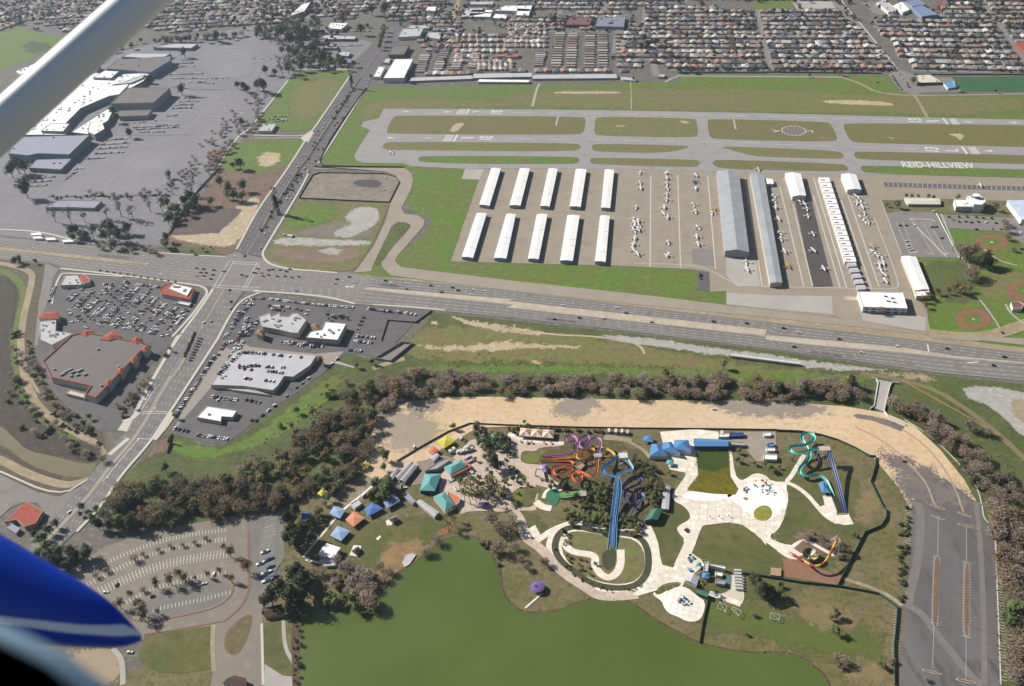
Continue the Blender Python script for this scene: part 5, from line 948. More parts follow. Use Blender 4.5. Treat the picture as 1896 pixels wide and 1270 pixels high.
# bowl ride
q = g(S('T16 315,362')[0], 5); e = empty('bowl_slide', (q.x, q.y, 0), 'round yellow and brown bowl slide with red and yellow flume', 'water slide')
bm_ = [mat('bowl_yellow', '#dcd48c', rough=.3, var=.03), mat('bowl_brown', '#6c5430', rough=.3, var=.03), mat('bowl_cream', '#f0ecd8', rough=.3, var=.03)]
b = MB(); n = 24
for k in range(n):
    a0, a1 = 2*math.pi*k/n, 2*math.pi*(k+1)/n
    for r0, z0, r1_, z1 in ((1, 2.6, 3.5, 3.0), (3.5, 3.0, 5.6, 4.2), (5.6, 4.2, 6.4, 6.2)):
        b.face([(q.x+r0*math.cos(a0), q.y+r0*math.sin(a0), z0), (q.x+r1_*math.cos(a0), q.y+r1_*math.sin(a0), z1), (q.x+r1_*math.cos(a1), q.y+r1_*math.sin(a1), z1), (q.x+r0*math.cos(a1), q.y+r0*math.sin(a1), z0)], (1 if (k//2) % 3 != 1 else (2 if (k//2) % 2 else 0)))
b.obj('bowl', bm_, e)
for k in range(8): a0 = k*math.pi/4; b = MB(); b.tube([(q.x+5.8*math.cos(a0), q.y+5.8*math.sin(a0), 0), (q.x+5.8*math.cos(a0), q.y+5.8*math.sin(a0), 4.5)], .18, 5); b.obj('support_post', metal, e)
p = chaikin(GP('T16 500,255,13 475,310,11.5 435,390,9.5 400,430,8.5 350,445,7.5 300,425,6.6 265,395,6'), 3, False); b = MB(); b.tube(p, 1.0, 9)
for i, f in enumerate(b.f): b.m[i] = ((i//9)//6) % 2
b.obj('flume', [sr, sy_], e, True); b = MB(); b.tube(GP('T16 255,395,3 205,365,2 160,345,1'), 1.3, 8, half=True); b.obj('run_out', mat('maroon_fibreglass', '#a0483c', var=.03), e)
tower('slide_tower', 'wooden start tower of the bowl slide', 'T16 500,262', 13, 4, 4, deck=mat('wood_deck', ''))
# play structures
def play(label, pt, cols_, n=7, spread=5, hh=3):
    q = g(S(pt)[0]); e = empty('water_play_structure', (q.x, q.y, 0), label, 'play structure')
    for k in range(n):
        a = random.random()*6.28; r = random.random()**.5*spread; x, y = q.x+r*math.cos(a), q.y+r*math.sin(a); z = random.uniform(1.5, hh); b = MB(); b.tube([(x, y, 0), (x, y, z)], .12, 5); b.obj('post', metal, e); b = MB(); b.cone((x, y, z), random.uniform(.8, 1.8), .15, .7, 8); b.obj('top', cols_[k % len(cols_)], e)
play('colourful spray toys with pipes in the middle of the white splash deck', 'D 520,790', [so_, stl, mat('dark_roof', '#5a4a44', var=.1), sb2, metal], 16, 8, 5)
play('small red, blue and teal spray toys on the round splash pad', 'F 140,750', [sp_, sr, stl, sb2], 9, 5, 2.5)
play('dark spray toys with a blue shadowed base on the deck walkway', 'T15 1240,195', [mat('dark_roof', ''), sr, dark], 5, 2, 2)
# people-sized deck furniture: umbrellas closed
for k, pt in enumerate(('T15 1398,110', 'T15 1462,108', 'T15 1527,103')):
    q = g(S(pt)[0]); e = empty('closed_umbrella', (q.x, q.y, 0), 'tall dark closed umbrella on the pale deck, %s from the left' % ordn[k], 'umbrella', 'closed umbrellas on the deck'); b = MB(); b.tube([(q.x, q.y, 0), (q.x, q.y, 4.2)], .08, 5); b.obj('pole', metal, e); b = MB(); b.cone((q.x, q.y, 1.8), .55, .1, 2.4, 7); b.obj('canopy', mat('dark_roof', '') if k != 1 else sr, e)
# bridge over the creek
e = empty('concrete_bridge', g(S('T12 860,440')[0]), 'white concrete road bridge with parapets over the brown creek', 'bridge')
p = GP('T12 825,325 925,345 870,560 795,530', 1.2); b = MB(); b.prism([(q.x, q.y) for q in p], .3, 1.2, bottom=True); b.obj('deck', concl, e)
for s in ('T12 780,315,1.5 815,322,1.5 830,345,1.5 800,520,1.5 770,540,1.5', 'T12 985,350,1.5 930,347,1.5 915,375,1.5 872,555,1.5 900,590,1.5 1030,655,1.5'):
    q = GP(s); L, Rr = ribbon_poly(q, .7); b = MB()
    for k in range(len(q)-1):
        b.prism([(v.x, v.y) for v in (Rr[k], Rr[k+1], L[k+1], L[k])], .3, 2.3)
    b.obj('parapet', wwhite, e)
# fences
def fence(label, s, h, m_, name='fence', thick=.15, post=0):
    p = GP(s); e = empty(name, p[0], label, 'fence'); b = MB(); L, Rr = ribbon_poly(p, thick)
    for k in range(len(p)-1): b.prism([(v.x, v.y) for v in (Rr[k], Rr[k+1], L[k+1], L[k])], .02, h)
    b.obj('fence_panel', m_, e); 
    pp = resample(p, max(3, min(60, int(sum((p[i+1]-p[i]).length for i in range(len(p)-1))/6))))
    for q in pp: c = MB(); c.tube([(q.x, q.y, 0), (q.x, q.y, h+.15)], .12, 4); c.obj('fence_post', metal, e)
gf = mat('green_mesh_fence', '#3f6456', var=.08); df = mat('dark_mesh_fence', '#5c564a', var=.1)
fence('green mesh fence curving along the tan dirt lot to the grass corner', 'D 680,120 780,122 950,130 1200,170 1400,230 1600,320 1778,420 T12 810,895 808,960 780,1060 770,1080 860,1264 T16 840,60 835,120 800,170 690,215 620,350 500,585', 2.6, gf, thick=.3)
fence('dark fence from the redwood chip yard across the rough turf', 'T15 1600,495 1793,520 T16 0,520 250,560 500,585 700,620 790,640 915,730 905,850 890,1000 895,1264', 2.6, gf, thick=.3)
fence('dark fence from the green hut down to the lake shore', 'T15 1385,680 1350,830 1325,975', 2.2, df, thick=.3)
fence('brown fence along the top of the park beside the dirt lot', 'P 735,855 780,828 830,800 870,785 940,788 1060,792 1180,794 1300,795 1440,797', 1.9, df, thick=.15)
fence('dark screened fence around the fenced soil yard', 'T6 330,225 430,60 480,42 960,50 1040,75 1065,110 990,258 330,228', 1.9, df, thick=.15)
fence('green screened fence between mall road and earthworks', 'T5 1600,10 1440,180 1340,330 1240,490', 2.2, gf, thick=.25)
fence('chain fence along the airfield side of the cross street', 'T2 825,640 660,870 560,1020 480,1180 500,1215 760,1222 1100,1225', 2, df, thick=.2)
fence('fence below the dealership slope', 'T9 1225,790 1260,730 T9 1225,870 1260,800 1330,820', 2, df, thick=.2)
fence('dark fence around the grass pit behind the dealership', 'P 706,632 718,594 770,598 800,576', 1.8, df, thick=.3)
fence('long dark fence along the suburb side of the airfield', 'T3 1250,535 1896,535 T4 0,530 860,540', 2, df, thick=.4)
fence('fence along the backs of the houses beyond the green turf', 'T4 1090,548 1896,548 2200,548', 2, df, thick=.4)
fence('white field lot fence beside the ball field', 'T8 1255,340 1422,664', 1.6, wwhite, thick=.3)
# ================================================================== VEGETATION
def rndu():
    v = Vector((random.gauss(0, 1), random.gauss(0, 1), random.gauss(0, 1))); return v.normalized()
leafm = {}
def leafmats(key, cs): return [mat(key+'_leaf%d' % i if i else key+'_leaf', c, var=.15, fine=.8, rnd=.28) for i, c in enumerate(cs)]
def crown_mesh(name, mats, r=4, h=8, cz=6, clumps=16, per=26, q=.7, spread=1.4, kind='round', core=.62):
    b = MB()
    for c in range(clumps):
        if kind == 'round': u = rndu(); t = random.random()**.4; cc_ = Vector((u.x*r*t*.8, u.y*r*t*.8, cz+u.z*h*.36*t))
        elif kind == 'cone': z = random.random(); a = random.random()*6.28; rr_ = (1-z)*r*.75*random.random()**.5; cc_ = Vector((math.cos(a)*rr_, math.sin(a)*rr_, cz-h/2+z*h))
        elif kind == 'column': z = random.random(); a = random.random()*6.28; cc_ = Vector((math.cos(a)*r*.4, math.sin(a)*r*.4, cz-h/2+z*h))
        mi = random.randrange(len(mats)); sp_c = spread*random.uniform(.7, 1.3)*(1 if kind != 'cone' else max(.3, 1.3*(1-(cc_.z-cz+h/2)/h)))
        for k in range(per):
            u = rndu(); p = cc_+u*sp_c*random.random()**.35; n1 = (rndu()*.8+Vector((0, 0, .9))+u*.5).normalized(); t1 = n1.orthogonal().normalized(); t2 = n1.cross(t1); s_ = q*random.uniform(.6, 1.3)
            b.face([p+t1*s_*.5, p+t2*s_*.5, p-t1*s_*.5, p-t2*s_*.5], mi)
    if core:
        i0 = len(b.v); 
        for (rr_, zz) in ((.5, -.8), (1, -.2), (.9, .35), (.35, .85)):
            for k in range(7):
                a = k*6.283/7; f = core*random.uniform(.75, 1.1)*(1 if kind != 'cone' else (1-zz*.5-.2)); b.v.append((math.cos(a)*r*rr_*f, math.sin(a)*r*rr_*f, cz+zz*h*.42*core*1.2))
        for l_ in range(3):
            for k in range(7): b.f.append((i0+l_*7+k, i0+l_*7+(k+1) % 7, i0+(l_+1)*7+(k+1) % 7, i0+(l_+1)*7+k)); b.m.append(0)
        b.f.append(tuple(i0+21+k for k in range(7))); b.m.append(0)
    return b.mesh(name, mats)
def bare_mesh(name, mats, r=4, h=8):
    b = MB()
    for k in range(9):
        a = random.random()*6.28; l_ = r*random.uniform(.6, 1); p0 = Vector((0, 0, h*.3)); p1 = Vector((math.cos(a)*l_*.5, math.sin(a)*l_*.5, h*.55)); p2 = Vector((math.cos(a+.2)*l_, math.sin(a+.2)*l_, h*random.uniform(.7, 1))); b.tube([p0, p1, p2], [.16, .1, .04], 3)
    for k in range(330):
        u = rndu(); t = random.random()**.4; p = Vector((u.x*r*t, u.y*r*t, h*.62+u.z*h*.38*t)); d = rndu(); d.z = d.z*.35+.1; d.normalize(); e_ = Vector((-d.y, d.x, random.gauss(0, .3))).normalized(); L_ = random.uniform(.5, 1.1); w_ = random.uniform(.1, .26)
        b.face([p-e_*w_, p+d*L_, p+e_*w_, p-d*L_], random.randrange(len(mats)))
    return b.mesh(name, mats)
def palm_mesh(name, mats, r=2.4, h=8):
    b = MB()
    for k in range(26):
        a = k*6.283/26*3.7; el = random.uniform(-.5, .9); d = Vector((math.cos(a)*math.cos(el), math.sin(a)*math.cos(el), math.sin(el))); sd_ = Vector((-math.sin(a), math.cos(a), 0)); p0 = Vector((0, 0, h)); p1 = p0+d*r*.6; p2 = p0+d*r+Vector((0, 0, -.7))
        for A, B, wa, wb in ((p0, p1, .1, .32), (p1, p2, .32, .05)): b.face([A+sd_*wa, B+sd_*wb, B-sd_*wb, A-sd_*wa], k % len(mats))
    return b.mesh(name, mats)
def trunk_mesh(name, h, r0=.28, limbs=4, cr_=2.5):
    b = MB(); b.tube([(0, 0, 0), (0.05, 0, h*.5), (0, .1, h)], [r0, r0*.75, r0*.5], 6)
    for k in range(limbs): a = k*6.28/max(1, limbs)+.4; b.tube([(0, 0, h*.6), (math.cos(a)*cr_*.5, math.sin(a)*cr_*.5, h*.95), (math.cos(a)*cr_, math.sin(a)*cr_, h*1.25)], [r0*.5, r0*.35, r0*.15], 4)
    return b.mesh(name, wood)
KIND = {}
def defkind(key, name, crowns, trunk, R0, H0, cz): KIND[key] = (name, crowns, trunk, R0, H0, cz)
gm = leafmats('green_tree', ['#5f6e3c', '#6e7c46', '#4e5c34']); dm = leafmats('dark_tree', ['#40492c', '#4a5632', '#364026']); om = leafmats('olive_tree', ['#86824c', '#958c56', '#726f40']); rm_ = leafmats('rusty_tree', ['#7a6240', '#6a5438', '#866c46'])
bm1 = leafmats('bare_twig', ['#907e68', '#7c6a56', '#9c8a72']); bm2 = leafmats('purple_twig', ['#958578', '#82736a', '#a09082']); eu = leafmats('eucalyptus', ['#6c7252', '#7c7e60', '#5a6246']); bm3 = leafmats('shade_toned_twig', ['#6c5d48', '#5c4e3c', '#796a50']); hz = leafmats('hill_shrub', ['#5f6a34', '#6c6c40', '#4b5630']); pmat = leafmats('palm_frond', ['#6f6f38', '#7d7840', '#58602e'])  # bm3: darker bare twig copy, the slope's shade is put into its colour
defkind('green', 'broadleaf_tree', [crown_mesh('green_crown', gm) for _ in range(3)], trunk_mesh('tree_trunk', 4.2), 4.6, 9.5, 6)
defkind('dark', 'conifer_tree', [crown_mesh('dark_crown', dm, 4, 9, 6.5, 18, 26) for _ in range(3)], trunk_mesh('dark_trunk', 4.2), 4.6, 11, 6.5)
defkind('olive', 'olive_tree', [crown_mesh('olive_crown', om) for _ in range(2)], trunk_mesh('olive_trunk', 4.2), 4.6, 9.5, 6)
defkind('rusty', 'autumn_tree', [crown_mesh('rusty_crown', rm_, q=.6, core=.45) for _ in range(3)], trunk_mesh('rusty_trunk', 4), 4.6, 9.5, 6)
defkind('bare', 'bare_tree', [bare_mesh('twig_crown', bm1) for _ in range(3)], trunk_mesh('bare_trunk', 4), 4, 8, 5)
defkind('purple', 'grey_thicket_tree', [bare_mesh('purple_twig_crown', bm2) for _ in range(2)], trunk_mesh('purple_trunk', 4), 4, 8, 5)
defkind('dbare', 'leafless_tree', [bare_mesh('shaded_twig_crown', bm3) for _ in range(3)], trunk_mesh('shaded_trunk', 4), 4, 8, 5)
defkind('euc', 'eucalyptus_tree', [crown_mesh('eucalyptus_crown', eu, 4, 10, 9, 13, 22, .6, 1.2, core=0) for _ in range(3)], trunk_mesh('eucalyptus_trunk', 7), 4.6, 14, 9)
defkind('column', 'cypress_tree', [crown_mesh('column_crown', dm, 2.2, 16, 9, 22, 24, .7, 1.1, 'column', .5)], trunk_mesh('column_trunk', 4, limbs=0), 2.6, 18, 9)
defkind('shrub', 'shrub', [crown_mesh('shrub_crown', hz, 1.5, 2, 1.1, 7, 16, .5, .7, core=.7) for _ in range(3)], trunk_mesh('shrub_stem', .8, .08, 0), 1.9, 2, 1.1)
defkind('dshrub', 'shrub', [crown_mesh('dark_shrub_crown', dm, 1.5, 2, 1.1, 7, 16, .5, .7, core=.7) for _ in range(2)], trunk_mesh('dark_shrub_stem', .8, .08, 0), 1.9, 2, 1.1)
defkind('palm', 'palm_tree', [palm_mesh('palm_fronds', pmat) for _ in range(2)], trunk_mesh('palm_trunk', 8, .22, 0), 2.4, 8, 7.6)
def tree(kind, pt, rpx, label, group=None, hs=1.0, world=None, cat=None):
    name, cms, tm, R0, H0, cz = KIND[kind]
    sc_ = (rpx*pxsize(pt)/R0) if world is None else rpx/R0
    q = g(pt, cz*sc_*hs) if world is None else world
    e = empty(name, (q.x, q.y, 0), label, cat or ('shrub' if 'shrub' in name else 'tree'), group, rz=random.random()*6.28); e.scale = (sc_, sc_, sc_*hs)
    c = newobj('crown', random.choice(cms)); c.parent = e
    t = newobj('trunk' if 'shrub' not in name else 'stem', tm); t.parent = e
    return e
def trees(kind, s, label, group=None, r=10, hs=1.0):
    for p in S(s): tree(kind, p[:2], (p[2] if len(p) > 2 else r), label, group, hs)
def scatter(kinds, s, n, r0, r1_, label, group, hs=1.0, mind=.9):
    """individual trees filling a belt, r in photo px"""
    poly = S(s); xs = [p[0] for p in poly]; ys = [p[1] for p in poly]; pts = []; tr = 0
    while len(pts) < n and tr < n*60:
        tr += 1; p = (random.uniform(min(xs), max(xs)), random.uniform(min(ys), max(ys)))
        if inpoly(p, poly) and all((p[0]-q[0])**2+((p[1]-q[1])*1.5)**2 > (mind*(r0+r1_)/2)**2 for q in pts): pts.append(p)
    for p in pts:
        k = random.choice(kinds); tree(k, p, random.uniform(r0, r1_), (label if '%s' not in label else label % {'bare': 'bare brown', 'dbare': 'bare dark brown', 'purple': 'bare purplish grey', 'rusty': 'rust brown', 'green': 'green', 'olive': 'olive green', 'dark': 'dark green', 'euc': 'grey green', 'shrub': 'low green', 'dshrub': 'low dark'}[k]), group, hs)
# belts along the creek
scatter(['bare', 'purple', 'rusty', 'bare'], 'P 700,690 760,680 900,694 1100,694 1300,690 1450,700 1560,705 1610,715 1600,738 1400,735 1180,728 940,724 830,722 760,738 700,760', 210, 8, 14, '%s tree in the thicket above the tan dirt lot', 'thicket trees above the dirt lot', .75, mind=.45)
trees('dark', 'P 1180,712,10 1200,722,9 770,705,13 1445,715,14 1490,718,13', 'dark green tree standing inside the brown thicket above the dirt lot', 'dark trees in the thicket')
trees('olive', 'P 1340,672,11 1575,700,16', 'tall olive tree rising above the thicket beside the grass field', 'olive trees at the thicket edge', 1.2)
trees('rusty', 'P 1235,690,14 735,715,22', 'large rust brown tree in the thicket', 'large rust brown thicket trees')
scatter(['bare', 'purple', 'rusty', 'bare', 'dark'], 'P 1640,745 1665,735 1740,770 1830,850 1896,900 1896,960 1850,930 1800,890 1750,825 1690,770', 90, 8, 13, '%s tree in the creek belt right of the bridge', 'creek trees right of the bridge', mind=.6)
scatter(['purple', 'bare', 'rusty', 'bare'], 'P 1835,930 1896,950 1896,1270 1875,1270 1868,1100 1845,990', 70, 13, 20, '%s tree in the belt along the right edge of the striped lot', 'trees right of the striped lot', mind=.45)
trees('green', 'T16 1720,720,26 T16 1690,800,24', 'large green tree in the bare belt right of the striped lot', 'green trees right of the striped lot')
trees('purple', 'T12 1510,650,14 T12 1630,700,10', 'lone pale bare tree on the grass beside the dirt track', 'lone bare trees by the dirt track')
scatter(['rusty', 'dbare', 'dbare', 'olive', 'rusty', 'dbare', 'dark', 'dark'], 'P 215,905 255,885 330,890 400,885 470,865 560,812 610,760 655,712 690,700 700,760 680,830 640,880 560,905 520,930 420,950 320,958 215,965', 190, 10, 17, '%s tree in the creek wood left of the water park', 'creek wood left of the water park', .75, mind=.45)
scatter(['rusty', 'dark', 'dbare'], 'P 200,915 300,890 520,900 520,935 330,965 200,965', 22, 13, 19, '%s large tree at the car park edge of the creek wood', 'large creek wood trees', mind=.6)
scatter(['bare', 'rusty', 'olive', 'shrub', 'shrub'], 'P 500,790 560,745 610,705 650,690 690,690 660,730 600,770 520,850 440,875', 26, 6, 11, '%s small tree on the slope behind the dealership', 'small slope trees', mind=.8)
scatter(['bare', 'shrub', 'dshrub', 'purple'], 'P 20,560 50,650 110,740 180,800 190,850 110,830 40,790 8,740', 60, 5, 9, '%s bush in the marsh bed at the left edge', 'marsh bushes', mind=.7)
# roadside and lot trees
scatter(['dark', 'green', 'dark'], 'P 60,1010 130,1000 190,955 215,965 150,1030 90,1080', 16, 11, 17, '%s tree between the road and the south car park', 'trees beside the south car park', mind=.7)
trees('green', 'T13 560,20,9 700,70,14 820,110,17 330,180,12 260,250,12 630,100,10', 'green tree beside the lower road', 'green trees beside the lower road')
trees('dark', 'T13 380,140,10 230,210,9 480,330,15 400,400,14 590,350,16 300,230,10 660,40,8 555,75,6', 'dark tree shading the lower road', 'dark trees shading the lower road')
trees('rusty', 'T13 1540,300,7 1580,325,13 1700,430,13 1235,480,12 1270,510,12 1165,520,13 1072,550,12 900,625,9 820,690,12 970,730,14 985,780,13 1085,745,8 1430,490,8 1515,465,8 1590,515,10 1345,517,6 930,700,7', 'dark brown-green tree in the rows of the south car park', 'trees in the south car park', hs=1.2)
trees('bare', 'T13 925,380,8 1090,325,5 1260,290,5 1345,275,5 1420,245,5 730,465,6 660,500,6 985,600,6 985,355,5 1170,295,5', 'small bare tree on the upper dividers of the south car park', 'small bare car park trees')
trees('dark', 'T14 230,100,18 260,180,20 300,260,22 350,180,16 230,240,16 390,230,14 280,40,14 270,480,20 340,520,24 180,580,22 110,640,20 250,620,24 320,640,20 60,680,12 350,580,18 300,450,16 240,720,14 330,710,12', 'dense dark conifer beside the boat trailer lot', 'dark conifers by the trailer lot', hs=1.15)
trees('green', 'T14 440,640,9 500,680,12 560,680,12 620,660,12 680,660,13 700,720,13 740,740,9 460,600,8 230,770,8', 'round green bush in the hedge above the lake shore', 'hedge above the lake shore')
trees('purple', 'T14 640,440,16 720,470,14 780,500,14 670,550,12 570,390,10 1200,330,10 1270,260,10 1180,350,8', 'pale bare tree on the lakeside lawn', 'pale bare lakeside trees')
trees('bare', 'T14 780,660,17 740,600,13 820,700,14 940,470,9 560,560,8 470,470,10 400,480,10 1700,300,15 1690,180,12 1640,100,14 T15 10,150,14 30,100,11 50,300,10 90,380,8 130,440,8 260,410,9', 'bare brown tree near the lake shore', 'bare shore trees')
trees('dark', 'T15 1730,540,14 1750,580,17 1700,520,12 1760,620,14 T16 0,620,16 40,590,12', 'large dark green tree on the rough turf near the cafe', 'dark trees near the cafe')
trees('green', 'T16 110,620,10 130,650,10 105,560,8 500,770,11 460,790,8 500,880,12 620,220,6 640,230,6 520,1120,9 800,1110,7 830,1130,8 890,1090,6 T15 1650,905,5', 'green tree on the rough turf right of the park', 'scattered green trees on the turf')
trees('bare', 'T16 550,1090,11 500,1060,9 870,1100,6 T16 1120,1220,6 T15 1700,770,6', 'leafless tree near the lake at lower right', 'leafless trees at lower right')
# trees in the slide hill
scatter(['olive', 'green', 'euc', 'olive'], 'C 560,180 700,200 860,330 980,480 1010,620 960,860 860,880 780,700 700,640 720,500 600,380', 30, 5, 10, '%s tree on the shaded hill right of the sky blue slide', 'hill trees right of the blue slide', mind=.9)
scatter(['olive', 'green', 'dark'], 'B 660,860 900,880 1180,920 1300,850 1560,900 1580,1200 1300,1250 980,1180 1100,980 700,960', 34, 5, 9, '%s bush between the orange slide and the teal pool', 'bushes around the teal pool', mind=.9)
scatter(['olive', 'green'], 'T15 380,20 560,0 690,20 690,190 580,190 400,130', 26, 6, 9, '%s bush on the planted slope left of the blue slide', 'slope bushes left of the blue slide', mind=.9)
scatter(['olive', 'green'], 'T15 780,60 900,100 930,230 860,220 780,190', 14, 5, 8, '%s bush right of the foot of the blue slide', 'bushes right of the blue slide foot', mind=.9)
scatter(['palm'], 'A 1180,1000 1400,950 1600,950 1860,1000 1860,1230 1250,1230', 30, 6, 9, 'palm tree in the pink plaza garden', 'palm grove in the plaza', mind=1.1)
scatter(['palm'], 'P 830,930 850,950 880,945 830,975 815,960', 5, 6, 8, 'palm tree beside the white curved restaurant', 'palms beside the restaurant', mind=1)
trees('dark', 'A 1690,700,17 1640,640,11 1720,790,13 1430,240,9', 'big round dark tree in the plaza', 'round dark plaza trees'); trees('green', 'A 1090,220,8 1450,180,7 1420,230,7 T10 960,870,14 T10 980,1100,16 T10 950,1160,14 T10 950,960,10 E 980,90,12 E 990,40,10', 'green tree at the edge of the dirt lot and park fence', 'green trees by the park fence')
trees('olive', 'A 1800,350,8 1570,560,8 1560,660,8 1660,310,4 1280,450,7 1420,700,6 T10 1780,720,9 T11 120,630,5 T11 10,680,6 T11 40,690,8', 'yellow-green tree around the picnic area', 'yellow-green picnic trees')
scatter(['dark', 'green'], 'A 1430,300 1560,290 1760,480 1860,560 1700,560 1450,520', 18, 5, 8, '%s bush behind the teal umbrellas', 'bushes behind the teal umbrellas')
scatter(['dshrub', 'shrub', 'dshrub'], 'B 60,130 260,60 300,60 900,110 1500,140 1500,160 900,145 250,90', 26, 4, 7, '%s hedge bush along the fence above the party tent', 'hedge bushes along the top fence')
scatter(['dark', 'green'], 'B 0,200 120,260 110,360 0,390 -60,300', 10, 6, 10, '%s tree left of the olive pool path', 'trees left of the olive pool')
trees('green', 'D 220,430,8 240,340,7 600,520,9 560,490,6 650,580,6 720,530,5 420,480,6 860,440,4 T11 1180,1000,6', 'small tree on the lawn beside the wave pool', 'small lawn trees by the wave pool')
scatter(['bare', 'shrub'], 'T16 180,230 260,185 420,210 560,280 590,330 520,400 440,300', 22, 4, 7, '%s shrub around the bowl slide garden', 'bowl slide garden shrubs')
scatter(['shrub', 'dshrub'], 'T16 940,0 1000,0 990,250 960,690 930,690 925,300', 34, 5, 7, '%s shrub in the dark row between grass and striped lot', 'dark shrub row', mind=.5)
trees('palm', 'F 420,470,8 400,440,6 T15 230,400,5 T16 490,740,6 T16 480,860,6 T15 1350,560,6', 'single palm standing on its own', 'single palms')
# airport trees
trees('bare', 'H 1160,760,19 1230,820,16 1300,760,15 1250,1050,14 1290,1010,14', 'large brownish tree in the grove beside the ball field', 'brown grove trees'); trees('dark', 'H 1430,850,15 1480,900,13 1400,900,14', 'dark tree in the grove beside the ball field', 'dark grove trees')
trees('rusty', 'T8 1400,860,12 1440,880,12 1350,890,9 1500,880,8 1190,920,8 1270,895,9 1160,950,9 1180,1000,8 1220,940,8 H 1540,250,10', 'rust coloured tree near the lower ball field', 'rust coloured park trees')
trees('green', 'H 1110,150,6 H 400,230,9 H 270,240,5 H 500,130,5 H 560,140,5 H 640,140,4 H 760,140,5 H 820,150,5', 'green tree beside the airport office', 'green trees by the office')
trees('bare', 'H 1660,450,8 1680,520,9 1690,620,7 1760,760,6 T8 1750,390,6', 'bare tree along the upper ball field road', 'bare trees by the ball field road')
trees('dshrub', 'H 1000,385,4 1110,385,4 1210,385,4 1320,390,4 1400,400,4 1500,400,4', 'small round tree in the row between car park lanes', 'small lot trees')
trees('bare', 'T8 860,1040,8 965,1050,4', 'thin reddish bare tree in front of the white workshop', 'thin trees by the workshop')
# road and mall trees
tree('column', (509, 370), 8, 'tall dark pointed conifer on the road median'); tree('column', (650, 146), 5, 'dark pointed tree beside the upper road at the lawn corner')
trees('green', 'T5 550,0,4', 'tree', None) if 0 else None
trees('euc', 'T5 855,250,15 950,300,12 1080,250,10 490,320,12 600,330,10 380,320,11 760,300,11 1240,100,13 1390,120,12 1400,40,10 1170,260,9 1210,240,8', 'tall airy eucalyptus at the near edge of the mall car park', 'eucalyptus trees by the mall lot')
trees('dark', 'T5 170,130,17 800,420,14 850,470,14 520,450,12 680,440,9 1380,200,14 1420,230,13 1340,230,10 1210,500,10 1200,540,9 T1 110,1180,16 T1 160,1200,14 T1 70,1230,13 T1 820,800,8 T1 840,850,9 T1 940,960,9 T1 1320,640,10 T1 1340,370,9 T1 1780,620,9 T1 1800,640,8 T1 1730,610,7 T1 1080,570,7 T1 1580,250,10 T1 1765,880,6', 'dark round tree around the mall', 'dark trees around the mall')
trees('green', 'T5 1600,90,11 1660,130,11 1700,190,12 1770,120,12 1760,200,11 1660,190,9 1540,240,9 1400,610,5 1480,590,5 1540,580,3 T1 1750,1180,12 T1 1700,1200,7 T5 1230,40,8', 'green tree on the soil plot beside the earthworks', 'green trees by the earthworks')
scatter(['bare', 'purple'], 'T1 1500,1250 1650,1050 1850,850 1896,780 1896,950 1800,960 1650,1130 1580,1260', 26, 4, 6, 'small bare street tree along the mall boundary road', 'small trees on the mall boundary road')
scatter(['euc', 'olive', 'dark'], 'T2 0,200 100,180 300,120 480,150 450,300 400,450 300,490 100,470 180,300 50,240', 42, 8, 12, '%s tree in the dense clump at the far end of the mall car park', 'trees at the far end of the mall lot', mind=.6)
scatter(['dark', 'olive'], 'T2 440,340 620,420 740,460 700,500 400,490 380,400', 30, 5, 8, '%s tree by the small shops beyond the lawn', 'trees by the small shops')
trees('olive', 'T2 925,300,8 935,260,8 945,230,7 955,205,6 915,330,7', 'tall poplar in the row beside the far road', 'poplars beside the far road', 1.6)
trees('dark', 'T2 60,605,13 20,610,9 80,500,8 150,520,7 1130,575,6 1125,545,5 1135,520,5 855,555,4 T2 780,200,10 T2 950,50,12 T2 860,60,9 T2 540,320,6', 'dark tree near the upper lawn or warehouse', 'dark trees near the upper lawn')
scatter(['dshrub', 'shrub'], 'T2 560,870 720,640 740,650 580,890', 20, 2.6, 3.6, '%s bush on the planted median of the upper road', 'median bushes', mind=.6)
scatter(['dshrub', 'shrub'], 'T6 340,10 370,20 240,200 140,330 50,480 30,470 130,310 220,170', 24, 3, 4.5, '%s bush on the lower planted median', 'lower median bushes', mind=.6)
for k in range(9): tree('dark', S('T9 %f,%f' % (1425-k*9, 10+k*20-20))[0], 4.2, 'narrow dark tree in the median row of the cross street, casting a long shadow', 'median row of narrow trees', 1.5)
scatter(['dshrub', 'bare', 'rusty'], 'T5 690,570 1150,600 1150,620 700,580', 14, 4, 6, '%s bush on the verge between expressway and transit stop', 'verge bushes'); scatter(['dshrub', 'dark'], 'T5 80,640 150,660 150,690 90,690', 4, 5, 8, '%s tree left of the side street', 'trees left of the side street'); tree('dark', S('T5 258,680')[0], 5, 'single dark tree beside the side street junction')
for k in range(12): tree('dshrub', S('T5 %f,%f' % (730+k*50, 752+k*7.5))[0], 3, 'small round street tree on the strip between expressway and shops', 'street trees by the shops')
scatter(['bare', 'rusty', 'shrub'], 'T9 820,520 900,480 1240,100 1250,90 1000,450 980,560 900,610', 24, 4, 7, '%s shrub on the bank beside the big brown-roofed store', 'bank shrubs by the big store'); scatter(['rusty', 'bare', 'dshrub'], 'T9 210,0 250,200 380,440 560,640 520,660 340,460 220,260 195,60', 34, 3.5, 5, '%s bush along the back wall of the big store', 'bushes along the back wall', mind=.6)
trees('green', 'T9 650,590,7 T9 610,640,8 T9 640,690,7 T9 1200,960,12 T9 1290,590,7', 'green tree at the back lot driveway', 'green driveway trees')
scatter(['dshrub', 'rusty', 'green'], 'T5 500,900 1100,860 1200,960 1350,1050 1200,1180 600,1180 520,1000', 34, 2.6, 4, '%s small tree among the parked cars of the strip mall', 'small strip mall trees', mind=2.5)
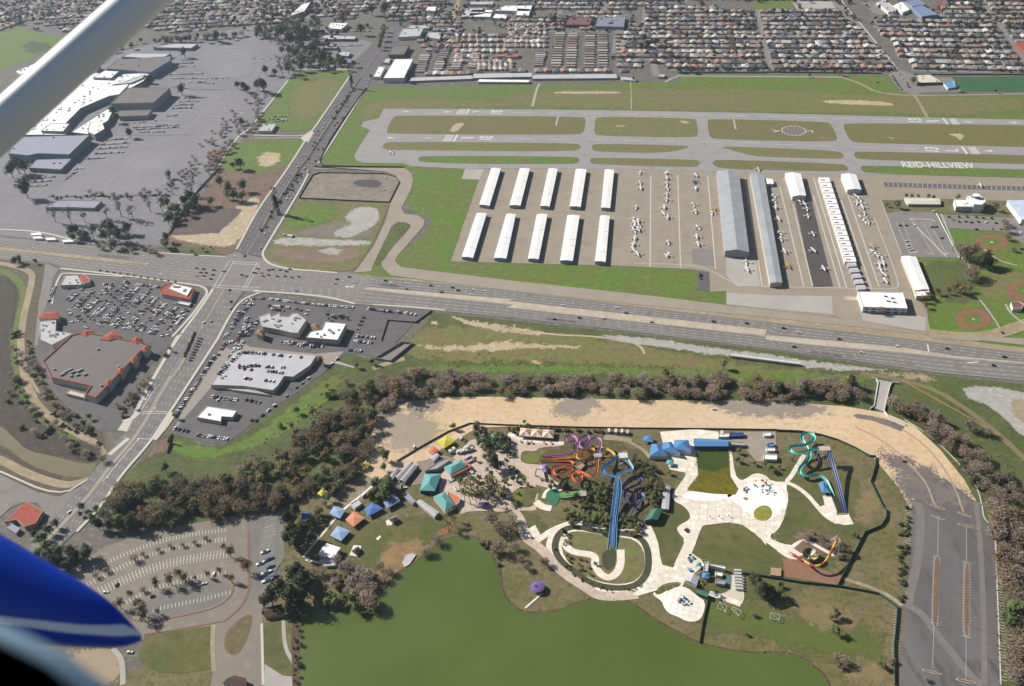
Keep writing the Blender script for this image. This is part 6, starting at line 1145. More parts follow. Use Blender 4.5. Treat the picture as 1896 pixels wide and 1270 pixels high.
scatter(['dshrub', 'rusty', 'green'], 'G 1020,260 1320,260 1320,310 1020,310', 7, 4, 5, '%s small tree in the showroom forecourt', 'forecourt trees'); trees('green', 'G 960,790,9 G 1390,850,7 G 1560,800,8', 'green bushy tree behind the parking deck', 'trees behind the deck')
trees('olive', 'T4 550,525,6 T4 760,380,6 T4 1090,580,8 T4 330,545,4', 'tall tree at the suburb edge of the airfield', 'trees at the suburb edge', 1.3)
trees('dark', 'T4 1410,640,6 T4 1690,660,4 T3 1260,500,6 T3 1350,500,7 T3 1000,270,8 T3 1020,320,9 T3 1080,300,8 T3 980,330,7 T3 1310,250,7 T3 340,130,9 T3 920,570,4 T2 1650,230,6 T2 1400,440,5 T2 1395,480,5', 'dark tree among the houses', 'dark trees among the houses')
# boulders are ground cover: rocks along the shore
for s_, m_ in (('T1 1100,900 1450,880 1350,1060 1000,1100', '#84828a'), ('T1 900,1150 1300,1120 1200,1264 800,1264', '#949298'), ('T1 1450,350 1800,330 1850,550 1500,580', '#949296')):
    soft('asphalt_patch', s_, mat('mall_patch_'+m_[1:], m_, '#8e8b90', s=20, var=.06), 3.4, 14, 20, 30)
ribbon('planted_divider', 'T1 930,985 1100,990 1395,985', 3, mat('planted_median', ''), 4); ribbon('planted_divider', 'T5 350,215 800,212 1260,200', 3, mat('planted_median', ''), 4); ribbon('planted_divider', 'T1 1260,640 1500,660 1650,655', 4, mat('planted_median', ''), 4)  # first strip: hedge and its shadow drawn together as one dark band
scatter(['dshrub', 'olive'], 'T5 350,205 1260,190 1260,208 350,225', 22, 3, 4.5, '%s bush on the divider at the near edge of the mall car park', 'mall divider bushes'); scatter(['purple', 'bare'], 'T1 1560,900 1896,640 1896,800 1700,1040 1580,1230 T5 1400,60 1200,190 600,200 620,170 1100,150 1330,0', 70, 3, 5, '%s small tree spread over the open mall car park', 'small trees on the open mall lot', mind=1.5)
scatter(['olive', 'dark', 'bare'], 'P 300,66 440,60 560,46 600,52 600,60 440,68 300,76', 40, 4, 6.5, '%s tree in the line between the mall lot and the far suburb', 'tree line beyond the mall lot', mind=.6); scatter(['olive', 'dark', 'dshrub'], 'T1 700,350 900,300 1500,240 1500,270 1100,300 760,400', 16, 4, 6, '%s tree behind the far mall store', 'trees behind the far mall store'); scatter(['euc', 'dark', 'green'], 'T5 470,440 700,400 950,420 950,560 700,560 480,500', 16, 8, 12, '%s tree beside the transit stop', 'trees beside the transit stop', mind=.6)
scatter(['dark', 'green', 'olive'], 'T5 1180,230 1320,200 1420,140 1440,260 1340,330 1200,560 1160,560 1230,420', 16, 7, 11, '%s tree along the mall side of the earthworks fence', 'trees along the earthworks fence', mind=.6)
# fuller water park
ribbon('path', 'E 10,960 150,790 280,640 400,490 520,370 700,230 900,60', 2.4, conc, 13); ribbon('path', 'E 40,990 200,1030 300,1040', 2.2, conc, 13)
soft('yard', 'E 200,300 520,60 900,-60 1000,60 700,300 450,420 300,420', mat('worn_yard', '#a4977e', '#8e8468', s=8, var=.12), 6.5, 3, 3, 8)
for nm, lb, s_, h, wm, rm, rf, rs in (('storage_shed', 'blue grey shed left of the long pair of sheds', 'A 150,990 262,838 312,858 205,1012', 3.5, wgrey, rgrey, 'gable', .7), ('storage_shed', 'tan shed roof at the foot of the long pair of sheds', 'A 215,1130 240,1040 340,1060 330,1150', 3.5, wtan, rbrown, 'flat', 0),
    ('snack_bar', 'white flat kitchen building beside the path up the creek side', 'E 560,330 640,280 690,330 610,385', 3.5, wwhite, rlight, 'flat', 0), ('snack_bar', 'small white hut high on the creek side path', 'E 850,130 900,90 935,120 885,165', 3, wwhite, rwhite, 'flat', 0), ('snack_bar', 'small white hut between the yellow and blue canopies', 'E 670,220 710,180 740,205 700,245', 3, wwhite, rwhite, 'flat', 0),
    ('restroom_block', 'grey roofed block beside the teal ticket building', 'E 1220,190 1330,300 1290,330 1180,240', 3.5, wgrey, mat('grey_blue_roof', ''), 'flat', 0), ('picnic_store', 'long white store under trees by the entrance path', 'E 200,985 340,965 400,1050 260,1060', 3, wwhite, rlight, 'flat', 0), ('pump_room', 'small tan pump room beside the olive pool', 'B 470,770 490,690 600,700 630,850', 3.5, wtan, concp, 'flat', 0),
    ('pump_room', 'tan rock-faced block between the orange loops', 'B 1060,650 1140,600 1210,640 1150,700', 3, wtan, verge, 'flat', 0), ('cafe_building', 'grey kitchen block inside the cafe yard', 'F 590,410 740,430 730,490 590,470', 3.5, wgrey, rgrey, 'flat', 0), ('cafe_building', 'white counter block inside the cafe yard', 'F 590,300 700,320 690,370 600,350', 3, wwhite, rwhite, 'flat', 0)):
    bld(nm, lb, s_, h, wm, rm, rf, 'building', rise=rs)
jt = MB()
for s_, dp, st_ in (('P 1272,930 1300,975 1340,975 1400,985 1440,1010 1450,960 1440,930 1400,925 1330,915 1260,912', 'P 1280,930 1440,945', 7), ('P 1262,1045 1300,1030 1320,1060 1250,1095 1200,1100 1190,1075', 'P 1200,1080 1300,1060', 6), ('T15 1090,620 1300,650 1340,780 1250,820 1110,760', 'T15 1100,650 1330,700', 5), ('P 1285,840 1230,930 1260,915 1290,890', 'P 1262,900 1285,905', 5)):
    W_ = [tuple(g(p)[:2]) for p in S(s_)]; a_, b_ = GP(dp); u = (b_-a_).normalized(); v = Vector((-u.y, u.x, 0)); o = a_
    for d1, d2 in ((u, v), (v, u)):
        for k in range(-14, 15):
            run = None
            for t in range(-60, 61):
                c_ = o+d1*(k*st_)+d2*(t*2.0); ins = inpoly(c_, W_)
                if ins and run is None: run = c_
                if (not ins or t == 60) and run is not None:
                    if (c_-run).length > 3: ribbon('', [run, c_], .16, None, 17.5, smooth=0, mb=jt)
                    run = None
tag(jt.obj('concrete_joint', mat('joint_grey', '#e6dac8', var=.05)), kind='structure')
flat('deck', 'F 735,380 1010,330 1010,700 980,780 600,660 740,610 820,560', mat('sun_deck', '#e2d6c2', var=.05), 13.2); flat('pool', 'F 735,370 830,370 815,540 730,520', mat('cafe_pool', '#6c8c84', rough=.2, var=.03), 15)
ribbon('pavement', 'F 500,620 700,690 960,790', 5, conc, 13.6)
def umb(pt, m_, label, group):
    q = g(pt); e = empty('table_umbrella', (q.x, q.y, 0), label, 'umbrella', group); b = MB(); b.tube([(q.x, q.y, 0), (q.x, q.y, 2.6)], .06, 4); b.obj('pole', metal, e); b = MB(); b.cone((q.x, q.y, 2.2), 1.5, .1, .7, 8); b.obj('canopy', m_, e)
for poly_, n_, ms, lb in (('A 1000,1000 1150,1000 1200,1200 1050,1150', 7, (ryellow, rpale, wwhite), 'in front of the teal snack bar'), ('A 1250,900 1400,900 1500,1000 1300,980', 6, (wwhite, rpurple), 'in the plaza below the gift shop'), ('B 60,600 300,900 200,1000 0,850', 9, (wwhite, rpale, wtan), 'along the plaza west of the olive pool'), ('B 560,700 640,640 700,860 520,900', 5, (wwhite, rpale), 'beside the lilac barrel roof'),
       ('T15 1250,360 1330,420 1280,480 1230,470', 7, (dark, rpale), 'at the cafe entrance'), ('B 150,260 300,300 800,330 300,330', 7, (wwhite, rorange), 'below the striped party tent'), ('T15 60,120 120,200 160,250 100,240', 6, (wwhite, rpale), 'on the pink lakeside promenade'), ('D 240,740 560,700 640,860 300,1000', 4, (rpale, sr), 'on the white splash deck')):
    pl_ = S(poly_); xs = [p[0] for p in pl_]; ys = [p[1] for p in pl_]; c_ = 0
    while c_ < n_:
        p = (random.uniform(min(xs), max(xs)), random.uniform(min(ys), max(ys)))
        if inpoly(p, pl_): c_ += 1; umb(p, random.choice(ms), 'small round table umbrella '+lb, 'table umbrellas '+lb)
scatter(['palm', 'olive', 'green'], 'A 950,1000 1896,900 1896,1264 1250,1264', 26, 4, 7, '%s small tree in the pink plaza', 'small plaza trees', mind=1.2) if 0 else None
scatter(['green', 'olive', 'dark'], 'A 1180,980 1400,930 1896,950 1896,1250 1250,1250', 30, 3, 5.5, '%s bush between the plaza palms', 'bushes between the plaza palms', mind=1)
scatter(['green', 'olive', 'dshrub'], 'B 20,440 160,420 200,700 400,900 300,1000 100,800', 24, 3, 5.5, '%s bush in the beds west of the olive pool', 'beds west of the olive pool', mind=1)
scatter(['olive', 'green', 'bare'], 'T15 330,200 420,190 440,260 380,300 620,420 560,520 400,420', 18, 3, 5, '%s bush on the lazy river island', 'river island bushes', mind=1.2)
scatter(['dshrub', 'olive'], 'T15 330,300 470,500 700,600 900,585 1000,480 1010,500 910,615 700,625 450,520 310,330', 26, 2.4, 3.6, '%s low bush lining the lazy river', 'bushes lining the lazy river', mind=1.2)
scatter(['dark', 'green', 'rusty', 'dbare'], 'E -40,560 250,300 260,180 330,30 560,-80 620,-40 300,260 120,640', 30, 6, 11, '%s tree on the creek side of the lawn canopies', 'trees by the lawn canopies', mind=.8)
scatter(['dark', 'green', 'olive'], 'E 880,-40 1000,-80 1050,160 960,230 820,300 780,200', 16, 7, 11, '%s tree behind the blue and grey canopies', 'trees behind the canopies', mind=.7)
scatter(['bare', 'rusty', 'purple', 'olive'], 'T14 560,470 700,430 900,420 960,520 880,640 760,720 640,640 520,560', 30, 5, 10, '%s tree on the wooded lake point', 'trees on the wooded lake point', mind=.7)
scatter(['bare', 'dshrub', 'dbare'], 'T14 290,800 330,900 320,1264 280,1264 270,900', 22, 3, 5, '%s bush on the lake bank beside the path', 'bank bushes by the path', mind=1)
scatter(['bare', 'dshrub', 'olive'], 'T14 1560,260 1700,430 1720,600 1700,420 1650,260', 8, 5, 9, '%s tree on the east bank of the lake inlet', 'inlet bank trees', mind=.8)
# ================================================================== SUBURBS
hroof = [mat('roof_'+n_, c, var=.08, fine=3) for n_, c in (('tan', '#aa9c90'), ('brown', '#887a72'), ('grey', '#9a979e'), ('slate', '#72717c'), ('cream', '#ccc2b8'), ('terracotta', '#ae8476'), ('white', '#d2d0ce'), ('dark', '#5c5858'), ('rose', '#a89490'))]
hname = ['tan', 'brown', 'grey', 'slate grey', 'cream', 'terracotta', 'white', 'dark', 'rose']
hw = mat('house_wall', '#c8bcae', var=.08)
suburb_extra = 1
street = mat('suburb_street', '#8f8b8a', var=.05); yard_t = mat('yard_tree_leaf', '#3f4a30', '#5a5c3c', s=6, var=.2, fine=1.5); fencem = mat('yard_fence', '#a59684', var=.1)
HOUSES = []; FARTREE = MB(); STREETS = MB(); FARCAR = MB(); FEN = MB(); FARH = MB()
def house_parts(w_, d_, h, rise, hip):
    V = [(-w_/2, -d_/2), (w_/2, -d_/2), (w_/2, d_/2), (-w_/2, d_/2)]; return V
def add_house(mbw, mbr, x, y, rz, w_, d_, mi, hip, off=0):
    """walls into mbw, roof into mbr, in place"""
    c_, s_ = math.cos(rz), math.sin(rz); T = lambda u, v, z: (x+u*c_-v*s_, y+u*s_+v*c_, z); h = 2.9; ri = w_*.2 if w_ < d_ else d_*.2
    mbw.prism([T(u, v, 0)[:2] for u, v in ((-w_/2, -d_/2), (w_/2, -d_/2), (w_/2, d_/2), (-w_/2, d_/2))], 0, h, off, top=False)
    a, b_ = w_/2+.5, d_/2+.5; e_ = (b_ if hip else 0); 
    if w_ >= d_: r1_, r2_ = (a-e_*.9, 0), (-a+e_*.9, 0)
    else: e_ = a if hip else 0; r1_, r2_ = (0, b_-e_*.9), (0, -b_+e_*.9)
    A, B, C_, D_ = T(-a, -b_, h), T(a, -b_, h), T(a, b_, h), T(-a, b_, h); X, Y = T(*r1_, h+ri), T(*r2_, h+ri)
    if w_ >= d_: fs = [[A, B, X, Y], [C_, D_, Y, X], [B, C_, X], [D_, A, Y]]
    else: fs = [[B, C_, X, Y], [D_, A, Y, X], [C_, D_, X], [A, B, Y]]
    for f in fs: mbr.face(f, mi)
HTYPES = []
for i in range(27):
    w_, d_ = random.uniform(12, 15), random.uniform(12, 17); hip = random.random() < .6; bw, br = MB(), MB(); add_house(bw, br, 0, 0, 0, w_, d_, 0, hip)
    if i % 2: add_house(bw, br, w_*.3, d_*.42, 0, w_*.42, 7, 0, False)
    HTYPES.append((bw.mesh('house_wall', hw), br.mesh('house_roof', hroof[i % 9]), i % 9))
MTYPES = []
for i in range(12):
    bw, br = MB(), MB(); add_house(bw, br, 0, 0, 0, 5.5+(i % 3)*1.2, 15+(i % 4), 0, False); mi = [6, 4, 0, 8, 5, 1, 4, 6, 2, 8, 0, 4][i]; MTYPES.append((bw.mesh('home_wall', hw), br.mesh('home_roof', hroof[mi]), mi))
def lump(mb, x, y, z, r, mi=0):
    i = len(mb.v); n = 6
    for (f, zz) in ((.75, -.45), (1, .1), (.55, .65)):
        for k in range(n): a = k*6.283/n+zz; rr_ = r*f*random.uniform(.75, 1.2); mb.v.append((x+math.cos(a)*rr_, y+math.sin(a)*rr_, z+zz*r*random.uniform(.9, 1.1)))
    for l_ in range(2):
        for k in range(n): mb.f.append((i+l_*n+k, i+l_*n+(k+1) % n, i+(l_+1)*n+(k+1) % n, i+(l_+1)*n+k)); mb.m.append(mi)
    mb.f.append(tuple(i+2*n+k for k in range(n))); mb.m.append(mi)
def leafy(mb, x, y, r, h=None):
    """crown of loose leaf clumps on a short stem"""
    h = h or r*1.1; mi = random.randrange(3)
    lump(mb, x, y, h, r*.7, mi)
    for k in range(26):
        u = rndu(); p = Vector((x, y, h))+u*r*random.uniform(.6, 1.05); n1 = (u+rndu()*.8).normalized(); t1 = n1.orthogonal().normalized(); t2 = n1.cross(t1); s_ = r*.32
        mb.face([p+t1*s_, p+t2*s_, p-t1*s_, p-t2*s_], mi)
def suburb(s, dpx, lot=15.5, block=58, street_w=9, cross=230, types='house', ph=0, tree_p=1.7, area=''):
    poly = [tuple(g(p)[:2]) for p in S(s)]; a_, b_ = GP(dpx); u = (b_-a_); u.z = 0; u.normalize(); v = Vector((-u.y, u.x, 0)); o = Vector((*poly[0], 0))
    us = [(Vector((*p, 0))-o).dot(u) for p in poly]; vs = [(Vector((*p, 0))-o).dot(v) for p in poly]; vv = min(vs)+ph
    while vv < max(vs):
        # street strip
        uu = min(us)
        while uu < max(us):
            c_ = o+u*(uu+6)+v*vv
            if inpoly(c_, poly): rec(STREETS, [c_-u*6.2, c_+u*6.2], street_w, 8)
            uu += 12
        uu = min(us)+random.uniform(0, 10); kk = 0
        rows = [(vv+block*.28, 0), (vv+block*.72, math.pi)]
        for rv, flip in rows:
            uu = min(us)
            while uu < max(us):
                uu += lot*random.uniform(.96, 1.04)
                if cross and (uu-min(us)) % cross < 12: continue
                c_ = o+u*uu+v*(rv+random.uniform(-1.5, 1.5))
                if not inpoly(c_, poly): continue
                HOUSES.append((c_.x, c_.y, math.atan2(u.y, u.x)+flip+random.gauss(0, .05)+(math.pi/2 if random.random() < .15 else 0), types, area))
                for _t in range(int(tree_p+random.random())): q = c_+u*random.uniform(-8, 8)+v*(14 if flip else -14)*random.uniform(-1, 1.2); leafy(FARTREE, q.x, q.y, random.uniform(1.4, 4.2))
                for _ in range(2):
                    if random.random() < .5: q = c_+u*random.uniform(-7, 7)+v*(14 if flip else -14)*random.uniform(.6, 1.1); HCARS.append((q, math.atan2(v.y, v.x)+random.gauss(0, .05) if random.random() < .6 else math.atan2(u.y, u.x)))
        vv += block
    if cross:
        uu = min(us)+6
        while uu < max(us):
            vq = min(vs)
            while vq < max(vs):
                c_ = o+u*uu+v*(vq+6)
                if inpoly(c_, poly): rec(STREETS, [c_-v*6.2, c_+v*6.2], 9, 8.4)
                vq += 12
            uu += cross
HCARS = []
suburb('P 1612,40 1650,30 1740,32 1760,-30 2100,-40 2100,134 1692,134 1662,100', 'P 1700,120 1896,124', ph=8, area='right of the diagonal street')
suburb('P 1190,5 1350,18 1545,18 1600,60 1660,130 1250,131 1190,110', 'P 1200,120 1600,122', lot=14.5, block=54, ph=4, area='between the two main streets')
suburb('P 1270,-60 1540,-60 1545,2 1270,2', 'P 1200,20 1600,22', area='at the top edge')
suburb('P 940,32 1150,20 1200,70 1185,128 1135,125 1135,62 1020,60 1005,62 940,80', 'P 1000,50 1180,51', lot=15, block=52, area='behind the mobile home park')
suburb('P 960,-60 1270,-60 1270,5 1150,20 960,18', 'P 1000,50 1180,51', area='at the top centre')
suburb('P 30,-90 700,-90 690,-10 560,45 470,45 330,62 230,45 140,62 60,40 -50,0', 'T1 1200,140 1896,100', lot=15, block=50, ph=0, area='in the far left suburb')
suburb('T2 -150,0 250,10 250,100 0,190 -200,180', 'T1 1200,200 1500,0', lot=15, block=48, area='beyond the far car park')
suburb('T2 450,0 900,0 870,60 700,150 480,120', 'T2 500,100 900,90', lot=16, block=52, area='left of the far road')
suburb('T1 0,250 120,180 450,120 700,30 400,-60 -300,-60 -300,100', 'T1 120,200 500,60', lot=15, block=46, area='behind the green hill')
suburb('T2 1480,-100 1896,-100 1896,5 1480,8', 'T2 1480,8 1896,5', area='behind the school')
suburb('P 800,40 850,40 855,92 795,98 770,70', 'P 800,60 850,61', lot=16, block=50, area='behind the warehouses')
suburb('P 715,-10 835,-10 825,38 780,45 722,40', 'P 720,20 830,16', lot=17, block=50, area='beside the far road')
# mobile homes in columns
def mobile(s, n, area, cols_=1):
    a0, a1, b0, b1 = GP(s)  # top-left top-right bottom-left bottom-right of one column
    for k in range(n):
        t = (k+.5)/n; c_ = a0.lerp(b0, t).lerp(a1.lerp(b1, t), .5); d = (a1.lerp(b1, t)-a0.lerp(b0, t)); HOUSES.append((c_.x, c_.y, math.atan2(d.y, d.x)-math.pi/2, 'mobile', area))
        if random.random() < .25: leafy(FARTREE, c_.x+random.uniform(-9, 9), c_.y+5, random.uniform(1.5, 2.5))
for s, n in (('T3 350,245 420,245 310,500 390,500', 14), ('T3 440,245 518,245 420,500 500,500', 14), ('T3 570,245 640,245 550,505 640,505', 14), ('T3 655,245 735,245 650,500 740,500', 14), ('T3 775,240 860,240 790,490 880,490', 9), ('T3 215,375 285,375 180,490 265,490', 8),
             ('T2 1590,378 1680,378 1545,500 1640,505', 8), ('T2 1465,375 1540,375 1440,520 1510,520', 9), ('T2 1370,370 1430,370 1300,520 1390,520', 9), ('T2 1220,390 1300,390 1170,535 1265,535', 9)):
    mobile(s, n, 'column')
for k in range(26):
    HOUSES.append((*g(S('T2 %f,%f' % (1280+k*60, 545-k*.8))[0])[:2], R(3), 'house', 'in the row behind the storage sheds')) if k < 12 else HOUSES.append((*g(S('T3 %f,%f' % (40+(k-12)*62, 522))[0])[:2], R(3), 'house', 'in the row behind the storage sheds'))
for j in range(6):
    for k in range(9): HOUSES.append((*g(S('T2 %f,%f' % (1500-j*3+k*50-abs(3-j)*4, 265+j*38))[0])[:2], R(5+random.uniform(-8, 8)), 'house' if random.random() < .5 else 'mobile', 'in the retirement village'))
for j in range(6):
    for k in range(7): HOUSES.append((*g(S('T3 %f,%f' % (20+k*42, 190+j*30))[0])[:2], R(5+random.uniform(-8, 8)), 'mobile' if random.random() < .6 else 'house', 'in the retirement village'))
for k in range(20): 
    for j in range(3): HOUSES.append((*g(S('T2 %f,%f' % (1650+k*13, 460+j*24))[0])[:2], R(10), 'mobile', 'in the retirement village')) if k % 3 == 0 else None
nh = nm_ = 0
bi = [o for o in bpy.data.objects if o.get('category') and o.name.split('.')[0] in ('commercial_building', 'storage_shed')]
bbx = []
for o in bi:
    for c in o.children:
        if c.name.startswith('wall'):
            xs = [v.co.x for v in c.data.vertices]; ys = [v.co.y for v in c.data.vertices]; bbx.append((min(xs)-7, max(xs)+7, min(ys)-7, max(ys)+7))
for (x, y, rz, tp, area) in sorted(HOUSES, key=lambda t: t[0]**2+t[1]**2):
    if any(a <= x <= b_ and c <= y <= d_ for a, b_, c, d_ in bbx): continue
    if tp == 'house' and nh < 295:
        wm_, rmm, mi = random.choice(HTYPES); nh += 1; e = empty('suburban_house', (x, y, 0), '%s roofed single-storey house %s' % (hname[mi], area), 'house', 'suburban houses %s' % area, rz); c = newobj('wall', wm_, e); c = newobj('roof', rmm, e)
    elif tp == 'mobile' and nm_ < 240:
        wm_, rmm, mi = random.choice(MTYPES); nm_ += 1; e = empty('mobile_home', (x, y, 0), 'long narrow mobile home with %s roof in the mobile home park' % hname[mi], 'mobile home', 'mobile homes with %s roofs' % hname[mi], rz); c = newobj('wall', wm_, e); c = newobj('roof', rmm, e)
    else:
        w_, d_ = random.uniform(12, 15), random.uniform(12, 17); add_house(FARH, FARH, x, y, rz, w_, d_, 1+random.choice([0, 1, 2, 3, 4, 5, 0, 1, 2, 3, 6, 7, 8]), random.random() < .6)
        if random.random() < .5: c_, s_ = math.cos(rz), math.sin(rz); add_house(FARH, FARH, x-d_*.42*s_, y+d_*.42*c_, rz, w_*.45, 7, 1+random.randrange(9), False)
tag(FARH.obj('distant_houses', [hw]+hroof), 'mass of small houses filling the far suburbs', 'houses', kind='stuff')
tag(STREETS.obj('road', street), kind='structure')
# the two main suburb streets
ribbon('road', 'T4 470,-40 560,60 700,200 830,370 940,500 1060,640 1100,690', 17, asph, 9); ribbon('pavement', 'T4 540,-20 680,150 830,330 950,480', 2.5, kerb, 9.5); ribbon('road', 'T3 1000,-30 1020,80 1040,200 1050,400 1090,560', 13, asph, 9); ribbon('road', 'T3 385,-30 380,100 370,200', 12, asph, 9); ribbon('road', 'T2 1510,-30 1440,180', 10, verge, 9)
for s in ('T3 310,250 320,380 290,500', 'T3 535,250 520,380 525,500', 'T3 745,250 750,380 760,500', 'T2 1550,380 1530,460 1510,530', 'T2 1345,380 1290,500 1260,550'): ribbon('road', s, 7, asphd, 9)
for x in range(160): # scattered distant trees in the far plain
    p = (random.choice([random.uniform(0, 700), random.uniform(1100, 1890)]), random.uniform(-5, 60)); q = g(p); leafy(FARTREE, q.x, q.y, random.uniform(3, 5.5))
for x in range(110): p = (random.uniform(1255, 1655), 131+random.uniform(-3, 3)); q = g(p); leafy(FARTREE, q.x, q.y, random.uniform(1.5, 3))
for x in range(220): p = (random.uniform(480, 640), random.uniform(0, 120)); q = g(p); leafy(FARTREE, q.x, q.y, random.uniform(3, 5)) if not (p[1] > 60 and p[0] < 540) else None
for x in range(70): p = (random.uniform(700, 940), random.uniform(0, 60)); q = g(p); leafy(FARTREE, q.x, q.y, random.uniform(2.5, 4.5))
tag(FARTREE.obj('distant_trees', [mat('far_leaf_green', '#46502f', '#5a5c3c', s=8, var=.2), mat('far_leaf_dark', '#3a4230', var=.2), mat('far_leaf_olive', '#6a6040', '#5c5c3c', s=8, var=.2)]), 'garden trees scattered through the far suburbs', 'trees', kind='stuff')
# ================================================================== CARS
CC = [('white', '#eeeeee'), ('silver', '#bcc0c4'), ('grey', '#7c8086'), ('black', '#26272b'), ('dark blue', '#2b3a5c'), ('red', '#a02c2c'), ('beige', '#b8aa94'), ('green', '#3f5a4c')]
tyre = mat('tyre_rubber', '#222222', var=0); cglass = mat('car_glass', '#2c343c', rough=.1, var=0)
CARM = []
def car_geo(b, x=0, y=0, rz=0, paint=0, gl=1, ty=2, L=4.5, W=1.8, H=1.45, van=False, z0=0):
    c_, s_ = math.cos(rz), math.sin(rz); T = lambda u, v, z: (x+u*c_-v*s_, y+u*s_+v*c_, z+z0)
    def sec(prof, w0, w1, mi): # profile (u, z) polygon extruded across
        n = len(prof); lo = [T(u, -w, z) for (u, z), w in zip(prof, w0)]; hi = [T(u, w, z) for (u, z), w in zip(prof, w0)]
        for k in range(n): b.face([lo[k], lo[(k+1) % n], hi[(k+1) % n], hi[k]][::-1], mi)
        b.face(lo, mi); b.face(hi[::-1], mi)
    sec([(-L/2, .35), (L/2, .35), (L/2, .68), (L*.22, .9), (-L*.42, .95), (-L/2, .85)], [W/2]*6, 0, paint)
    for u in (-L*.31, L*.31):
        for v in (-W/2, W/2): b.box(T(u, v, 0), (.62, .24, .62), rz, ty)
def car_top(b, x=0, y=0, rz=0, mi=0, L=4.5, W=1.8, H=1.45, z0=0, roof=None, van=False):
    c_, s_ = math.cos(rz), math.sin(rz); T = lambda u, v, z: (x+u*c_-v*s_, y+u*s_+v*c_, z+z0)
    f, r_ = (.2, -.46) if not van else (.3, -.49); base = [T(u, v, .9) for u, v in ((r_*L, -W*.46), (f*L, -W*.46), (f*L, W*.46), (r_*L, W*.46))]; top = [T(u, v, H) for u, v in ((r_*L+.4, -W*.38), (f*L-.75, -W*.38), (f*L-.75, W*.38), (r_*L+.4, W*.38))]
    for k in range(4): b.face([base[k], base[(k+1) % 4], top[(k+1) % 4], top[k]], mi)
    b.face(top, mi if roof is None else roof)
for i, (n_, c) in enumerate(CC):
    pm = mat('car_paint_'+n_.replace(' ', '_'), c, rough=.28, var=0); row = []
    for van in (False, True):
        H_, L_ = (1.45, 4.5) if not van else (1.85, 4.9); b = MB(); car_geo(b, L=L_, H=H_, van=van); t = MB(); car_top(t, L=L_, H=H_, van=van, roof=1); row.append((b.mesh('car_body', [pm, cglass, tyre]), t.mesh('car_cabin', [cglass, pm])))
    CARM.append(row)
CARS = []
def addcar(q, rz, area, z=0, verb='parked', ci=None, van=None):
    ci = random.choice([0, 0, 0, 0, 1, 1, 1, 2, 3, 4, 5, 6, 0, 7]) if ci is None else ci; CARS.append((q.x, q.y, z, rz, ci, (random.random() < .25) if van is None else van, area, verb))
def carrow(s, area, pitch=2.8, fill=.8, z=0, verb='parked', jit=.04, along=False):
    p = GP(s, z); a, b_ = p[0], p[-1]
    tot = sum((p[i+1]-p[i]).length for i in range(len(p)-1)); n = max(2, int(tot/pitch)+1); r = resample(p, n)
    for k in range(n):
        if random.random() > fill: continue
        d = (r[min(k+1, n-1)]-r[max(k-1, 0)]).normalized(); a_ = math.atan2(d.y, d.x)+(0 if along else math.pi/2)+random.gauss(0, jit)+(math.pi if random.random() < .5 else 0); addcar(r[k], a_, area, z, verb)
def skewrow(s, area, ang, **k): pass
# strip mall rows (two-sided modules)
for k in range(15):
    t = k/14; a = S('T5 %f,%f' % (520+t*90, 905+t*255))[0]; b_ = S('T5 %f,%f' % (1200+t*20-(t > .8)*60, 890+t*310))[0]
    q = lambda f: (a[0]+(b_[0]-a[0])*f, a[1]+(b_[1]-a[1])*f)
lotpoly = S('T5 500,880 1130,860 1160,960 1290,1010 1400,1040 1290,1200 1230,1250 900,1180 620,1180 530,1150 480,1000')
def lotfill(poly, dpx, area, fill=.55, mod=17.5, pitch=2.75, cluster=True):
    W_ = [tuple(g(p)[:2]) for p in poly]; a_, b_ = GP(dpx); u = (b_-a_).normalized(); v = Vector((-u.y, u.x, 0)); o = Vector((*W_[0], 0)); us = [(Vector((*p, 0))-o).dot(u) for p in W_]; vs = [(Vector((*p, 0))-o).dot(v) for p in W_]; vv = min(vs); sm = MB()
    while vv < max(vs):
        for off in (-2.6, 2.6):
            uu = min(us); 
            while uu < max(us):
                c_ = o+u*uu+v*(vv+off)
                if inpoly(c_, W_):
                    rec(STALL, [c_-v*2.4-u*1.37, c_+v*2.4-u*1.37], .16, 12)
                    if random.random() < fill*(1+.7*math.sin(uu*.13+vv*.3)): addcar(c_, math.atan2(v.y, v.x)+(math.pi if random.random() < .5 else 0)+random.gauss(0, .03), area)
                uu += pitch
        vv += mod
STALL = MB()
lotfill(lotpoly, 'T5 1420,1040 1230,1264', 'in the strip mall car park', .62)
carrow('T5 400,880 365,980', 'on the side street', 3, .9, along=False); carrow('T5 940,850 1160,880', 'in the strip mall car park', 3, .8); carrow('T5 760,860 930,840', 'in the strip mall car park', 3, .5); carrow('T5 1290,995 1400,1010', 'beside the restaurant', 2.7, .8)
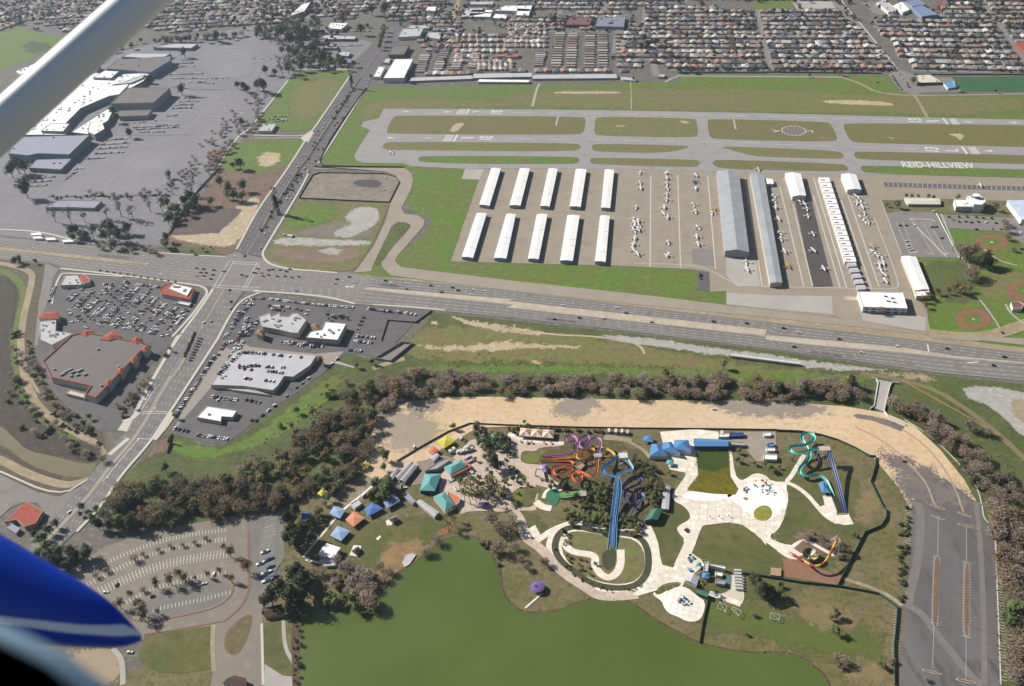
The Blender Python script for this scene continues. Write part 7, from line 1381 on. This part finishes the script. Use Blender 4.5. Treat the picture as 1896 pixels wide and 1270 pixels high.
# dealership rows
D_ = 'on the dealership lot'
for s, f, pt_ in (('G 380,90 650,125 900,155 1350,190', .95, 2.6), ('G 370,170 550,185 740,220', .85, 2.6), ('G 400,210 560,230', .7, 2.6), ('G 1530,205 1896,255', .95, 2.6), ('T6 1040,1060 1180,1080', .8, 2.6), ('G 500,600 790,640', .8, 2.7), ('G 850,650 960,650', .6, 3), ('G 1370,520 1600,545', .8, 2.7), ('G 1370,585 1560,605', .8, 2.7), ('G 1300,690 1440,700', .9, 2.7), ('G 20,240 -60,400', .8, 3), ('G 110,300 50,530', .9, 2.9), ('G 160,370 90,520', .9, 2.9), ('G 60,590 -20,760', .9, 2.9), ('G 10,590 -60,740', .9, 2.9),
   ('T9 1580,150 1290,590', .95, 3), ('T9 1690,160 1580,350', .85, 3), ('T9 1650,60 1600,150', .8, 3), ('T9 1740,40 1640,70', .8, 3), ('T5 1860,960 1640,1250', .9, 3), ('T5 1830,1100 1740,1250', .9, 3), ('T5 1896,1110 1800,1260', .8, 3), ('T9 1540,455 1730,480', .8, 2.7), ('T9 1450,735 1660,765', .95, 2.7), ('T9 1280,690 1370,710', .9, 4), ('T9 1800,480 1896,500', .7, 3), ('T9 1560,470 1680,510', .4, 3), ('T9 1810,625 1896,640', .7, 3.5), ('G 70,150 160,80 330,90', .8, 2.9), ('G 90,190 180,150', .8, 2.9), ('T10 230,55 500,90', .8, 2.8)):
    carrow(s, D_, pt_, f)
for s, f in (('G 1475,310 1410,440', .8), ('G 1050,270 1110,290', .8), ('G 1190,285 1280,300', .8), ('G 830,230 800,270', .9)): carrow(s, D_, 6, f, along=False)
for s in ('T10 20,630 100,560 240,450', 'T10 310,390 400,320', 'T10 570,215 640,150'): carrow(s, 'along the lane behind the dealership', 8, .8, along=True)
for s, f in (('G 20,710 320,730 740,770', .75), ('G 20,870 250,870', .8), ('G 300,880 540,890', .7), ('G 40,905 160,915', .6), ('G 320,930 520,950', .7), ('G 90,1015 130,1020', .8), ('G 330,1040 420,1050', .9), ('T9 1600,290 1700,190 1760,130', .9), ('T9 1620,260 1660,210', .9), ('T9 1820,130 1896,135', .9), ('T9 1750,240 1860,220', .6), ('T9 1600,330 1640,300', .8), ('T9 1800,320 1830,325', .9)): carrow(s, 'on the roof of the parking deck', 3.2, f, z=5.7)
# mall lot
def M(s, fill, pitch=2.9):
    n0 = len(CARS); carrow(s, 'in the mall car park', pitch, min(.95, fill+.15))
    for k in range(n0, len(CARS)):
        if random.random() < .45: c_ = list(CARS[k]); c_[4] = random.choice([0, 0, 1]); CARS[k] = tuple(c_)
STl = [('T1 560,1190 1500,1170'), ('T1 700,1130 1500,1105'), ('T1 800,1060 1450,1040')]
for s, f in (('T1 1330,720 1500,715', .8), ('T1 1310,745 1450,740', .8), ('T1 1280,770 1420,765', .8), ('T1 1260,795 1400,790', .7), ('T1 1220,850 1290,845', .7), ('T1 980,900 1190,880', .4), ('T1 980,935 1300,915', .9), ('T1 1000,950 1300,930', .9), ('T1 960,970 1200,965', .5), ('T1 780,1025 930,1015', .8), ('T1 740,1060 940,1045', .8), ('T1 710,1090 930,1075', .7), ('T1 700,1125 900,1115', .8), ('T1 620,1165 760,1155', .7), ('T1 540,1240 600,1235', .8), ('T1 1310,440 1400,440', .7), ('T1 1300,465 1410,460', .7), ('T1 1290,490 1420,485', .7), ('T1 1240,545 1480,540', .8), ('T1 1260,575 1510,575', .8), ('T1 1380,600 1560,610', .6), ('T1 1550,575 1660,572', .5), ('T1 860,370 960,350', .8), ('T1 820,400 900,385', .8), ('T1 850,340 1000,330', .6), ('T5 480,90 560,30', .6), ('T5 180,80 400,70', .9), ('T5 200,110 370,100', .9), ('T5 220,140 340,130', .9), ('T2 0,760 100,700', .9), ('T2 20,770 80,690', .8), ('T2 0,430 420,440', .1), ('T2 370,395 500,400', .8), ('T2 520,240 620,250', .5), ('T2 700,230 860,230', .8), ('T2 640,340 790,330', .8), ('T2 660,460 780,465', .6), ('T2 150,855 250,850', .9), ('T2 120,870 240,880', .8), ('T2 160,890 220,885', .8)):
    M(s, f)
bld('corner_shop', 'small white shop with parked cars on the corner of the upper lawn', 'T2 25,955 60,905 165,905 130,955', 5, wwhite, rlight, cat='shop', units=2)
# stall lines of the huge empty mall lot
for k in range(26):
    t = k/25; A = S('T1 %f,%f' % (1420-t*900, 620+t*600))[0]; B = S('T1 %f,%f' % (1880-t*380, 700+t*520))[0]
    if k % 1 == 0: ticks(g(A), g(B), 2.75, 4.8, True, 4, .4, STALL)
for k in range(8):
    A = S('T5 %f,%f' % (560-k*20, 20+k*25))[0]; B = S('T5 %f,%f' % (1330-k*30, 20+k*22))[0]; ticks(g(A), g(B), 2.75, 4.8, True, 4, .4, STALL)
for k in range(11):
    A = S('T1 %f,%f' % (1560+k*5, 300+k*26))[0]; B = S('T2 %f,%f' % (40+k*2, 290+k*22))[0]; ticks(g(A), g(B), 2.75, 4.8, True, 4, .4, STALL)
for s in ('T1 1600,700 1350,960', 'T1 1030,1110 880,1264 T5 870,30 700,210', 'T5 420,70 60,370', 'T1 1400,985 1150,985'): ribbon('', s, .5, None, 5, smooth=0, mb=STALL)
tag(STALL.obj('stall_marking', mat('thin_white_paint', '#c4c0c6', var=.05)), kind='structure')
# traffic
def traffic(s, area, along):
    a_, b_ = GP(along); d = (b_-a_); rz = math.atan2(d.y, d.x)
    for p in S(s): addcar(g(p), rz+random.gauss(0, .02), area, 0, 'driving', int(p[2]) if len(p) > 2 else None)
traffic('T6 610,822,3 700,805,3 600,852,1 965,832,3 1010,852,0 1120,852,0 1295,868,3 1120,893,2 1455,883,3 1495,903,3 1610,900,0 1690,908,0 1375,917,3 1590,935,0', 'on the far carriageway of the expressway', 'T6 600,822 1500,905')
traffic('T7 410,1013,0 800,1030,0 868,1070,3 1507,1132,3 1750,1145,3', 'on the far carriageway of the expressway', 'T7 410,1000 1700,1140'); traffic('T6 315,905,1 T7 345,1115,3 525,1105,3 705,1110,0 1055,1137,2 T12 215,92,3 710,133,0', 'on the near carriageway of the expressway', 'T7 345,1115 1000,1180')
traffic('T8 140,1182,3 250,1210,0 T12 545,35,3 970,92,0 1335,105,5 1755,168,3 1675,230,4', 'on the expressway past the ball fields', 'T12 545,35 1755,190')
traffic('T5 1440,740,2 1490,748,3 1565,755,3 1470,772,5 1510,775,3 1560,790,5 1440,798,1 1495,798,5 1545,820,4 1175,793,0 1640,765,7 1770,790,7 1805,800,2 1870,775,5 1720,655,0', 'waiting at the large crossing', 'T5 1400,740 1600,765')
traffic('T6 30,745,5 60,775,6 110,755,3 140,750,7 195,755,7 240,765,3 0,775,5 70,800,5 110,790,5 175,800,7 230,800,7 280,808,2 330,803,7 265,748,3', 'waiting at the large crossing', 'T6 30,750 280,790')
traffic('T5 1680,900,3 1690,985,3 1685,1035,1 1545,1130,1 1490,1140,0 1790,650,3', 'on the cross street below the crossing', 'T5 1545,1130 1690,900'); traffic('T13 480,72,0', 'on the lower road', 'T13 480,72 600,-40')
traffic('T6 370,10,0 395,40,0 345,78,1 318,112,3 288,170,3 250,208,0 240,235,0 272,235,0 180,348,2 175,312,1 80,490,0 52,595,1 95,440,3 T2 360,1140,0 380,1140,0 320,1225,0 395,1255,0 450,1180,3 505,1090,3 440,1095,3 470,1095,3 430,1070,3 455,1050,3 485,1025,3 440,1040,2 470,990,0 460,980,1 505,940,0 520,910,0 590,920,3 610,900,3 560,845,0 550,835,0 585,785,0 600,775,0 645,865,3 660,865,3 680,780,1 555,1030,3 470,960,2 400,1165,3 805,440,0', 'on the upper cross street', 'T2 380,1140 680,700')
# dirt lot, boat trailers etc
for s, lb in (('T11 1510,548,0', 'on the tan dirt lot'), ('T12 1020,930,5', 'on the curved lot'), ('T13 1415,565,0 1055,655,4 735,625,0 810,575,3 1480,500,0 900,1040,0', 'in the south car park'), ('T8 990,428,4 1035,428,3 1100,428,0 1225,440,3 1255,438,3 1295,520,3 1040,540,0 1050,570,0 1060,590,0 1075,605,0 1235,325,0', 'in the lot beside the airport office'), ('T7 1410,785,3 1412,800,3 1412,815,5', 'on the dark pad at the end of the grass strip'), ('T8 1375,385,2 1420,400,3 1470,400,3 1510,405,3 1560,400,3 1620,405,0 1690,410,3 1545,455,3 1660,450,6 1730,455,5 1735,1212,4 1850,380,4 1870,420,3 1880,600,3 1870,480,0', 'in the lot beside the ball fields'),
              ('T4 935,560,3 945,578,3 955,592,3 965,605,3 975,622,3 985,635,3 1000,655,3 1040,610,3 1045,625,3 1055,640,3 1010,578,0 825,605,3 965,520,3 990,545,2 910,440,0 920,450,0', 'on the street end beside the clubhouse'), ('A 530,540,0 390,1140,0 310,1110,0', 'in the service yard of the park'), ('T5 1410,362,0 1355,420,2', 'on the earthworks'), ('T6 220,495,0 250,505,0 290,508,3 965,80,0 955,165,0', 'on the gravel plot')):
    for p in S(s): addcar(g(p), random.choice([0, .3, 1.4, 1.7]) if 'airport' not in lb else R(10), lb, 0, 'parked', int(p[2]))
CARS.sort(key=lambda c: c[0]**2+c[1]**2); fc = MB()
for i, (x, y, z, rz, ci, van, area, verb) in enumerate(CARS):
    if i < 300:
        bm__, tm__ = CARM[ci][1 if van else 0]; o = newobj('parked_car' if verb == 'parked' else 'moving_car', bm__); o.location = (x, y, z+.42 if verb != 'parked' or z == 0 else z); o.rotation_euler = (0, 0, rz); tag(o, '%s %s %s %s' % (CC[ci][0], 'van' if van else 'car', verb, area), 'car', '%s %ss %s %s' % (CC[ci][0], 'van' if van else 'car', verb, area)); t = newobj('cabin', tm__, o)
    else:
        car_geo(fc, x, y, rz, ci, 8, 9, z0=z+.42); car_top(fc, x, y, rz, 8, z0=z+.42, roof=ci)
tag(fc.obj('distant_cars', [MATS['car_paint_'+n_.replace(' ', '_')] for n_, c in CC]+[cglass, tyre]), 'many small cars beyond the nearest ones', 'cars', kind='stuff')
hc = MB()
for q, rz in HCARS:
    ci = random.choice([0, 0, 1, 1, 2, 3, 3, 4, 5, 6]); car_geo(hc, q.x, q.y, rz, ci, 8, 9, z0=.4); car_top(hc, q.x, q.y, rz, 8, z0=.4, roof=ci)
tag(hc.obj('suburb_cars', [MATS['car_paint_'+n_.replace(' ', '_')] for n_, c in CC]+[cglass, tyre]), 'cars standing along the far suburban streets', 'cars', kind='stuff')
# row of trailers and boats
def trailer(pt, rz, label, group, L=8, m_=None, name='box_trailer', cat='trailer'):
    q = g(S(pt)[0]); e = empty(name, (q.x, q.y, .5), label, cat, group, rz); b = MB(); b.box((0, 0, .6), (L, 2.4, 2.4)); o = newobj('body', b.mesh('trailer_body', m_ or wwhite), e); b = MB()
    for u in (-L*.3, -L*.15):
        for v in (-1.2, 1.2): b.box((u, v, 0), (.8, .3, .8))
    o = newobj('wheels', b.mesh('trailer_wheels', tyre), e)
for k in range(27): trailer('T11 %f,%f' % (1640+k*19.5, 165+k*2.4), R(70), 'white concrete block on the gravel strip beside the expressway', 'row of white blocks on the gravel strip', 3, name='concrete_block', cat='block') if k < 26 else None
for k, pt in enumerate(('T14 80,345', 'T14 110,395', 'T14 50,425', 'T14 115,450', 'T14 90,490', 'T14 130,520', 'T14 100,540')):
    q = g(S(pt)[0]); e = empty('sailing_boat', (q.x, q.y, .6), 'boat on a trailer in the car park lane, %s from the top' % ordn[k], 'boat', 'boats on trailers', R(28)); b = MB(); L = 8 if k < 4 else 11
    b.prism([(-L/2, -1), (L*.2, -1.1), (L/2, 0), (L*.2, 1.1), (-L/2, 1)], 0, 1.1, bottom=True); o = newobj('hull', b.mesh('boat_hull', [rwhite, mat('blue_tarp', '#4878b0', var=.05)][k % 2]), e); b = MB(); b.box((-.5, 0, 1.1), (L*.4, 1.2, .6)); o = newobj('deck', b.mesh('boat_deck', glassb), e)
for k, (pt, m_) in enumerate((('T11 740,715', wwhite), ('T11 790,718', wwhite), ('T11 835,720', wwhite), ('T11 875,725', rlight), ('D 40,160', wwhite))): trailer(pt, R(80), 'white container behind the violet slide fence, %s from the left' % ordn[k], 'white containers behind the slides', 5, m_, 'storage_container', 'container')
for k, pt in enumerate(('A 1060,620', 'A 1110,585', 'A 1190,400', 'A 1215,430')): trailer(pt, R(130), 'small white booth on the picnic grass, %s from the left' % ordn[k], 'white booths on the picnic grass', 3.2, wwhite, 'white_booth', 'booth')
for k, (x, y) in enumerate(((1190, 620), (1240, 620), (1300, 560), (1320, 600), (1350, 590))): trailer('A %d,%d' % (x, y), R(30), 'white picnic bench row on the brown grass, %s from the left' % ordn[k], 'picnic bench rows', 6, wwhite, 'bench_row', 'benches')
# ================================================================== AIRCRAFT
pw = mat('aircraft_white', '#ececec', rough=.35, var=0); py_ = mat('aircraft_yellow', '#e0b030', rough=.35, var=0); pb_ = mat('aircraft_blue', '#3f6ea8', rough=.35, var=0); pcr = mat('aircraft_cream', '#d8cdb8', rough=.35, var=0)
def plane_mesh(m_, wing_z=1.9):
    f = MB(); f.tube([(4.0, 0, 1.3), (3.4, 0, 1.3), (2.2, 0, 1.45), (.6, 0, 1.55), (-1.5, 0, 1.5), (-4.3, 0, 1.6)], [.15, .48, .62, .68, .5, .12], 8)
    wg = MB(); wg.prism([(.9, -5.5), (1.5, -1), (1.5, 1), (.9, 5.5), (-.3, 5.5), (-.4, 0), (-.3, -5.5)], wing_z, wing_z+.16, bottom=True)
    tl = MB(); tl.prism([(-3.4, 0), (-3.8, 1.7), (-4.5, 1.7), (-4.5, -1.7), (-3.8, -1.7)], 1.6, 1.68, bottom=True)
    fn = MB(); fn.face([(-3.0, .06, 1.6), (-4.1, .04, 3.0), (-4.7, .04, 3.0), (-4.6, .06, 1.5)]); fn.face([(-3.0, -.06, 1.6), (-4.6, -.06, 1.5), (-4.7, -.04, 3.0), (-4.1, -.04, 3.0)]); fn.face([(-4.1, .04, 3), (-4.1, -.04, 3), (-4.7, -.04, 3), (-4.7, .04, 3)]); fn.face([(-3, .06, 1.6), (-3, -.06, 1.6), (-4.1, -.04, 3), (-4.1, .04, 3)])
    ws = MB(); ws.box((.9, 0, 1.85), (1.5, 1.0, .32), inset=.2); gr = MB(); gr.tube([(2.9, 0, .9), (2.9, 0, .3)], .1, 4); gr.box((2.9, 0, 0), (.5, .2, .5))
    for s_ in (-1, 1): gr.tube([(.2, s_*.4, 1.1), (.1, s_*1.2, .3)], .08, 4); gr.box((.1, s_*1.2, 0), (.5, .2, .5))
    pr = MB(); pr.box((4.05, 0, .45), (.08, .14, 1.7))
    return [('fuselage', f.mesh('fuselage', m_, True)), ('wing', wg.mesh('wing', m_)), ('tailplane', tl.mesh('tailplane', m_)), ('fin', fn.mesh('fin', m_)), ('windscreen', ws.mesh('windscreen', cglass)), ('landing_gear', gr.mesh('landing_gear', dark)), ('propeller', pr.mesh('propeller', dark))]
PM = dict(w=[plane_mesh(pw), plane_mesh(pw, .95)], y=[plane_mesh(py_)], b=[plane_mesh(pb_, .95)], c=[plane_mesh(pcr)])
pc = {}
def plane(pt, lane, key='w', rz=None, sc_=1.0):
    q = g(pt); pc[lane] = pc.get(lane, 0)+1; n_ = pc[lane]-1
    colr = dict(w='white', y='yellow', b='blue', c='cream')[key]
    e = empty('light_aircraft', (q.x, q.y, .45), '%s light aircraft, %s from the top, %s' % (colr, ordn[min(n_, 19)], lane), 'aeroplane', 'light aircraft %s' % lane, (rz if rz is not None else R(-5)+random.choice([0, math.pi])+random.gauss(0, .18))); e.scale = (sc_,)*3
    for nm, me in random.choice(PM[key]): o = newobj(nm, me, e)
for lane, s, ks in (('in the lane nearest the hangar rows', 'T7 970,45 965,120 968,158 935,298 920,385 955,400 925,415 960,432 920,440 958,462 930,470 925,525 920,570 915,610 950,640', {}), ('between the first two concrete strips', 'T7 1162,48 1165,85 1160,125 1165,160 1160,205 1165,242 1140,300 1140,345 1170,372 1170,555 1170,650', {}),
    ('between the second and third concrete strips', 'T7 1372,65 1370,115 1370,162 1360,278 1370,330 1390,445 1382,515 1392,570', {1: 'b'}), ('beside the ridged grey hangar', 'T7 1510,315 1495,340', {0: 'y'}), ('on the light pad below the ridged hangar', 'T7 1732,640 1745,700 1750,755', {}), ('at the end of the long grey hangar', 'T7 1830,20', {}),
    ('along the right side of the long grey hangar', 'T8 68,215 65,255 80,300 95,385 110,485 120,530 145,622 165,732', {7: 'y'}), ('on the dark asphalt lane', 'T8 250,250 285,275 305,310 312,362 350,492 350,615 430,748', {}), ('in the upper cluster right of the white hangar', 'T8 665,220 690,240 670,265 705,270 715,300 705,325 725,340 710,370 740,375 730,400 760,410', {5: 'c', 8: 'c'}),
    ('in the lower cluster of the right tie-down lane', 'T8 785,585 790,625 815,645 850,655 860,710 830,715 845,755 865,790 875,838', {0: 'c'}), ('on the taxiway beside the holding point', 'T2 1005,1122', {}), ('near the right edge of the apron', 'T8 1575,140', {})):
    for i, p in enumerate(S(s)): plane(p, lane, ks.get(i, 'w'), R(30) if 'holding' in lane else None, 1.25 if 'light pad' in lane or (lane.startswith('between the second') and i == 5) else 1.18)
# ================================================================== POLES
def pole(pt, label, h=9, arm=2, name='street_lamp', group='street lamps'):
    q = g(S(pt)[0]); e = empty(name, (q.x, q.y, 0), label, 'lamp', group); b = MB(); b.tube([(q.x, q.y, 0), (q.x, q.y, h)], [.14, .08], 6); b.obj('pole', metal, e); b = MB(); b.tube([(q.x, q.y, h), (q.x+arm, q.y, h+.3)], .07, 5); b.obj('arm', metal, e); b = MB(); b.box((q.x+arm, q.y, h+.15), (.8, .35, .18)); b.obj('lamp_head', metal, e)
for s in ('T16 1205,425', 'T16 1205,860', 'T16 1415,480', 'T16 1415,860', 'T12 1175,1060', 'T12 1385,1080', 'T12 90,590', 'T13 830,490', 'T13 1310,345', 'T13 1355,540', 'T12 1370,90', 'T7 205,850', 'T8 425,1120', 'T8 1805,890', 'T10 1460,570', 'T11 1015,1120', 'T16 1360,930'): pole(s, 'tall grey lamp post standing over the roads and car parks', 11)
for k in range(24): pole('P %f,%f' % (960+k*40, 556+k*5.1), 'tall grey lamp post on the expressway median', 10, name='median_lamp', group='median lamp posts')
# goals on the turf
for k, s in enumerate(('F 615,830 650,745 760,800 740,890', 'F 820,850 850,810 970,880 930,950', 'F 1385,980 1405,900 1535,930 1520,1010')):
    p = GP(s, 3); e = empty('steel_frame', Vector((p[0].x, p[0].y, 0)), 'bare pale steel frame standing on the rough turf, %s from the left' % ordn[k], 'frame', 'steel frames on the turf')
    for i in range(4):
        b = MB(); b.tube([(p[i].x, p[i].y, 0), p[i], p[(i+1) % 4]], .13, 5); b.obj('tube', wwhite, e)
    b = MB(); b.tube([p[0], p[2]], .1, 4); b.tube([p[1], p[3]], .1, 4); b.obj('brace', wwhite, e)
for k, s in enumerate(('T6 205,500 240,480 275,490 245,510',)): bld('mobile_office', 'white mobile office on the gravel plot', 'T6 235,495 245,488 285,492 278,502', 3, wwhite, rwhite, cat='office')
# rocks by the shore
rk = MB()
for q in resample(lkp+[lkp[0]], 900):
    if random.random() < .6: lump(rk, q.x+random.gauss(0, .8), q.y+random.gauss(0, .8), .25, random.uniform(.3, .8), random.randrange(2))
tag(rk.obj('shore_rocks', [mat('rock_dark', '#6a5c4c', var=.2), mat('rock_pale', '#948670', var=.2)]), 'rough rocks and rubble edging the green lake', 'rocks', kind='stuff')
gr_ = MB()
for s, n, r_ in (('P 760,640 1100,665 1400,690 1600,705 1600,735 1400,690 1000,690 760,692', 500, 1.1), ('P 1650,735 1750,760 1896,880 1896,930 1750,800 1680,775', 500, 1.2), ('P 440,850 600,720 690,690 690,740 600,800 480,870', 260, 1.3), ('P 1835,960 1850,1270 1870,1270 1850,980', 200, 1.1), ('P 560,1060 640,1040 700,1060 650,1100 590,1100', 90, .8), ('P 1620,1060 1660,1080 1640,1110 1600,1080', 60, .5)):
    poly = S(s); xs = [p[0] for p in poly]; ys = [p[1] for p in poly]; c_ = 0
    while c_ < n:
        p = (random.uniform(min(xs), max(xs)), random.uniform(min(ys), max(ys))); c_ += 1
        if inpoly(p, poly): q = g(p); lump(gr_, q.x, q.y, .3, random.uniform(.5, 1)*r_, random.randrange(3))
tag(gr_.obj('scrub', [mat('scrub_brown', '#6e5c48', var=.25), mat('scrub_olive', '#66683c', var=.25), mat('scrub_straw', '#8e7c58', var=.25)]), 'low scrub and tussocks along the creek banks', 'scrub', kind='stuff')
# ================================================================== THE AIRCRAFT THE PHOTO IS TAKEN FROM
CAM = Vector((0, 0, ALT))
def near(px, py, d): # point d metres in front of the lens plane
    return CAM + (FW*F + RV*(px-PW/2) + DV*(py-PH/2))*(d/F)
me_ = empty('light_aircraft_airframe', near(0, 900, 2.6), 'airframe seen at the left edge: white wing strut and blue wheel fairing', 'aeroplane')
wpaint = mat('strut_white_paint', '#ffffff', rough=.3, var=0); bpaint = mat('fairing_blue_paint', '#1c52d8', rough=.3, var=0); spaint = mat('fairing_stripe_paint', '#ffffff', rough=.3, var=0); inner = mat('cabin_black_trim', '#020203', rough=1, var=0); inner.node_tree.nodes['Principled BSDF'].inputs['Specular IOR Level'].default_value = 0; fpaint = mat('window_frame_paint', '#9cc0d8', rough=.4, var=0)
A_, B_ = near(-330, 532, 2.4), near(560, -268, 3.0); ax = (B_-A_).normalized(); v1 = ax.cross(FW).normalized(); v2 = ax.cross(v1).normalized(); b = MB(); i0 = 0; N = 28
for e_ in (A_, B_):
    for k in range(N): a = 2*math.pi*k/N; b.v.append(tuple(e_+v1*math.cos(a)*.05+v2*math.sin(a)*.075))
for k in range(N): b.f.append((k, (k+1) % N, N+(k+1) % N, N+k)); b.m.append(0)
b.f += [tuple(range(N))[::-1], tuple(range(N, 2*N))]; b.m += [0, 0]; b.obj('wing_strut', wpaint, me_, True)
# wheel fairing: rings from its thick part to the tip (x, top, bottom, stripe from, stripe to)
secs = [(-260, 860, 1170, .74, .79), (-120, 925, 1180, .73, .79), (0, 988, 1186, .70, .775), (50, 1017, 1190, .68, .765), (107, 1050, 1196, .63, .75), (150, 1076, 1199, .59, .73), (187, 1101, 1200, .51, .69), (212, 1121, 1200, .4, .65), (232, 1142, 1197, .2, .58), (250, 1162, 1192, .05, .4), (262, 1176, 1186, .02, .1)]
b = MB(); d0 = 2.1; fs0 = None
for (x, t_, bt, f0, f1) in secs:
    fs = [f0*k/8 for k in range(8)]+[f0, (f0+f1)/2, f1]+[f1+(1-f1)*k/5 for k in range(1, 6)]; r_ = (bt-t_)/2*d0/F
    ring = [near(x, t_+(bt-t_)*f, d0)-FW*(math.sqrt(max(0, 1-(1-2*f)**2))*r_*.42) for f in fs]; ring += [near(x, t_+(bt-t_)*f, d0)+FW*(math.sqrt(max(0, 1-(1-2*f)**2))*r_*.42) for f in fs[-2:0:-1]]; b.v += [tuple(v) for v in ring]; n_r = len(ring)
for s_ in range(len(secs)-1):
    for k in range(n_r): b.f.append((s_*n_r+k, s_*n_r+(k+1) % n_r, (s_+1)*n_r+(k+1) % n_r, (s_+1)*n_r+k)); b.m.append(1 if k in (8, 9) else 0)
b.f.append(tuple((len(secs)-1)*n_r+k for k in range(n_r))); b.m.append(0); b.obj('wheel_fairing', [bpaint, spaint], me_, True)
b = MB(); b.tube([near(-200, 1120, .5), near(-60, 1165, .5), near(8, 1192, .5), near(60, 1216, .5), near(120, 1250, .5), near(200, 1310, .5), near(320, 1420, .5)], .0085, 14); b.obj('window_frame', fpaint, me_, True)
b = MB(); b.tube([near(-300, 1235, .47), near(-120, 1290, .47), near(0, 1350, .47), near(70, 1405, .47), near(150, 1500, .47), near(220, 1620, .47)], .034, 14); b.obj('window_sill', inner, me_, True)
# haze between the camera and the ground
hb = MB(); hb.box((0, 2300, -1), (9000, 5600, ALT+6), bottom=True); hm = bpy.data.materials.new('thin_haze'); hm.use_nodes = True; n = hm.node_tree.nodes; n.remove(n['Principled BSDF']); pv_ = n.new('ShaderNodeVolumePrincipled'); pv_.inputs['Color'].default_value = (.66, .80, 1, 1); pv_.inputs['Density'].default_value = HAZE; pv_.inputs['Anisotropy'].default_value = .5
hm.node_tree.links.new(pv_.outputs[0], n['Material Output'].inputs['Volume']); tag(hb.obj('haze', hm), kind='stuff')
# every look-alike gets the place that singles it out
from collections import defaultdict
bpy.context.view_layer.update(); dl = defaultdict(list)
for o in sc.objects:
    if o.parent is None and o.get('label') and o.get('kind') is None: dl[o['label']].append(o)
def scr(o):
    d = o.matrix_world.translation-CAM; return (d.dot(RV)/d.dot(FW), d.dot(DV)/d.dot(FW))
for lb, os_ in dl.items():
    n = len(os_)
    if n < 2: continue
    nw = len(lb.split()); ps = {o: scr(o) for o in os_}
    if n <= 9 and nw <= 12:
        for k, o in enumerate(sorted(os_, key=lambda o: ps[o][0])): o['label'] = lb+', '+('leftmost' if k == 0 else 'rightmost' if k == n-1 else ordn[k]+' from left')
        continue
    nx = min(7, max(2, int(math.sqrt(n)*1.3))); ny = max(1, min(5, -(-n//nx)))
    XW = {1: [''], 2: ['left', 'right'], 3: ['left', 'centre', 'right'], 4: ['far left', 'left', 'right', 'far right'], 5: ['far left', 'left', 'centre', 'right', 'far right'], 6: ['leftmost', 'far left', 'left', 'right', 'far right', 'rightmost'], 7: ['leftmost', 'far left', 'left', 'centre', 'right', 'far right', 'rightmost']}[nx]
    YW = {1: [''], 2: ['back', 'front'], 3: ['back', 'middle', 'front'], 4: ['rear', 'back', 'front', 'foremost'], 5: ['rear', 'back', 'middle', 'front', 'foremost']}[ny]
    bx = sorted(os_, key=lambda o: ps[o][0])
    for i in range(nx):
        colm = sorted(bx[i*n//nx:(i+1)*n//nx], key=lambda o: ps[o][1]); m_ = len(colm)
        for k, o in enumerate(colm):
            for t_ in (lb+', '+XW[i]+' '+YW[k*ny//m_], lb+', '+XW[i], lb):
                if len(t_.split()) <= 16: break
            o['label'] = ' '.join(t_.split())
sc.cycles.volume_step_rate = 10; sc.cycles.transparent_max_bounces = 16
